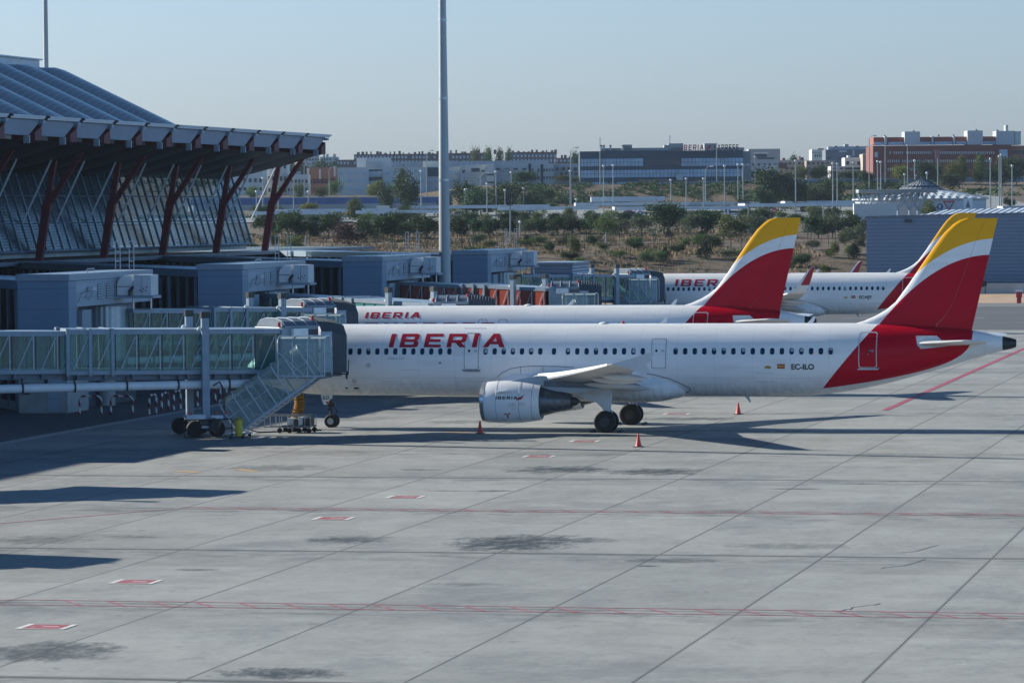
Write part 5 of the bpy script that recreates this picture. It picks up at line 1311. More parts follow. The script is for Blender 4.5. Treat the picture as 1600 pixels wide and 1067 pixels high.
# hand trolley with steps under the nose
t = thing('ground_trolley', 'low wheeled steel trolley with rails parked beside the nose wheel', 'trolley', (-59, 211, .02))
mb = MB()
tx0, tx1, ty0, ty1 = -60.6, -57.9, 210.3, 211.5
for x_ in span(tx0, tx1, 9): mb.tube([(x_, ty0, .35), (x_, ty0, 1.02)], .022, 5)
for x_ in span(tx0, tx1, 6): mb.tube([(x_, ty1, .35), (x_, ty1, .95)], .022, 5)
for z_ in (.35, 1.02):
    for y_ in (ty0, ty1): mb.tube([(tx0, y_, z_), (tx1, y_, z_)], .035, 6)
mb.tube([(tx0, ty0, 1.02), (tx0-.7, ty0, 1.12)], .03, 5)
mb.build('frame', M['steel'], t, True)
mb = MB(); mb.box(tx0+1.0, tx1, ty0+.05, ty1-.05, .36, .46); mb.build('deck', M['bridge_dark'], t)
mb = MB(); mb.box(tx0+1.3, tx0+1.65, ty0+.2, ty1-.2, .47, .85); mb.box(tx0+1.95, tx0+2.2, ty0+.1, ty1-.3, .47, .92); mb.build('load', M['light_grey'], t, bevel=.03)
mb = MB(); mb.box(tx0+1.68, tx0+1.92, ty0+.1, ty1-.1, .47, .8); mb.box(tx0+2.3, tx0+2.65, ty0+.1, ty1-.1, .47, .86); mb.build('load', M['dark'], t, bevel=.04)
for x_ in span(tx0+.9, tx1-.1, 4):
    for y_ in (ty0, ty1): mb = MB(); mb.lathe((x_, y_, .17), [(.02, -.05), (.14, -.05), (.15, 0), (.14, .05), (.02, .05)], 'y', 14); mb.build('wheel', M['black'], t, True)
# orange ventilation hose hanging to the ground from the bridge
t = thing('air_hose', 'fat orange ribbed air hose standing under the nose of the nearest airliner', 'hose', (-59.9, 214.2, .02))
mb = MB(); pts = []; rr = []
for k in range(41):
    z_ = 2.1-1.55*k/40; pts.append((-59.75+.12*math.sin(k*.11), 214.3, z_)); rr.append(.30-.03*math.cos(k*PI))
mb.tube(pts, rr, 16); mb.build('hose', M['orange_hose'], t, True)
mb = MB(); mb.tube([(-59.7, 214.3, .56), (-59.72, 214.25, .35), (-59.9, 214.1, .12), (-60.2, 213.9, .06)], [.16, .2, .24, .28], 12); mb.build('hose_end', M['concrete'], t, True)
# yellow bin
t = thing('yellow_bin', 'yellow litter bin with a dark lid at the foot of the bridge stairs', 'bin', (-60.95, 205.0, .02))
bu, bv = -60.6, 205.2
mb = MB(); mb.lathe((bu, bv, .02), [(.17, .12), (.20, .2), (.21, 1.0), (.20, 1.02)], 'z', 20); mb.build('bin_body', M['yellow'], t, True)
mb = MB(); mb.lathe((bu, bv, .02), [(.235, 1.02), (.24, 1.1), (.2, 1.14), (.02, 1.16)], 'z', 20); mb.build('lid', mat('bin_lid', (.30, .24, .05, 1), .5), t, True)
mb = MB(); mb.box(bu-.5, bu+.35, bv-.25, bv+.25, .12, .16); mb.build('stand', M['dark'], t)
for e in (-.42, .28): mb = MB(); mb.lathe((bu+e, bv-.22, .085), [(.02, -.03), (.065, -.03), (.065, .03), (.02, .03)], 'y', 12); mb.build('castor', M['black'], t)
# box beside the stair foot
t = MB(); t.prism([(-62.35, .45), (-61.95, .25), (-61.75, .95), (-62.15, 1.15)], 'y', 205.3, 205.9); o = t.build('tyre_bumper', M['dark'], None, bevel=.03); tag(o, 'dark tilted rubber block at the left of the stair foot', 'bumper')
t = MB(); t.tube([(-58.0, 213.0, .05), (-59.2, 211.8, .05), (-61.0, 210.5, .06), (-61.6, 209.8, .3), (-61.9, 209.3, 1.6), (-61.8, 209.2, 3.0)], .04, 6); o = t.build('ground_cable', M['dark'], None, True); tag(o, 'dark power cable drooping from the bridge to the trolley', 'cable')
# tall masts
def light_mast(u, v, h, r0, r1, label, head=True):
    t = thing('light_mast', label, 'light mast', (u, v, .02), 'tall floodlight masts')
    mb = MB(); n = 10
    mb.tube([(u, v, .02+h*k/n) for k in range(n+1)], [r0+(r1-r0)*k/n for k in range(n+1)], 28, True); mb.build('pole', M['mast'], t, True)
    mb = MB()
    for z_ in (15.2, 22.5, 29.5):
        if z_ < h: rr_ = r0+(r1-r0)*z_/h; mb.lathe((u, v, z_), [(rr_, -.1), (rr_+.03, -.1), (rr_+.03, .1), (rr_, .1)], 'z', 28, False)
    mb.lathe((u, v, 0), [(r0, .02), (r0+.25, .02), (r0+.25, .1), (r0, .12)], 'z', 28, False)
    mb.build('flange', M['steel'], t, True)
    if head:
        mb = MB(); mb.lathe((u, v, h), [(.3, -.3), (1.1, -.25), (1.1, .1), (.3, .15)], 'z', 24); hd = mb.build('head_frame', M['steel'], t)
        for k in range(8):
            a = 2*PI*k/8; mb = MB(); cx, cy = u+1.2*math.cos(a), v+1.2*math.sin(a); mb.box(cx-.25, cx+.25, cy-.25, cy+.25, h-.5, h-.1); mb.build('floodlight', M['dark'], hd, bevel=.04)
mu, mv = at(696, 347)
light_mast(mu, mv, 38, .58, .27, 'tall grey tapering light mast rising behind the third gate block')
mu, mv = at(77, 640)
light_mast(mu, mv, 60, .55, .33, 'thin tall mast far behind the terminal roof at the left', False)
light_mast(-80, 206.4, 38, .50, .24, 'tall light mast beyond the left edge whose thin shadow crosses the apron')
# fire hydrant cabinet by the sandy verge
fu, fv = gnd(1593, 474)
t = thing('fire_post', 'red hose reel post with white lid on the sandy verge at the right edge', 'hydrant', (fu, fv, .03))
mb = MB(); mb.box(fu-.28, fu+.28, fv-.2, fv+.2, .03, .75); mb.build('pedestal', M['red_paint'], t, bevel=.03)
mb = MB(); mb.box(fu-.38, fu+.38, fv-.3, fv+.3, .75, 1.5); mb.build('reel_box', M['red_paint'], t, bevel=.08)
mb = MB(); mb.box(fu-.42, fu+.42, fv-.34, fv+.34, 1.5, 1.66); mb.build('lid', M['white_paint'], t)
# ------------------------------------------------------------------ hangar
M['hangar'] = ribbed('hangar_blue_cladding', (.11, .18, .28, 1), 'z', .52, .12, .4, .2, .05, .72)
M['hangar_roof'] = ribbed('hangar_roof_sheet', (.50, .52, .54, 1), 'x', 1.1, .9, .45, .3, .08, .5)
hu, hv = at(1355, 560)
t = thing('hangar', 'long windowless hangar clad in ribbed blue sheet behind the tails', 'hangar', (hu, hv, 0))
u1 = hu+135; zA, zB = zat(1355, 341, 560), 11.6
mb = MB(); mb.prism([(hu, 1.6), (u1, 1.6), (u1, zB+1.2), (hu, zA)], 'y', hv, hv+22); mb.build('wall', M['hangar'], t)
mb = MB(); mb.prism([(hu-.15, zA), (u1, zB+1.2), (u1, zB+1.5), (hu-.15, zA+.3)], 'y', hv-.12, hv+22.1); mb.build('roof_edge', M['bridge_dark'], t)
ra, rb = at(1428, 590)[0], u1
y_a = hv+22.2; 
mb = MB(); mb.add([(ra, y_a, zat(1428, 339, 590)), (rb, y_a-30, 12.3), (rb, y_a+26, 14.2), (ra+3.4, y_a+26, zat(1445, 329, 612)+.1)], [(0, 1, 2, 3)])
mb.add([(ra, y_a, zat(1428, 339, 590)-.5), (rb, y_a-30, 11.8), (rb, y_a+26, 13.7), (ra+3.4, y_a+26, zat(1445, 329, 612)-.4)], [(3, 2, 1, 0)])
mb.build('rear_roof', M['hangar_roof'], t, fix=False)
mb = MB(); mb.box(ra+20, ra+32, y_a+2, y_a+8, 11.2, 13.0); mb.box(ra+30, ra+38, y_a-4, y_a+1, 11.2, 13.6); mb.build('roof_unit', M['light_grey'], t)
mb = MB(); mb.box(hu, u1, hv+.1, hv+.4, .02, 1.6); mb.build('dark_base', M['bridge_dark'], t)
mb = MB(); x_ = hu+12
mb.box(hu+5.6, hu+6.6, hv-.5, hv, 10.15, 10.6); mb.build('floodlight', M['dark'], t)
t = MB(); t.box(hu-4, u1, hv-9.3, hv-9, .03, 1.5); o = t.build('boundary_wall', mat('low_concrete_wall', (.36, .38, .39, 1), .8, 0, .2, .3), None); tag(o, 'low grey concrete wall in front of the hangar', 'wall')
t = thing('wire_fence', 'wire fence of thin dark posts along the low wall by the hangar', 'fence', (hu, hv-9.5, 0))
for k in range(14):
    mb = MB(); x_ = hu+3+k*7.5; mb.tube([(x_, hv-9.6, .03), (x_, hv-9.6, 2.9)], .07, 5); mb.build('post', M['dark'], t)
mb = MB(); mb.tube([(hu, hv-9.6, 2.5), (u1, hv-9.6, 2.5)], .02, 4); mb.tube([(hu, hv-9.6, 2.0), (u1, hv-9.6, 2.0)], .02, 4); mb.build('wire', M['dark'], t)
# low ribbed sheds behind the farthest bridge
t = thing('metal_shed', 'low blue grey ribbed shed behind the farthest jet bridge', 'shed', at(865, 432)+(0,))
a_ = at(830, 430); b_ = at(904, 432)
mb = MB(); mb.box(a_[0], b_[0], a_[1], a_[1]+9, .02, zat(865, 412.5, 431)); mb.build('wall', ribbed('shed_cladding', (.22, .30, .40, 1), 'z', .35, .6, .45, .3, .06, .7), t)
mb = MB(); mb.box(a_[0]-.2, b_[0]+.2, a_[1]-.2, a_[1]+9.2, zat(865, 412.5, 431)+.002, zat(865, 412.5, 431)+.2); mb.build('roof_edge', M['bridge_paint'], t)
# parked tow bar gear glimpsed above the far fuselage
# ------------------------------------------------------------------ vegetation prototypes
def crown_mesh(kind, seed, n, lobes, leaf=.42, up=0.0):
    rnd = random.Random(seed); mb = MB(); vs = []; fs = []
    clumps = []
    for (cx, cy, cz, rx, ry, rz, w) in lobes:
        for _ in range(int(w)):
            # point on/in the ellipsoid, biased to the shell
            while True:
                p = Vector((rnd.uniform(-1, 1), rnd.uniform(-1, 1), rnd.uniform(-1, 1)))
                if .05 < p.length < 1: break
            p = p.normalized()*(rnd.random()**.35)
            clumps.append((cx+p.x*rx, cy+p.y*ry, cz+p.z*rz))
    per = max(3, n//len(clumps))
    for (x, y, z) in clumps:
        cr = rnd.uniform(.06, .12)
        for _ in range(per):
            q = Vector((rnd.gauss(0, 1), rnd.gauss(0, 1), rnd.gauss(0, .8)))*cr
            c = Vector((x, y, z))+q
            s_ = leaf*rnd.uniform(.6, 1.3)
            a = Vector((rnd.uniform(-1, 1), rnd.uniform(-1, 1), rnd.uniform(-.6, .6)+up)).normalized()*s_
            b = a.cross(Vector((rnd.uniform(-1, 1), rnd.uniform(-1, 1), rnd.uniform(-1, 1)))).normalized()*s_*rnd.uniform(.4, .8)
            i = len(vs); vs += [c-a*.5-b*.3, c+b*.5, c+a*.5, c-b*.5]; fs.append((i, i+1, i+2, i+3))
    mb.add(vs, fs); return mb
LF = {}
LF['pine'] = leafmat('pine_foliage', (.016, .038, .014, 1), (.050, .090, .028, 1))
LF['oak'] = leafmat('dark_green_foliage', (.022, .042, .016, 1), (.060, .100, .034, 1))
LF['light'] = leafmat('light_green_foliage', (.06, .09, .022, 1), (.14, .18, .055, 1))
LF['yellow'] = leafmat('yellow_green_foliage', (.10, .11, .02, 1), (.24, .22, .05, 1))
LF['olive'] = leafmat('olive_grey_foliage', (.05, .065, .035, 1), (.12, .14, .075, 1))
LF['purple'] = leafmat('purple_foliage', (.035, .02, .022, 1), (.09, .05, .05, 1))
LF['cypress'] = leafmat('cypress_foliage', (.006, .016, .010, 1), (.014, .032, .014, 1))
# unit trees: height 1, width about 1 (scaled on placing)
def lob(seed, n, cz, rz, rx, flat=1):
    rnd = random.Random(seed); L_ = [(0, 0, cz, rx*.8, rx*.8, rz*.85, 26)]
    for i in range(n):
        a = rnd.uniform(0, 2*PI); r = rx*rnd.uniform(.35, .75); k = rnd.uniform(.3, .55)
        L_.append((r*math.cos(a), r*math.sin(a), cz+rz*rnd.uniform(-.6, .7), rx*k, rx*k, rz*k*flat, 12))
    return L_
PROTO = {}
def proto(kind, seed, leafk, lobes, trunk_h, tr, leaf, n=1000):
    mb = crown_mesh(kind, seed, n, lobes, leaf)
    root = bpy.data.objects.new('tree', None)
    crown = mb.build('crown', LF[leafk], None, local=True, fix=False); COL.objects.unlink(crown)
    t = MB(); rnd = random.Random(seed)
    top = (rnd.uniform(-.04, .04), rnd.uniform(-.04, .04), trunk_h)
    t.tube([(0, 0, -.04), (top[0]*.4, top[1]*.4, trunk_h*.5), top], [tr, tr*.8, tr*.6], 8)
    for k in range(4):
        a = rnd.uniform(0, 2*PI); t.tube([top, (top[0]+.16*math.cos(a), top[1]+.16*math.sin(a), trunk_h+.18), (top[0]+.3*math.cos(a), top[1]+.3*math.sin(a), trunk_h+.34)], [tr*.5, tr*.32, tr*.1], 6)
    trunk = t.build('trunk', M['bark'], None, True, local=True); COL.objects.unlink(trunk)
    return (crown.data, trunk.data)
for s_ in range(3):
    PROTO['pine', s_] = proto('pine', 10+s_, 'pine', lob(10+s_, 7, .58, .38, .5), .34, .026, .075, 3200)
    PROTO['oak', s_] = proto('oak', 20+s_, 'oak', lob(20+s_, 9, .56, .42, .5), .25, .025, .075, 3000)
    PROTO['light', s_] = proto('light', 30+s_, 'light', lob(30+s_, 9, .58, .38, .46), .3, .018, .065, 2200)
    PROTO['yellow', s_] = proto('yellow', 40+s_, 'yellow', lob(40+s_, 9, .58, .40, .46), .3, .02, .07, 2600)
    PROTO['olive', s_] = proto('olive', 50+s_, 'olive', lob(50+s_, 8, .58, .38, .48), .3, .02, .065, 2400)
    PROTO['shrub', s_] = proto('shrub', 60+s_, 'light', lob(60+s_, 6, .42, .42, .5), .1, .02, .085, 1500)
PROTO['purple', 0] = PROTO['purple', 1] = PROTO['purple', 2] = proto('purple', 70, 'purple', lob(70, 9, .5, .46, .52), .15, .02, .07, 2200)
for s_ in range(3):
    PROTO['poplar', s_] = proto('poplar', 80+s_, 'light', [(0, 0, .55, .34, .34, .45, 60), (.1, 0, .4, .3, .3, .3, 25), (0, .05, .8, .2, .2, .2, 14)], .25, .02, .07, 2800)
    PROTO['cypress', s_] = proto('cypress', 90+s_, 'cypress', [(0, 0, .38, .5, .5, .38, 50), (0, 0, .62, .36, .36, .3, 26), (0, 0, .82, .16, .16, .18, 12)], .12, .02, .07, 2400)
LOOK = {'pine': ('round_pine', 'rounded dark green pine', 'tree'), 'oak': ('leafy_tree', 'bushy dark green tree', 'tree'), 'light': ('leafy_tree', 'light green loose leafy tree', 'tree'),
        'yellow': ('leafy_tree', 'yellowish green autumn tree', 'tree'), 'olive': ('olive_tree', 'greyish green tree', 'tree'), 'shrub': ('shrub', 'round light green shrub', 'shrub'),
        'purple': ('plum_tree', 'purple brown leafed tree', 'tree'), 'poplar': ('poplar_tree', 'upright pale green poplar', 'tree'), 'cypress': ('cypress', 'dark pointed cypress', 'tree')}
TREES = []
def tree(kind, px, py_base, w_px, h_px, D, where):
    TREES.append((kind, px, py_base, w_px, h_px, D, where))
# --- row of pines and bushes along the crest of the bank (photo columns, rows)
W1 = 'along the crest of the bank behind the terminal'
for (k_, px, pb, w_, h_) in [('pine', 428, 371, 26, 32), ('oak', 452, 372, 34, 36), ('pine', 478, 371, 26, 26), ('pine', 496, 372, 24, 24), ('oak', 515, 372, 30, 34), ('purple', 549, 386, 48, 36), ('oak', 572, 379, 24, 32),
                              ('pine', 600, 377, 40, 36), ('oak', 614, 372, 32, 34), ('pine', 637, 374, 28, 28), ('oak', 668, 377, 40, 36), ('pine', 716, 372, 32, 28), ('pine', 750, 369, 30, 24), ('pine', 771, 368, 26, 24), ('pine', 795, 367, 24, 22),
                              ('olive', 822, 370, 28, 26), ('pine', 845, 368, 26, 24), ('pine', 872, 366, 26, 25), ('pine', 895, 366, 26, 27), ('light', 828, 367, 18, 22), ('pine', 918, 365, 24, 22),
                              ('oak', 940, 368, 34, 30), ('light', 948, 378, 34, 34), ('olive', 972, 369, 28, 24), ('olive', 1003, 367, 30, 26), ('oak', 1038, 366, 46, 44), ('olive', 1078, 369, 34, 32), ('pine', 1105, 367, 36, 38),
                              ('light', 1143, 386, 44, 44), ('olive', 1183, 370, 34, 34), ('purple', 1176, 367, 26, 30), ('olive', 1302, 372, 40, 36), ('oak', 1330, 368, 34, 30), ('olive', 1338, 384, 30, 30), ('pine', 1280, 372, 34, 32), ('olive', 1356, 366, 26, 24)]:
    tree(k_, px, pb, w_*1.25, h_*1.12, None, W1)
W2 = 'in front of the crest on the dry bank'
for (k_, px, pb, w_, h_) in [('light', 898, 410, 26, 42), ('oak', 892, 409, 30, 16), ('shrub', 1012, 407, 26, 22), ('cypress', 1040, 408, 18, 22), ('cypress', 1103, 405, 24, 30), ('shrub', 996, 381, 20, 14), ('light', 458, 392, 40, 24), ('shrub', 442, 394, 22, 14),
                              ('light', 424, 389, 34, 26), ('shrub', 751, 393, 30, 10), ('oak', 829, 381, 18, 14), ('cypress', 1046, 373, 14, 16), ('cypress', 1098, 376, 16, 16), ('light', 1305, 410, 16, 34), ('cypress', 1336, 408, 20, 30), ('shrub', 1290, 428, 20, 18),
                              ('shrub', 470, 391, 24, 14), ('shrub', 392, 390, 30, 14), ('oak', 365, 389, 36, 16), ('olive', 1346, 390, 20, 22)]:
    tree(k_, px, pb, w_, h_, None, W2)
W3 = 'between the parking roofs and the elevated road'
for (k_, px, pb, w_, h_, D) in [('yellow', 484, 338, 34, 22, 985), ('poplar', 556, 352, 34, 42, 900), ('oak', 640, 331, 44, 68, 985), ('oak', 607, 318, 26, 36, 1030), ('oak', 747, 341, 44, 46, 960), ('oak', 638, 347, 34, 24, 880), ('oak', 697, 330, 26, 30, 985), ('oak', 728, 334, 36, 48, 985),
                                 ('oak', 795, 333, 52, 46, 985), ('oak', 835, 332, 44, 40, 990), ('light', 765, 338, 24, 22, 960), ('pine', 857, 320, 20, 25, 1090), ('poplar', 890, 345, 26, 20, 880),
                                 ('oak', 1208, 328, 50, 62, 975), ('oak', 1243, 326, 44, 58, 975), ('oak', 1195, 330, 36, 40, 970), ('oak', 1275, 327, 44, 34, 1000), ('oak', 1305, 322, 40, 42, 1000), ('light', 434, 333, 30, 14, 1000), ('oak', 415, 336, 34, 18, 960),
                                 ('shrub', 1275, 332, 34, 14, 900), ('oak', 1165, 330, 24, 20, 980), ('light', 700, 346, 34, 18, 900)]:
    tree(k_, px, pb, w_, h_, D, W3)
W4 = 'beside the buildings beyond the elevated road'
for (k_, px, pb, w_, h_, D) in [('light', 395, 309, 26, 18, 1145), ('light', 437, 308, 22, 18, 1145), ('light', 470, 308, 26, 22, 1145), ('light', 502, 308, 22, 16, 1145), ('light', 525, 307, 30, 26, 1145), ('yellow', 588, 306, 28, 24, 1145), ('light', 618, 306, 24, 18, 1145), ('light', 360, 309, 22, 22, 1145),
                                 ('oak', 822, 300, 42, 32, 1150), ('light', 882, 299, 32, 26, 1150), ('light', 902, 298, 20, 22, 1150), ('oak', 1190, 290, 30, 24, 1150), ('oak', 1282, 291, 30, 34, 1150), ('light', 1310, 292, 34, 26, 1150), ('oak', 1335, 291, 26, 24, 1150), ('light', 1255, 290, 26, 30, 1150),
                                 ('oak', 1354, 298, 28, 32, 1120), ('yellow', 1408, 294, 34, 36, 1120), ('oak', 1448, 296, 30, 42, 1110), ('poplar', 1468, 296, 24, 38, 1110), ('yellow', 1490, 300, 34, 52, 1105), ('poplar', 1505, 296, 24, 50, 1110), ('poplar', 1532, 300, 30, 56, 1105), ('oak', 1550, 302, 26, 40, 1100),
                                 ('poplar', 1568, 302, 34, 56, 1105), ('oak', 1590, 304, 34, 58, 1100), ('oak', 1525, 312, 24, 18, 1050), ('oak', 1485, 306, 34, 34, 1080), ('oak', 1579, 322, 20, 14, 900), ('shrub', 1450, 326, 30, 18, 800), ('light', 1150, 292, 26, 14, 1150), ('oak', 1068, 295, 16, 12, 1140), ('oak', 1022, 296, 22, 10, 1140),
                                 ('light', 960, 297, 20, 9, 1140), ('oak', 1548, 246, 18, 14, 1500)]:
    tree(k_, px, pb, w_, h_, D, W4)
W5 = 'on the skyline among the distant roofs'
for (k_, px, pb, w_, h_, D) in [('poplar', 745, 252, 22, 20, 1700), ('poplar', 764, 252, 22, 19, 1700), ('poplar', 783, 252, 20, 19, 1700), ('poplar', 797, 252, 16, 18, 1700), ('oak', 903, 252, 16, 14, 1600), ('oak', 475, 265, 26, 12, 1500), ('oak', 500, 264, 26, 12, 1500), ('oak', 520, 264, 22, 12, 1500), ('oak', 452, 266, 26, 12, 1500), ('oak', 1240, 254, 22, 12, 1600), ('oak', 1160, 254, 16, 10, 1600)]:
    tree(k_, px, pb, w_, h_, D, W5)
W6 = 'in the second row behind the crest'
for n_, px in enumerate(range(412, 1340, 27)):
    if 520 < px < 560 or 680 < px < 706: continue
    kk_ = ['pine', 'oak', 'light', 'pine', 'olive', 'oak', 'light'][n_ % 7]
    tree(kk_, px+((n_*7) % 9)-4, 357-.008*(px-400)+((n_*5) % 4), 27+(n_*3) % 9, 20+(n_*7) % 9, 760+(n_*13) % 50, W6)
W7 = 'scattered on the sunny bank slope'
r7 = random.Random(21)
for n_ in range(30):
    tree(['shrub', 'oak', 'olive', 'light', 'oak', 'shrub'][n_ % 6], 706+n_*21.8+r7.uniform(-8, 8), r7.choice((384, 390, 397, 404, 413, 420))+r7.uniform(-2, 2), r7.uniform(16, 32), r7.uniform(12, 24), None, W7)
def solve_D(px, py, lo, hi):
    # distance at which the line of sight meets the terrain
    best = None
    D = lo
    while D < hi:
        X = (px-800)/F*D
        if zat(px, py, D) <= T(X, D): return D
        D += 2
    return hi
num_words = ['first', 'second', 'third', 'fourth', 'fifth', 'sixth', 'seventh', 'eighth', 'ninth', 'tenth', 'eleventh', 'twelfth', 'thirteenth', 'fourteenth', 'fifteenth', 'sixteenth', 'seventeenth', 'eighteenth', 'nineteenth', 'twentieth',
             'twenty-first', 'twenty-second', 'twenty-third', 'twenty-fourth', 'twenty-fifth', 'twenty-sixth', 'twenty-seventh', 'twenty-eighth', 'twenty-ninth', 'thirtieth']
order = {}
for t_ in sorted(TREES, key=lambda q: q[1]):
    order.setdefault((t_[0] if t_[0] != 'light' else 'light', t_[6]), []).append(t_)
for (kk, where), lst in order.items():
    for i, (k_, px, pb, w_, h_, D, wh) in enumerate(lst):
        if D is None: D = solve_D(px, pb, 560, 860)
        X = (px-800)/F*D; zb_ = T(X, D)-.1
        ht = max(1.2, (zat(px, pb-h_, D)-zb_)); wd = w_/F*D
        u, v = at(px, D)
        nm, look, cat = LOOK[k_]
        pos = ('only one of its kind' if len(lst) == 1 else num_words[i]+' of its kind from the left')
        lab = '%s %s, %s' % (look, where, pos)
        if len(lab.split()) > 16: lab = '%s %s, %s' % (look.replace('light green loose leafy', 'light green leafy'), where.replace(' behind the terminal', '').replace('beside the buildings beyond the elevated road', 'beyond the elevated road').replace('between the parking roofs and the elevated road', 'before the elevated road').replace('in front of the crest on the dry bank', 'low on the dry bank').replace('on the skyline among the distant roofs', 'on the skyline'), ('only one' if len(lst) == 1 else num_words[i]+' such from the left'))
        r = thing(nm, lab, cat, (u, v, zb_), cat+'s behind the airfield')
        r.scale = (wd, wd, ht); r.rotation_euler = (0, 0, (px*1.7) % 6.28)
        cm, tm = PROTO[k_, int(px) % 3]
        for nme, me in (('crown', cm), ('trunk', tm)):
            o = bpy.data.objects.new(nme, me); COL.objects.link(o); o.parent = r
# scrub and dry grass: uncountable
rnd = random.Random(5)
def scatter(name, n, f, leafs, mt, label, blades=False):
    mb = MB(); vs = []; fs = []
    c = 0
    while c < n:
        X, D, s_ = f(rnd)
        if X is None: continue
        z = T(X, D); u, v = XD(X, D); c += 1
        for _ in range(leafs):
            q = Vector((rnd.gauss(0, .32), rnd.gauss(0, .32), abs(rnd.gauss(.2, .22))))*s_
            ctr = Vector((u, v, z))+q
            if blades:
                a = Vector((rnd.uniform(-.35, .35), rnd.uniform(-.3, .3), 1))*s_*.45; b = Vector((rnd.uniform(-1, 1), rnd.uniform(-1, 1), 0)).normalized()*s_*.10; ctr = Vector((u+q.x, v+q.y, z+a.z*.4))
            else:
                a = Vector((rnd.uniform(-1, 1), rnd.uniform(-1, 1), rnd.uniform(-.7, .7)))*s_*.34; b = a.cross(Vector((rnd.uniform(-1, 1), rnd.uniform(-1, 1), rnd.uniform(-1, 1)))).normalized()*s_*.22
            i = len(vs); vs += [ctr-a*.5-b*.5, ctr-a*.5+b*.5, ctr+a*.5+b*.3, ctr+a*.5-b*.3]; fs.append((i, i+1, i+2, i+3))
    mb.add(vs, fs); o = mb.build(name, mt, fix=False); tag(o, label, None, kind='stuff')
def f_emb(r):
    D = r.uniform(1078, 1124); X = r.uniform(-14, 120) if r.random() < .85 else r.uniform(-25, 130)
    if mnoise.noise(Vector((X*.09, D*.05, 9))) < -.12: return None, None, None
    return X, D, r.uniform(.8, 2.0)
scatter('scrub', 1500, f_emb, 22, LF['oak'], 'dark green scrub patches on the embankment below the road')
def f_b(r):
    D = r.uniform(572, 720); X = r.uniform(-50, 60)
    if X > 45: return None, None, None
    if mnoise.noise(Vector((X*.15, D*.05, 2))) < .08: return None, None, None
    return X, D, r.uniform(.3, .8)
scatter('scrub', 1500, f_b, 14, LF['oak'], 'low greyish scrub scattered over the dry bank')
def f_g(r):
    D = r.uniform(562, 700); X = r.uniform(-60, 48)
    if mnoise.noise(Vector((X*.12, D*.06, 5))) < -.15: return None, None, None
    return X, D, r.uniform(.5, 1.3)
gm = mat('dry_grass_blades', (.27, .18, .09, 1), .9, 0, .45, .8)
scatter('dry_grass', 5200, f_g, 7, gm, 'tufts of straw coloured dry grass on the bank', True)
def f_far(r):
    D = r.uniform(1350, 2500); X = r.uniform(-260, 420); return X, D, r.uniform(2.5, 5)
scatter('far_woodland', 900, f_far, 16, LF['oak'], 'distant dark tree cover on the hills behind the houses')
def f_mid(r):
    D = r.uniform(1010, 1078); X = r.uniform(-100, 160); return (X, D, r.uniform(.8, 2.2)) if mnoise.noise(Vector((X*.05, D*.02, 4))) > .0 else (None, None, None)
scatter('scrub', 420, f_mid, 20, LF['oak'], 'low hedges and bushes below the road embankment')

# ------------------------------------------------------------------ crest fence
def fence_line(pxs, D, zt, n, label, name='wire_fence'):
    t = thing(name, label, 'fence', at(pxs[0], D)+(T((pxs[0]-800)/F*D, D),), 'wire fences on the bank')
    prev = None; mw = MB()
    for k in range(n):
        px = pxs[0]+(pxs[1]-pxs[0])*k/(n-1); X = (px-800)/F*D; z = T(X, D); u, v = at(px, D)
        mb = MB(); mb.tube([(u, v, z-.2), (u, v, z+zt)], .05, 5); mb.build('post', M['dark'], t)
        if prev:
            for h in (.5, 1.2, zt-.1): mw.tube([(prev[0], prev[1], prev[2]+h), (u, v, z+h)], .025, 3, False)
        prev = (u, v, z)
    mw.build('wire', M['dark'], t)
fence_line((420, 1350), 652, 2.6, 44, 'thin wire fence on dark posts running along the top of the dry bank')
fence_line((560, 1350), 640, 2.4, 30, 'second wire fence with sparser posts just in front of the first')
# ------------------------------------------------------------------ parking roofs
M['carport'] = mat('carport_roof', (.50, .54, .58, 1), .6, 0, .12, .3)
def carport(px0, px1, py, D, thick, depth, label):
    X0, X1 = (px0-800)/F*D, (px1-800)/F*D
    u0, v0 = XD(X0, D); 
    z = zat((px0+px1)/2, py, D)
    zg = T((X0+X1)/2, D)
    z = max(z, zg+2.0)
    t = thing('carport', label, 'carport', (u0, v0, zg), 'long white carport roofs of the car park')
    mb = MB(); a, b = XD(X0, D), XD(X1, D); mb.obox(a, b, depth, z, z+thick, z, z+thick); mb.build('roof', M['carport'], t)
    n = max(2, int((X1-X0)/9))
    for k in range(n):
        X = X0+(X1-X0)*(k+.5)/n; u, v = XD(X, D); mb = MB(); mb.box(u-.1, u+.1, v-.1, v+.1, T(X, D)-.3, z); mb.build('post', M['steel'], t)
ci = [(398, 520, 345, 880, .35, 12), (436, 640, 337, 950, .35, 12), (560, 700, 345, 885, .3, 12), (645, 860, 334, 965, .35, 14), (780, 935, 341, 900, .35, 12), (925, 1040, 322.5, 1055, .9, 6), (900, 1075, 331, 985, .35, 16), (960, 1165, 342, 880, .35, 13), (1060, 1250, 326.5, 1010, .4, 16), (1160, 1330, 335, 930, .35, 18), (1225, 1345, 327, 985, .4, 12)]
for k, (a, b, c_, d, e, f_) in enumerate(ci):
    carport(a, b, c_, d, e+.45, f_*1.6, 'long flat pale carport roof in the car park, %s from the left' % num_words[k])
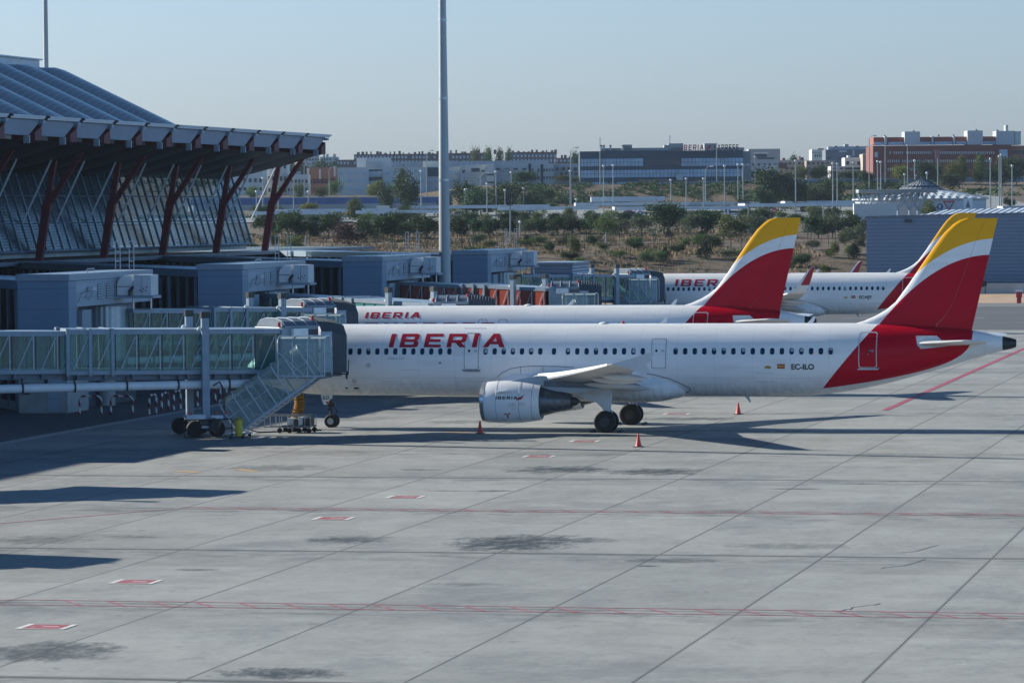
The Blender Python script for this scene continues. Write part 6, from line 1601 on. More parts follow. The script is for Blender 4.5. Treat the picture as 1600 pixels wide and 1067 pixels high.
# cars in the car park and on the road
def car(px, py, D, col, label, z=None, ang=0, group='cars beyond the airfield'):
    u, v = at(px, D); X = (px-800)/F*D; zz = T(X, D) if z is None else z
    t = thing('parked_car' if z is None else 'passing_car', label, 'car', (u, v, zz), group, TH+ang)
    cm = bpy.data.materials.get(col[0]) or mat(col[0], col[1], .3, .2, .03, 1, coat=.5)
    mb = MB(); body = [(-2.1, .35), (-2.15, .75), (-1.9, .92), (-1.25, 1.0), (1.1, .98), (1.95, .85), (2.15, .6), (2.1, .3)]
    mb.prism(body, 'y', -.85, .85); mb.build('body', cm, t, local=True, bevel=.05)
    mb = MB(); mb.prism([(-1.5, .98), (-1.05, 1.42), (.35, 1.45), (1.15, .98)], 'y', -.74, .74); mb.build('cabin', M['window_dark'], t, local=True, bevel=.04)
    mb = MB(); mb.prism([(-1.05, 1.43), (-.9, 1.48), (.25, 1.50), (.38, 1.45)], 'y', -.72, .72); mb.build('roof', cm, t, local=True)
    for x_ in (-1.3, 1.35):
        for y_ in (-.82, .82): mb = MB(); mb.lathe((x_, y_, .32), [(.02, -.1), (.32, -.1), (.32, .1), (.02, .1)], 'y', 16); mb.build('wheel', M['black'], t, True, local=True)
white_c = ('car_white', (.7, .7, .7, 1)); silver_c = ('car_silver', (.4, .42, .44, 1)); dark_c = ('car_dark', (.03, .035, .05, 1)); red_c = ('car_red', (.35, .03, .03, 1)); blue_c = ('car_blue', (.03, .06, .15, 1))
for px, py, D, c_, lb in [(770, 363, 770, white_c, 'small white car among the crest pines'), (803, 363, 770, dark_c, 'dark car half hidden among the crest pines'), (1150, 345, 900, silver_c, 'silver car parked under the middle carports'), (1110, 346, 890, white_c, 'white car between two carports'),
                          (720, 341, 960, white_c, 'white car left of the tall lamp posts'), (648, 338, 975, silver_c, 'silver car beside the small kiosk'), (1173, 322, 1070, dark_c, 'dark car beyond the carports near the big bushes'), (470, 343, 930, dark_c, 'dark car at the left end of the car park'),
                          (1570, 326, 830, white_c, 'white car at the right behind the hangar roof'), (500, 362, 780, white_c, 'white car behind the crest trees at the left'), (990, 345, 900, blue_c, 'dark blue car below the round signs')]:
    car(px, py, D, c_, lb)
# ------------------------------------------------------------------ round road signs
def text_sign(px, py, D, kind, label):
    u, v = at(px, D); z = zat(px, py, D); X = (px-800)/F*D; zg = T(X, D)
    t = thing('road_sign', label, 'road sign', (u, v, zg), 'round road signs in the car park')
    mb = MB(); mb.tube([(u, v+.06, zg-.2), (u, v+.06, z+.3)], .05, 6); mb.build('post', M['steel'], t)
    r_ = .68
    if kind == 'yield':
        mb = MB(); mb.prism([(u-1.3, z+.9), (u+1.3, z+.9), (u, z-1.3)], 'y', v-.03, v+.03); mb.build('plate', M['red_paint'], t)
        mb = MB(); mb.prism([(u-.85, z+.62), (u+.85, z+.62), (u, z-.8)], 'y', v-.06, v-.035); mb.build('face', M['vent_clad'], t); return
    if kind == 'info':
        mb = MB(); mb.box(u-.9, u+.9, v-.04, v+.03, z-1.2, z+1.0); mb.build('plate', M['white_paint'], t)
        mb = MB(); mb.prism([(u-.5, z-.9), (u+.5, z-.9), (u, z+.7)], 'y', v-.07, v-.045); mb.build('symbol', M['seam'], t); return
    mb = MB(); mb.lathe((u, v, z), [(.02, -.04), (r_, -.04), (r_, .02)], 'y', 28, False); mb.build('plate', M['red_paint'] if kind == 'noentry' else M['sign_blue'], t, True)
    mb = MB()
    if kind == 'noentry': mb.box(u-.48, u+.48, v-.07, v-.045, z-.12, z+.12)
    else: mb.prism([(u-.08, z-.4), (u+.08, z-.4), (u+.08, z+.07), (u+.27, z+.07), (u, z+.4), (u-.27, z+.07), (u-.08, z+.07)], 'y', v-.07, v-.045)
    mb.build('symbol', M['white_paint'], t)
M['sign_blue'] = mat('sign_blue_paint', (.03, .10, .22, 1), .5)
for a in [(985, 327.5, 940, 'noentry', 'round red no entry sign above the carports, upper of the stacked pair'), (987.5, 333.5, 930, 'noentry', 'round red no entry sign just below the upper one'), (979, 333.5, 930, 'blue', 'round blue sign left of the red pair'), (1002, 333.5, 930, 'blue', 'round blue sign right of the red pair'),
          (1139, 330, 900, 'blue', 'round blue arrow sign left of the gold fin tip'), (1192, 330.5, 900, 'blue', 'round blue sign above the gold fin tip'), (1212, 329.5, 900, 'noentry', 'round red no entry sign above the gold fin tip'), (1200, 323, 990, 'noentry', 'smaller red no entry sign higher than its neighbours'),
          (1256, 326.5, 930, 'noentry', 'round red no entry sign right of the gold fin tip'), (1296, 330, 900, 'blue', 'round blue sign near the circular building'), (495, 345.5, 870, 'noentry', 'round red sign among the left trees, left of two'), (505, 345, 870, 'noentry', 'round red sign among the left trees, right of two'),
          (1484, 321, 790, 'yield', 'red triangular give way sign before the circular building'), (1514, 318, 790, 'info', 'white panel sign with a dark triangle'), (1470, 323, 790, 'blue', 'small blue sign left of the give way sign'), (832, 333, 940, 'blue', 'round blue sign at the foot of the embankment')]:
    text_sign(*a)
# ------------------------------------------------------------------ lamp posts
def lamp(px, ytop, ybase, D, kind, label, r=.13):
    u, v = at(px, D); X = (px-800)/F*D; zg = T(X, D); z1 = zat(px, ytop, D)
    t = thing('street_lamp', label, 'street lamp', (u, v, zg), 'street lamps beyond the airfield')
    mb = MB(); mb.tube([(u, v, zg-.3), (u, v, z1)], [r*1.25, r*.8], 8); mb.build('pole', M['lamp_metal'], t, True)
    k = D/1000.0
    if kind == 'ball':
        mb = MB(); mb.lathe((u, v, z1), [(.05, -.2), (.30*k, -.1), (.36*k, .08), (.24*k, .28), (.02, .36)], 'z', 14); mb.build('lamp_head', M['lamp_head'], t, True)
    elif kind == 'twin':
        mb = MB(); mb.tube([(u-1.5, v, z1), (u+1.5, v, z1)], .08, 6); ar = mb.build('arm', M['lamp_metal'], t)
        for e in (-1.6, -.9, .9, 1.6):
            mb = MB(); mb.box(u+e-.30, u+e+.30, v-.25, v+.25, z1-.15, z1+.10); mb.build('lamp_head', M['lamp_head'], t, bevel=.05)
    elif kind == 'arm':
        mb = MB(); mb.tube([(u, v, z1-.6), (u+.1, v, z1), (u+.8, v, z1+.7), (u+1.4, v, z1+.8)], .07, 6); mb.build('arm', M['lamp_metal'], t)
        mb = MB(); mb.box(u+1.2, u+2.2, v-.2, v+.2, z1+.65, z1+.95); mb.build('lamp_head', M['lamp_head'], t, bevel=.08)
M['lamp_head'] = mat('lamp_head_casing', (.55, .58, .60, 1), .35, .2, .05)
lamps = [(413, 279, 345, 1000, 'ball'), (437, 277, 345, 985, 'ball'), (461, 279, 345, 985, 'ball'), (431, 268, 345, 1010, 'arm'), (478, 259, 308, 1140, 'arm'), (484, 300, 338, 985, 'ball'), (403, 300, 345, 900, 'ball'), (517, 265, 308, 1140, 'arm'), (424, 358, 398, 610, 'flat'), (479, 367, 396, 600, 'flat'),
         (660, 268, 345, 960, 'ball'), (648, 275, 340, 985, 'ball'), (669, 240, 305, 1130, 'arm'), (729, 297, 345, 960, 'ball'), (732, 297, 345, 962, 'ball'), (753, 275, 338, 985, 'arm'), (763, 288, 350, 930, 'ball'), (777, 269, 343, 960, 'ball'), (801, 270, 335, 985, 'ball'), (791, 298, 342, 960, 'ball'), (799, 321, 398, 665, 'twin'), (820, 295, 337, 985, 'ball'),
         (894, 236, 335, 1000, 'arm'), (893, 268, 335, 990, 'ball'), (902, 312, 335, 985, 'ball'), (814, 348, 388, 680, 'ball'), (948, 363, 394, 650, 'flat'),
         (945, 260, 330, 1000, 'ball'), (960, 259, 330, 1000, 'ball'), (940, 215, 300, 1128, 'flat'), (1050, 282, 338, 960, 'ball'), (1074, 280, 338, 960, 'ball'), (1101, 280, 338, 960, 'ball'), (1104, 265, 330, 1020, 'arm'), (1122, 223, 300, 1128, 'flat'), (1134, 260, 335, 990, 'ball'), (1155, 258, 335, 985, 'ball'), (1163, 258, 335, 980, 'ball'), (1171, 317, 392, 680, 'twin'), (1182, 246, 300, 1120, 'ball'),
         (1162, 262, 300, 1128, 'arm'), (1245, 252, 335, 960, 'ball'), (1244, 316, 345, 870, 'twin'), (1303, 256, 333, 950, 'ball'), (1310, 257, 333, 950, 'ball'), (1335, 255, 330, 960, 'ball'), (1288, 320, 392, 690, 'flat'), (1373, 253, 327, 930, 'ball'), (1378, 254, 327, 940, 'ball'), (1360, 217, 300, 1110, 'arm'), (1420, 228, 300, 1110, 'ball'), (1385, 215, 300, 1115, 'flat'),
         (1431, 252, 320, 900, 'ball'), (1450, 271, 322, 880, 'ball'), (1467, 248, 322, 860, 'flat'), (1549, 249, 320, 900, 'ball'), (1563, 245, 320, 900, 'ball'), (1566, 243, 320, 905, 'ball'), (1583, 260, 322, 880, 'ball'), (1530, 302, 325, 850, 'flat'), (1415, 273, 300, 1050, 'ball'), (1432, 275, 300, 1050, 'ball')]
lamps.sort()
for i, (px, yt, yb, D, kd) in enumerate(lamps):
    desc = {'ball': 'grey lamp post with rounded head', 'arm': 'grey lamp post with a curved arm', 'twin': 'lamp post with a wide cluster of heads', 'flat': 'slim plain grey pole'}[kd]
    n_ = sum(1 for q in lamps[:i] if q[4] == kd); tot = sum(1 for q in lamps if q[4] == kd)
    if n_ < len(num_words): where = num_words[n_]+' of its kind from the left'
    else: where = num_words[tot-1-n_]+' of its kind from the right'
    lamp(px, yt, yb, D, kd, '%s, %s' % (desc, where), .10+.04*(D/1000))
# ------------------------------------------------------------------ buildings beyond
def C4(col, nm, **k): return bpy.data.materials.get(nm) or mat(nm, col, .8, 0, .1, .08, **k)
B_white = C4((.56, .57, .56, 1), 'render_white'); B_grey = C4((.36, .39, .41, 1), 'render_grey'); B_lgrey = C4((.46, .49, .50, 1), 'render_light_grey')
B_brick = C4((.19, .055, .04, 1), 'brick_red'); B_brick2 = C4((.40, .16, .09, 1), 'brick_orange'); B_drk = C4((.10, .055, .055, 1), 'brick_dark'); B_cream = C4((.66, .62, .52, 1), 'render_cream')
B_roof = C4((.16, .10, .075, 1), 'tile_brown'); B_tan = C4((.40, .33, .27, 1), 'render_tan'); B_dblue = C4((.035, .065, .10, 1), 'dark_blue_panel'); B_win = mat('building_window', (.02, .04, .065, 1), .25, 0, .4, .2)
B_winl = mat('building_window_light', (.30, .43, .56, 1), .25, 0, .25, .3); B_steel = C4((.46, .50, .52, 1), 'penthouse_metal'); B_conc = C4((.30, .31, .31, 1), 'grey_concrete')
def bbox(mb, px0, px1, y0, y1, D, depth=12, dd=0):
    """block facing the camera direction; photo columns px0..px1, rows y0 (top) .. y1"""
    X0, X1 = (px0-800)/F*D, (px1-800)/F*D; pm = (px0+px1)/2
    z1, z0 = zat(pm, y0, D), zat(pm, y1, D)
    a, b = XD(X0, D+depth/2-dd), XD(X1, D+depth/2-dd); mb.obox(a, b, depth, z0, z1)
def building(name, label, px0, px1, y0, y1, D, mt, depth=14, rows=(), cols=0, wmat=None, bands=False, extra=(), wpx=None, cat='building', roof=True, group='buildings beyond the airfield'):
    X = ((px0+px1)/2-800)/F*D
    t = thing(name, label, cat, at((px0+px1)/2, D)+(T(X, D),), group)
    mb = MB(); bbox(mb, px0, px1, y0, max(y1, y1), D, depth); 
    zg = min(T((px0-800)/F*D, D), T((px1-800)/F*D, D))-1.5
    X0, X1 = (px0-800)/F*D, (px1-800)/F*D
    a, b = XD(X0, D+depth/2), XD(X1, D+depth/2); zb_ = zat((px0+px1)/2, y1, D)
    if zg < zb_-.02: mb.obox(a, b, depth-.1, zg, zb_-.01)
    wl = mb.build('wall', mt, t)
    wmat = wmat or B_win; cnt = 0
    for r in rows:
        ya, yb = r[0], r[1]; cs = r[2] if len(r) > 2 else cols
        xa, xb = (r[3], r[4]) if len(r) > 4 else (px0, px1)
        if bands:
            mb = MB(); bbox(mb, xa+.8, xb-.8, ya, yb, D, .3, .15+depth*0); mb.build('window_band', wmat, t)
            continue
        wv = MB()
        for k in range(cs):
            if rnd_b.random() < .06: continue
            f0 = xa+(xb-xa)*(k+.25)/cs; f1 = xa+(xb-xa)*(k+.75)/cs
            mb = MB(); bbox(mb, f0, f1, ya, yb, D, .3, .15)
            if cnt < 60: mb.build('window', wmat, t); cnt += 1
            else: 
                for vv in [mb]: wv.add(mb.v, mb.f)
        if wv.v: wv.build('window_row', wmat, t)
    for (a0, a1, b0, b1, mt2, nm, off) in extra:
        mb = MB(); bbox(mb, a0, a1, b0, b1, D, 5 if off > .5 else .35, off if off <= .5 else -3); mb.build(nm, mt2, t)
    return t
rnd_b = random.Random(11)
R2 = lambda y0, dy, h, n: [(y0+dy*i, y0+dy*i+h) for i in range(n)]
# far skyline blocks
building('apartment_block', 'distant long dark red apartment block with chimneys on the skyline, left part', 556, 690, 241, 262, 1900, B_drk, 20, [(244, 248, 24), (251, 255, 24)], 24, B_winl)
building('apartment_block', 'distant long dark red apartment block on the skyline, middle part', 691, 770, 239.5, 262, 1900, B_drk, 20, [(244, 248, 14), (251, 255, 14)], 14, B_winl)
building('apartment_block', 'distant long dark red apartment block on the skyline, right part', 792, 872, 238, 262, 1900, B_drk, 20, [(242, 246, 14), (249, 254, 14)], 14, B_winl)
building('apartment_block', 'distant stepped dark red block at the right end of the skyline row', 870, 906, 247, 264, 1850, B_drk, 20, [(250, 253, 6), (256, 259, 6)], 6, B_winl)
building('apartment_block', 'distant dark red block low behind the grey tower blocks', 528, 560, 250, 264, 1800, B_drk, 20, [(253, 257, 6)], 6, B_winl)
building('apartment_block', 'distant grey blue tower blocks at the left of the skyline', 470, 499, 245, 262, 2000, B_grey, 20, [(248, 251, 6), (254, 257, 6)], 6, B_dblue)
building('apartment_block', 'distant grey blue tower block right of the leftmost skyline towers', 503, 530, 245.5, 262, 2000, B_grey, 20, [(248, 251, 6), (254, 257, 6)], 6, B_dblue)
t = thing('roof_chimneys', 'row of small chimneys and stair heads along the distant dark red roofs', 'chimneys', at(700, 1900)+(48,))
for k in range(58):
    px = 470+k*7.4+rnd_b.uniform(-2, 2)
    if 530 < px < 556 or px > 905: continue
    yt = (241 if px < 690 else 239 if px < 872 else 247)-(0 if px > 535 else -4); mb = MB(); w_ = rnd_b.uniform(1.5, 4.5); bbox(mb, px, px+w_, yt-rnd_b.uniform(1.5, 5), yt+2, 1905, 4); mb.build('chimney', B_drk if px > 535 else B_grey, t)
# mid distance
building('office_building', 'white building with square windows partly behind the terminal roof', 340, 414, 246, 312, 1180, B_white, 18, [(279, 285, 9), (293, 298, 9), (262, 268, 9)], 9)
building('office_building', 'narrow white building with rows of upright windows', 414, 451, 250, 310, 1200, B_white, 16, [(258, 264, 6), (276, 283, 6), (294, 300, 6)], 6)
building('office_building', 'lower white building with two rows of small windows', 451, 484, 273, 309, 1190, B_white, 14, [(281, 286, 6), (294, 299, 6)], 6, extra=[(455, 470, 268, 273, B_grey, 'roof_unit', 1)])
building('brick_house', 'red brick housing block with pale gables', 484, 528, 262, 306, 1230, B_brick2, 16, [(283, 287, 7), (293, 297, 7)], 7, extra=[(482, 486, 263, 303, B_cream, 'gable', .4), (501, 504, 265, 280, B_cream, 'gable', .4), (524, 527, 262, 276, B_cream, 'gable', .4), (484, 528, 279, 287, B_brick, 'brick_band', .05)])
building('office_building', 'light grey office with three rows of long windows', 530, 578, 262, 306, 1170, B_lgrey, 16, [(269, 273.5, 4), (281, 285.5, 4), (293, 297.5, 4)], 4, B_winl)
building('office_building', 'dark glazed link between two light grey offices', 578, 600, 265, 306, 1175, B_dblue, 12, [(268, 277), (283, 290), (295, 300)], 0, B_winl, True)
building('office_building', 'grey penthouse block on top of the light grey offices', 560, 612, 247, 263, 1190, B_lgrey, 12, extra=[(561, 575, 247, 262, B_white, 'stair_tower', .4), (577, 598, 253, 262, B_grey, 'roof_unit', .3)])
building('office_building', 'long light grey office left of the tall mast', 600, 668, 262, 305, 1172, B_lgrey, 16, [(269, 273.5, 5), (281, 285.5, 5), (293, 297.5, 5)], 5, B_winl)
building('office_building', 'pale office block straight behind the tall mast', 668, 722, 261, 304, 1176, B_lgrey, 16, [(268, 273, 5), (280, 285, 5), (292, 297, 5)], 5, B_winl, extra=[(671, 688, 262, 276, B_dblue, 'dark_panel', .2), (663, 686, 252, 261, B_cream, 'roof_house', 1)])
building('office_building', 'pale office with dark balcony recess right of the tall mast', 722, 762, 258, 302, 1172, B_lgrey, 16, [(266, 271, 4), (292, 297, 4)], 4, B_win, extra=[(727, 760, 269, 279, B_grey, 'balcony', .3), (739, 752, 263, 269, B_dblue, 'dark_panel', .2)])
building('office_building', 'white stair tower with dark slots', 762, 775, 256, 301, 1168, B_white, 12, [(272, 274.5), (284, 286.5)], 0, B_win, True)
building('office_building', 'pale office with a small canopy high on its wall', 775, 828, 256, 301, 1172, B_lgrey, 16, [(263, 266, 4)], 4, B_win, extra=[(783, 800, 264, 269, B_grey, 'canopy', .3)])
building('office_building', 'pale office with three rows of small windows and dark vertical strips', 828, 868, 256, 300, 1174, B_white, 16, [(264, 268, 9), (276, 280, 9)], 9, B_win, extra=[(828, 832, 256, 275, B_dblue, 'glass_strip', .3), (847, 851, 257, 299, B_dblue, 'glass_strip', .3)])
building('office_building', 'low pinkish white building left of the glass office', 868, 906, 256, 299, 1180, C4((.52, .48, .46, 1), 'render_pinkish'), 16, [(262, 267, 4), (270, 274, 5)], 5, B_win)
t = building('roof_building', 'grey stepped upper storeys behind the pale offices', 612, 860, 252, 262, 1260, B_grey, 20, [(254, 258, 30)], 30, B_winl)
# glass office with the airline sign
G = building('glass_office', 'long dark glass office building with IBERIA EXPRESS letters on its roof', 908.5, 1163, 236, 296, 1140, B_dblue, 26, cat='office building')
for (a, b, xa, xb) in ((248.5, 260, 910, 1007), (250, 260, 1009, 1066), (247.5, 259.5, 1067, 1163), (265.5, 277, 910, 1163), (284, 291, 910, 1163)):
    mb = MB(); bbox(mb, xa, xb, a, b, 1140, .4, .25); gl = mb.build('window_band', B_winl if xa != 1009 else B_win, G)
    mb = MB(); k = xa+4
    while k < xb-2:
        bbox(mb, k, k+.45, a, b, 1140, .2, .36); k += 5.7
    bbox(mb, xa, xb, (a+b)/2-.2, (a+b)/2+.2, 1140, .2, .36)
    mb.build('mullion_grid', B_dblue, gl)
mb = MB(); bbox(mb, 1163.3, 1175, 236.5, 294, 1146, 24); mb.build('side_wing', B_conc, G)
mb = MB()
for (a, b, c_, d) in ((940, 1068, 231.5, 236), (952, 989, 234, 236), (976, 990, 226.5, 236), (1040, 1047, 227, 231), (1047, 1070, 224.5, 236), (1103, 1121, 224.5, 236), (1121, 1165, 231, 236)): bbox(mb, a, b, c_, d, 1148, 8)
mb.build('roof_plant', B_conc, G)
for (a, c_) in ((941, 228), (945, 228), (955, 228), (974.5, 228)):
    mb = MB(); bbox(mb, a, a+2.6, c_, 236, 1146, 2); ch = mb.build('chimney', B_lgrey, G); mb = MB(); bbox(mb, a-.3, a+2.9, c_-.9, c_+1.2, 1145.9, 2.3); mb.build('cap', B_dblue, ch)
mb = MB(); u_, v_ = at(1049, 1150); mb.tube([(u_, v_, 30), (u_, v_, zat(1049, 212, 1150))], .12, 5); mb.build('aerial', B_conc, G)
# letters on the roof
def roof_word(word, px0, px1, yb, D, par, mt):
    k = D/F; X0 = (px0-800)*k; wd = (px1-px0)*k
    (vs_, fs_), w0 = word_curve(word, 1.0, 58, .12); h_ = 8.4*k; sx = wd/w0; zb_ = zat((px0+px1)/2, yb, D)
    mb = MB(); n = len(vs_)
    P_ = [XD(X0+a*sx, D)+(zb_+b*h_,) for a, b in vs_]; P2 = [XD(X0+a*sx, D+.3)+(zb_+b*h_,) for a, b in vs_]
    mb.add(P_, fs_); mb.add(P2, [tuple(reversed(f)) for f in fs_]); mb.build('sign_letters', mt, par, fix=False)
sred = mat('sign_letter_red', (.42, .02, .035, 1), .5); sdk = mat('sign_letter_dark', (.12, .03, .045, 1), .5)
roof_word('IBERIA', 1067.5, 1102, 235, 1133, G, sred); roof_word('EXPRESS', 1118, 1156, 234.6, 1133, G, sdk)
kx = 1133/F; pts = [(1105.5, 234), (1108, 229.5), (1111, 227.5), (1115, 226.5), (1112, 231.5), (1109, 234)]
mb = MB(); P_ = [XD((a-800)*kx, 1133)+(zat(1110, b, 1133),) for a, b in pts]; P2 = [XD((a-800)*kx, 1133.3)+(zat(1110, b, 1133),) for a, b in pts]
mb.add(P_, [tuple(range(6))]); mb.add(P2, [tuple(range(6))[::-1]]); mb.build('leaf_emblem', sred, G, fix=False)
mb = MB(); 
for a in range(1068, 1158, 9): bbox(mb, a, a+.5, 234.5, 237, 1133.6, .2)
mb.build('sign_frame', B_conc, G)
# house in front
t = building('small_house', 'low white house with brown hipped roof in front of the glass office', 1000, 1092, 286, 297, 1135, B_white, 10, [(289, 293, 8)], 8, B_win, cat='house')
D = 1134; k = D/F
for (a0, a1, mt_) in ((998, 1051, C4((.34, .22, .15, 1), 'tile_tan')), (1050, 1096, B_roof)):
    mb = MB(); z0 = zat(a0, 286.3, D); z1 = zat(a0, 280.5, D)
    a = [XD((a0-800)*k, D-1), XD((a1-800)*k, D-1), XD((a1-800)*k, D+12), XD((a0-800)*k, D+12)]; c_ = [XD((a0+4-800)*k, D+5), XD((a1-4-800)*k, D+5)]
    mb.add([p_+(z0,) for p_ in a]+[p_+(z1,) for p_ in c_], [(0, 1, 5, 4), (1, 2, 5), (2, 3, 4, 5), (3, 0, 4), (3, 2, 1, 0)]); mb.build('roof', mt_, t)
mb = MB(); bbox(mb, 1059, 1069, 274, 281.5, 1138, 4); bbox(mb, 1060.5, 1067.5, 272.5, 275, 1138, 4); mb.build('chimney', B_lgrey, t)
# between glass office and red brick block
building('concrete_building', 'grey concrete building with open slots near its roof', 1172, 1221, 233, 262, 1300, B_conc, 16, extra=[(1180, 1203, 238.3, 240.6, B_white, 'open_slot', .2), (1182, 1200, 241, 246, B_dblue, 'dark_panel', .2), (1186, 1212, 246.5, 249, B_dblue, 'dark_panel', .2)])
building('low_houses', 'low brownish houses beyond the big bushes, left group', 1175, 1218, 250, 292, 1260, B_grey, 14, [(268, 271, 5), (256, 259, 5)], 5, B_win, extra=[(1190, 1216, 258, 267, B_lgrey, 'pale_front', .4), (1192, 1216, 267.5, 273, B_dblue, 'dark_band', .3)])
building('low_houses', 'low tan houses beyond the big bushes, middle group', 1218, 1262, 250.5, 292, 1280, B_tan, 14, [(254, 257, 6), (262, 265, 5)], 6, B_win, extra=[(1216, 1232, 255, 263, B_drk, 'dark_front', .4), (1226, 1230, 247, 251, B_drk, 'chimney', 1), (1252, 1254, 244, 251, B_drk, 'chimney', 1), (1256, 1259, 246, 251, B_drk, 'chimney', 1)])
building('low_houses', 'low tan houses beyond the big bushes, right group', 1262, 1306, 251, 292, 1270, C4((.30, .24, .21, 1), 'render_brown'), 14, [(254, 257, 6), (262, 265, 5)], 6, B_win)
building('cream_building', 'sunlit cream building with rounded balconies', 1270.5, 1292, 234, 254, 1500, B_cream, 14, [(242, 245.5, 6)], 6, B_win, extra=[(1270, 1292, 238.3, 239.6, B_grey, 'balcony_edge', .5), (1281, 1290, 232, 234, B_roof, 'roof_cap', 1)])
building('modern_building', 'dark grey modern building with terraces and pale slots', 1292, 1366, 234, 262, 1450, C4((.14, .16, .19, 1), 'slate_grey'), 16, [(246, 249, 8)], 8, B_win, extra=[(1297, 1360, 229, 234, B_grey, 'terrace', 1), (1313, 1325, 235.3, 238.3, B_steel, 'pale_slot', .3), (1334, 1337, 235, 244, B_steel, 'pale_slot', .3), (1323, 1329, 225.5, 230, B_conc, 'roof_unit', 2), (1307, 1311, 228, 231, B_conc, 'roof_unit', 2), (1340, 1345, 228, 231, B_conc, 'roof_unit', 2)])
building('white_building', 'small white building with a dark arcade', 1322, 1348, 246.5, 268, 1250, B_white, 12, [(252.5, 258, 3)], 3, B_win, extra=[(1322, 1350, 262, 265, B_dblue, 'arcade', .3), (1328, 1332, 243, 246.5, B_lgrey, 'roof_unit', 1)])
building('white_building', 'low white building left of the small white one', 1300, 1322, 260, 272, 1240, B_white, 12, [(262.5, 264.5, 2)], 2, B_win)
building('beige_building', 'plain beige narrow block beside the red brick building', 1350, 1366, 241, 272, 1240, B_tan, 12, extra=[(1350, 1366, 240.2, 241.6, B_lgrey, 'roof_edge', .5)])
# big red brick building
t = building('brick_office', 'big dark red brick building with white stair towers on the roof', 1366, 1582, 227.5, 282, 1200, B_brick, 24, [(237, 241, 22, 1388, 1458), (250, 254, 22, 1388, 1460), (263, 267, 16, 1388, 1440), (237, 241, 26, 1470, 1556), (250, 254, 24, 1470, 1552), (238, 246, 1, 1366, 1376)], 20, B_steel, cat='office building')
mb = MB(); bbox(mb, 1582.5, 1604, 228, 282, 1206, 22); sd_ = mb.build('side_wing', C4((.36, .15, .11, 1), 'brick_sunlit'), t)  # lighter copy of the brick, sunlight put into its colour
for q in range(3):
    mb = MB(); bbox(mb, 1585, 1604, 236+13*q, 240+13*q, 1206, .3, .2); mb.build('window_band', B_win, sd_)
for (a0, a1) in ((1367, 1384), (1388.5, 1415), (1437, 1457), (1461, 1491), (1495, 1513), (1536, 1574)):
    mb = MB(); bbox(mb, a0, a1, 215-(a0-1366)*.008, 226.6-(a0-1366)*.008, 1206, 12); ph = mb.build('penthouse', C4((.30, .075, .045, 1), 'brick_penthouse'), t)
    mb = MB(); bbox(mb, a0+1, a1-1, 222.5-(a0-1366)*.008, 227-(a0-1366)*.008, 1205.5, .5); mb.build('window_band', B_winl, ph)
for (a0, a1, b0) in ((1384, 1388, 213.5), (1415.5, 1439.5, 206), (1457.5, 1460.5, 213), (1491.5, 1494.5, 213), (1513.5, 1537.5, 204.5), (1558.5, 1587, 205), (1588, 1597, 205.5), (1573, 1577, 196)):
    mb = MB(); bbox(mb, a0, a1, b0, 226.5, 1204 if a1-a0 > 8 else 1205, 9 if a1-a0 > 8 else 4); mb.build('stair_tower', B_steel, t)
mb = MB()
for a0, b0 in ((1429, 204), (1527, 202.5), (1560, 203), (1384, 212), (1468, 211), (1491, 211)): bbox(mb, a0, a0+2, b0, b0+2.5, 1206, 1.5)
mb.build('vent_cap', B_dblue, t)
mb = MB(); bbox(mb, 1563, 1576, 234, 251, 1200, .4, .25); mb.build('glazing', B_winl, t)
mb = MB(); bbox(mb, 1463, 1466, 235, 256, 1196, .3); bbox(mb, 1466.6, 1470, 235, 256, 1196, .3); mb.build('banner', C4((.30, .16, .18, 1), 'banner_pink'), t)
# ------------------------------------------------------------------ elevated road and viaduct
rd = thing('viaduct', 'blue railed concrete viaduct crossing behind the terminal end', 'bridge', XD(-60, 1080)+(10,))
D0 = 1085; k = D0/F
za = zat(380, 322, D0); 
def road_seg(px0, px1, y0a, y1a, y0b, y1b, D0, D1, mt, nm, par, w=.4):
    a, b = at(px0, D0), at(px1, D1); mb = MB(); mb.obox(a, b, w, zat(px0, y1a, D0), zat(px0, y0a, D0), zat(px1, y1b, D1), zat(px1, y0b, D1)); return mb.build(nm, mt, par)
blue_rail = mat('blue_parapet', (.035, .085, .24, 1), .5, 0, .25, .6)
road_seg(300, 700, 310, 321.5, 308, 317, 1070, 1088, blue_rail, 'parapet', rd, .25)
road_seg(300, 700, 321.5, 330.5, 317, 324, 1071, 1089, B_conc, 'deck', rd, 9)
road_seg(300, 700, 309, 310, 307, 308, 1069.6, 1087.6, B_lgrey, 'handrail', rd, .2)
for px in (440, 514, 590, 660, 360):
    mb = MB(); u_, v_ = at(px, 1077); w_ = 1.2 if px != 514 else 3.6
    mb.box(u_-w_, u_+w_, v_-1.5, v_+1.5, 9.5, zat(px, 326, 1077)); mb.build('pier', B_conc, rd)
rw = thing('highway_barrier', 'grey steel barrier along the elevated road on the embankment', 'barrier', XD(0, 1128)+(19.6,))
pts = [(690, 307, 1112), (760, 303, 1118), (850, 299, 1122), (920, 296, 1124), (1000, 294.5, 1124), (1100, 292, 1124), (1180, 290.5, 1124), (1260, 288.5, 1124), (1340, 287, 1126), (1420, 287, 1128), (1620, 284, 1130)]
gb = C4((.20, .25, .30, 1), 'barrier_steel')
for (a, ya, Da), (b, yb, Db) in zip(pts, pts[1:]):
    A, B_ = at(a, Da), at(b, Db); mb = MB(); mb.obox(A, B_, .3, zat(a, ya, Da), zat(a, ya-7.5, Da), zat(b, yb, Db), zat(b, yb-7.5, Db)); mb.build('barrier_panel', gb, rw)
    mb = MB(); mb.obox(A, B_, .45, zat(a, ya-7.5, Da), zat(a, ya-8.2, Da), zat(b, yb-7.5, Db), zat(b, yb-8.2, Db)); mb.build('rail', B_lgrey, rw)
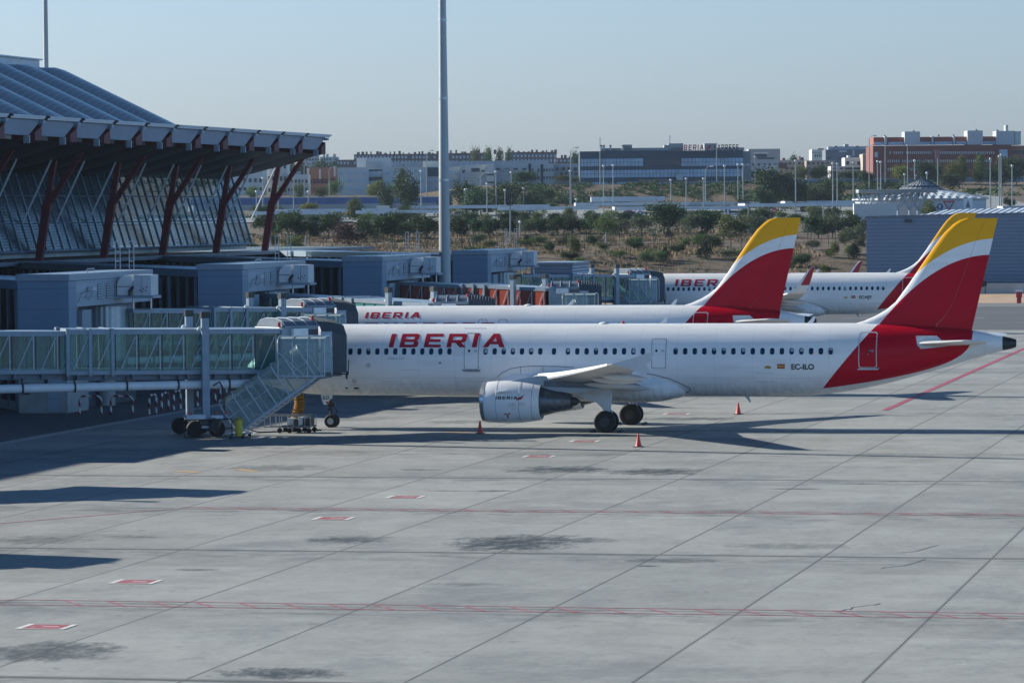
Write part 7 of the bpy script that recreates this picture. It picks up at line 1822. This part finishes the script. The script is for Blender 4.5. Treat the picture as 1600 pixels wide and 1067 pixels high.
mb = MB(); vv = [(at(a, Da+2)+(zat(a, ya-3.0, Da),), at(a, Da+16)+(zat(a, ya-3.0, Da)+.1,)) for a, ya, Da in pts]
fs_ = []; vs_ = []
for p_, q_ in vv: vs_ += [p_, q_]
for i in range(len(vv)-1): fs_.append((2*i, 2*i+2, 2*i+3, 2*i+1))
mb.add(vs_, fs_); o = mb.build('elevated_road', M['asphalt'], fix=False); tag(o, 'asphalt of the elevated road on top of the embankment', None, kind='structure')
# grey low wall behind the car park at left
t = MB(); t.obox(at(405, 1000), at(640, 1010), .4, 10.2, zat(520, 337.5, 1005)); o = t.build('low_wall', B_conc, None); tag(o, 'long low grey concrete wall in front of the viaduct', 'wall')
rnd_b = random.Random(4)
car(450, 318, 1081, white_c, 'white car driving over the blue railed viaduct', z=zat(450, 318.5, 1081))
for px, c_, lb in [(835, dark_c, 'dark car behind the road barrier above the single pine'), (1110, dark_c, 'dark car on the elevated road before the glass office')]:
    car(px, 0, 1133, c_, lb, z=zat(px, (299 if px == 835 else 292)-3.2, 1133))
# kiosk
t = thing('kiosk', 'small white kiosk with two dark openings in the car park', 'kiosk', at(600, 980)+(11,))
D = 980
mb = MB(); bbox(mb, 592, 609, 325, 338, D, 3); mb.build('wall', B_white, t); mb = MB(); bbox(mb, 590, 610, 321.5, 325, D-.8, 5); mb.build('roof', B_white, t)
for a in (594, 601): mb = MB(); bbox(mb, a, a+5, 327, 337, D, .4, .3); mb.build('opening', B_win, t)
# dirt mounds
for a, b, w_, lb in ((888, 297, 24, 'pale earth mound left of the glass office'), (906, 296.5, 28, 'lower pale rubble mound touching the glass office corner')):
    t = MB(); rr = []
    u_, v_ = at(a, 1130); W_ = w_/F*1130
    for (kk, h) in ((1, 0), (.8, .35), (.5, .75), (.25, .95), (.03, 1)):
        rr.append([(u_+W_*.5*kk*math.cos(2*PI*i/14)*(1+.15*math.sin(i*2.1)), v_+W_*.3*kk*math.sin(2*PI*i/14), zat(a, b, 1130)+1.5*h) for i in range(14)])
    t.loft(rr); o = t.build('earth_mound', C4((.50, .50, .47, 1), 'pale_rubble'), None, True); tag(o, lb, 'mound')
# ------------------------------------------------------------------ circular building with conical roof and canopy
D = 800
cu, cv = at(1440, D+22); zg = 10
t = thing('round_pavilion', 'low round pavilion with pale ribbed roof and a conical tent roof on top', 'pavilion', (cu, cv, zg))
zr = zat(1440, 312, D); rad = 13.8
M['pav_roof'] = ribbed('pavilion_roof', (.58, .60, .61, 1), 'x', 1.6, .8, .5, .2, .1, .55)
mb = MB(); mb.lathe((cu, cv, 0), [(rad, zg-3), (rad, zr)], 'z', 48); mb.build('wall', C4((.50, .53, .56, 1), 'pavilion_wall'), t, True)
mb = MB(); mb.lathe((cu, cv, 0), [(rad+.7, zr), (rad+.7, zr+.25), (9, zr+1.25), (5.0, zr+2.0)], 'z', 48); rf = mb.build('roof', M['pav_roof'], t)
mb = MB()
for i in range(0, 48):
    a = 2*PI*i/48; mb.tube([(cu+(rad+.6)*math.cos(a), cv+(rad+.6)*math.sin(a), zr+.3), (cu+9*math.cos(a), cv+9*math.sin(a), zr+1.3), (cu+5*math.cos(a), cv+5*math.sin(a), zr+2.05)], .11, 4)
mb.build('roof_rib', M['vent_clad'], rf)
mb = MB(); mb.lathe((cu, cv, 0), [(4.0, zr+1.5), (4.0, zr+3.0)], 'z', 30); mb.build('drum', B_dblue, t, True)
zc_ = zat(1438, 294.5, D+22); za_ = zat(1438, 277, D+22)
mb = MB(); n = 48; rr = []
for r_, z_ in ((4.55, zc_), (2.2, zc_+(za_-zc_)*.47), (.06, za_)):
    rr.append([(cu+r_*(1 if i % 2 else .965)*math.cos(2*PI*i/n), cv+r_*(1 if i % 2 else .965)*math.sin(2*PI*i/n), z_+(.0 if i % 2 else -.12)) for i in range(n)])
mb.loft(rr); cn = mb.build('tent_roof', B_white, t)
mb = MB()
for i in range(0, 48, 2):
    a = 2*PI*i/n; mb.tube([(cu+4.5*math.cos(a), cv+4.5*math.sin(a), zc_), (cu+.1*math.cos(a), cv+.1*math.sin(a), za_+.03)], .07, 4)
mb.build('tent_seam', B_dblue, cn)
# canopy with tree struts in front
t = thing('entrance_canopy', 'long grey canopy on branching steel struts before the round pavilion', 'canopy', at(1400, D-2)+(10,))
A, B_ = at(1341, D-4), at(1464, D-4); zt2 = zat(1400, 297.5, D-4); 
mb = MB(); L_ = math.hypot(B_[0]-A[0], B_[1]-A[1]); mb.obox(A, B_, 6, zt2-.55, zt2); mb.build('roof', B_conc, t, bevel=.1)
mb = MB(); mb.obox(A, B_, 6.6, zt2+.001, zt2+.16); mb.build('roof_sheet', B_lgrey, t)
for px in (1370, 1385, 1423, 1436, 1355, 1405):
    mb = MB(); u_, v_ = at(px, D-4); z0 = zt2-4.2; mb.tube([(u_, v_, 8.5), (u_, v_, z0)], .3, 8)
    for (dx, dy) in ((-1.9, -1.6), (1.9, -1.6), (-1.9, 1.6), (1.9, 1.6), (-.6, -1.8), (.6, 1.8)): mb.tube([(u_, v_, z0), (u_+dx*.6, v_+dy*.5, z0+1.9), (u_+dx, v_+dy, zt2-.5)], .11, 5)
    mb.build('branching_strut', M['vent_clad'], t, True)
t = MB(); t.obox(at(1335, D-9), at(1402, D-9), 2, 7.5, zat(1370, 318, D-9), 7.5, zat(1402, 318, D-9)); o = t.build('white_annex', B_white, None); tag(o, 'low white curved annex wall under the left end of the canopy', 'building')
building('service_building', 'low grey service building at the right behind the hangar roof', 1568, 1604, 322, 334, 690, B_lgrey, 8, [(325, 328, 6)], 6, B_win)
# ------------------------------------------------------------------ haze
hm = bpy.data.materials.new('haze_air'); hm.use_nodes = True; nt = hm.node_tree; nt.nodes.clear()
ho = nt.nodes.new('ShaderNodeOutputMaterial'); pv = nt.nodes.new('ShaderNodeVolumePrincipled'); nt.links.new(pv.outputs[0], ho.inputs['Volume'])
pv.inputs['Color'].default_value = (.62, .76, .92, 1); pv.inputs['Density'].default_value = .000045; pv.inputs['Anisotropy'].default_value = .2
if HAZE:
    mb = MB(); mb.box(-1500, 1500, -420, 3000, -25, 75); o = mb.build('haze', hm); tag(o, 'thin blue haze filling the air towards the distant city', None, kind='stuff')
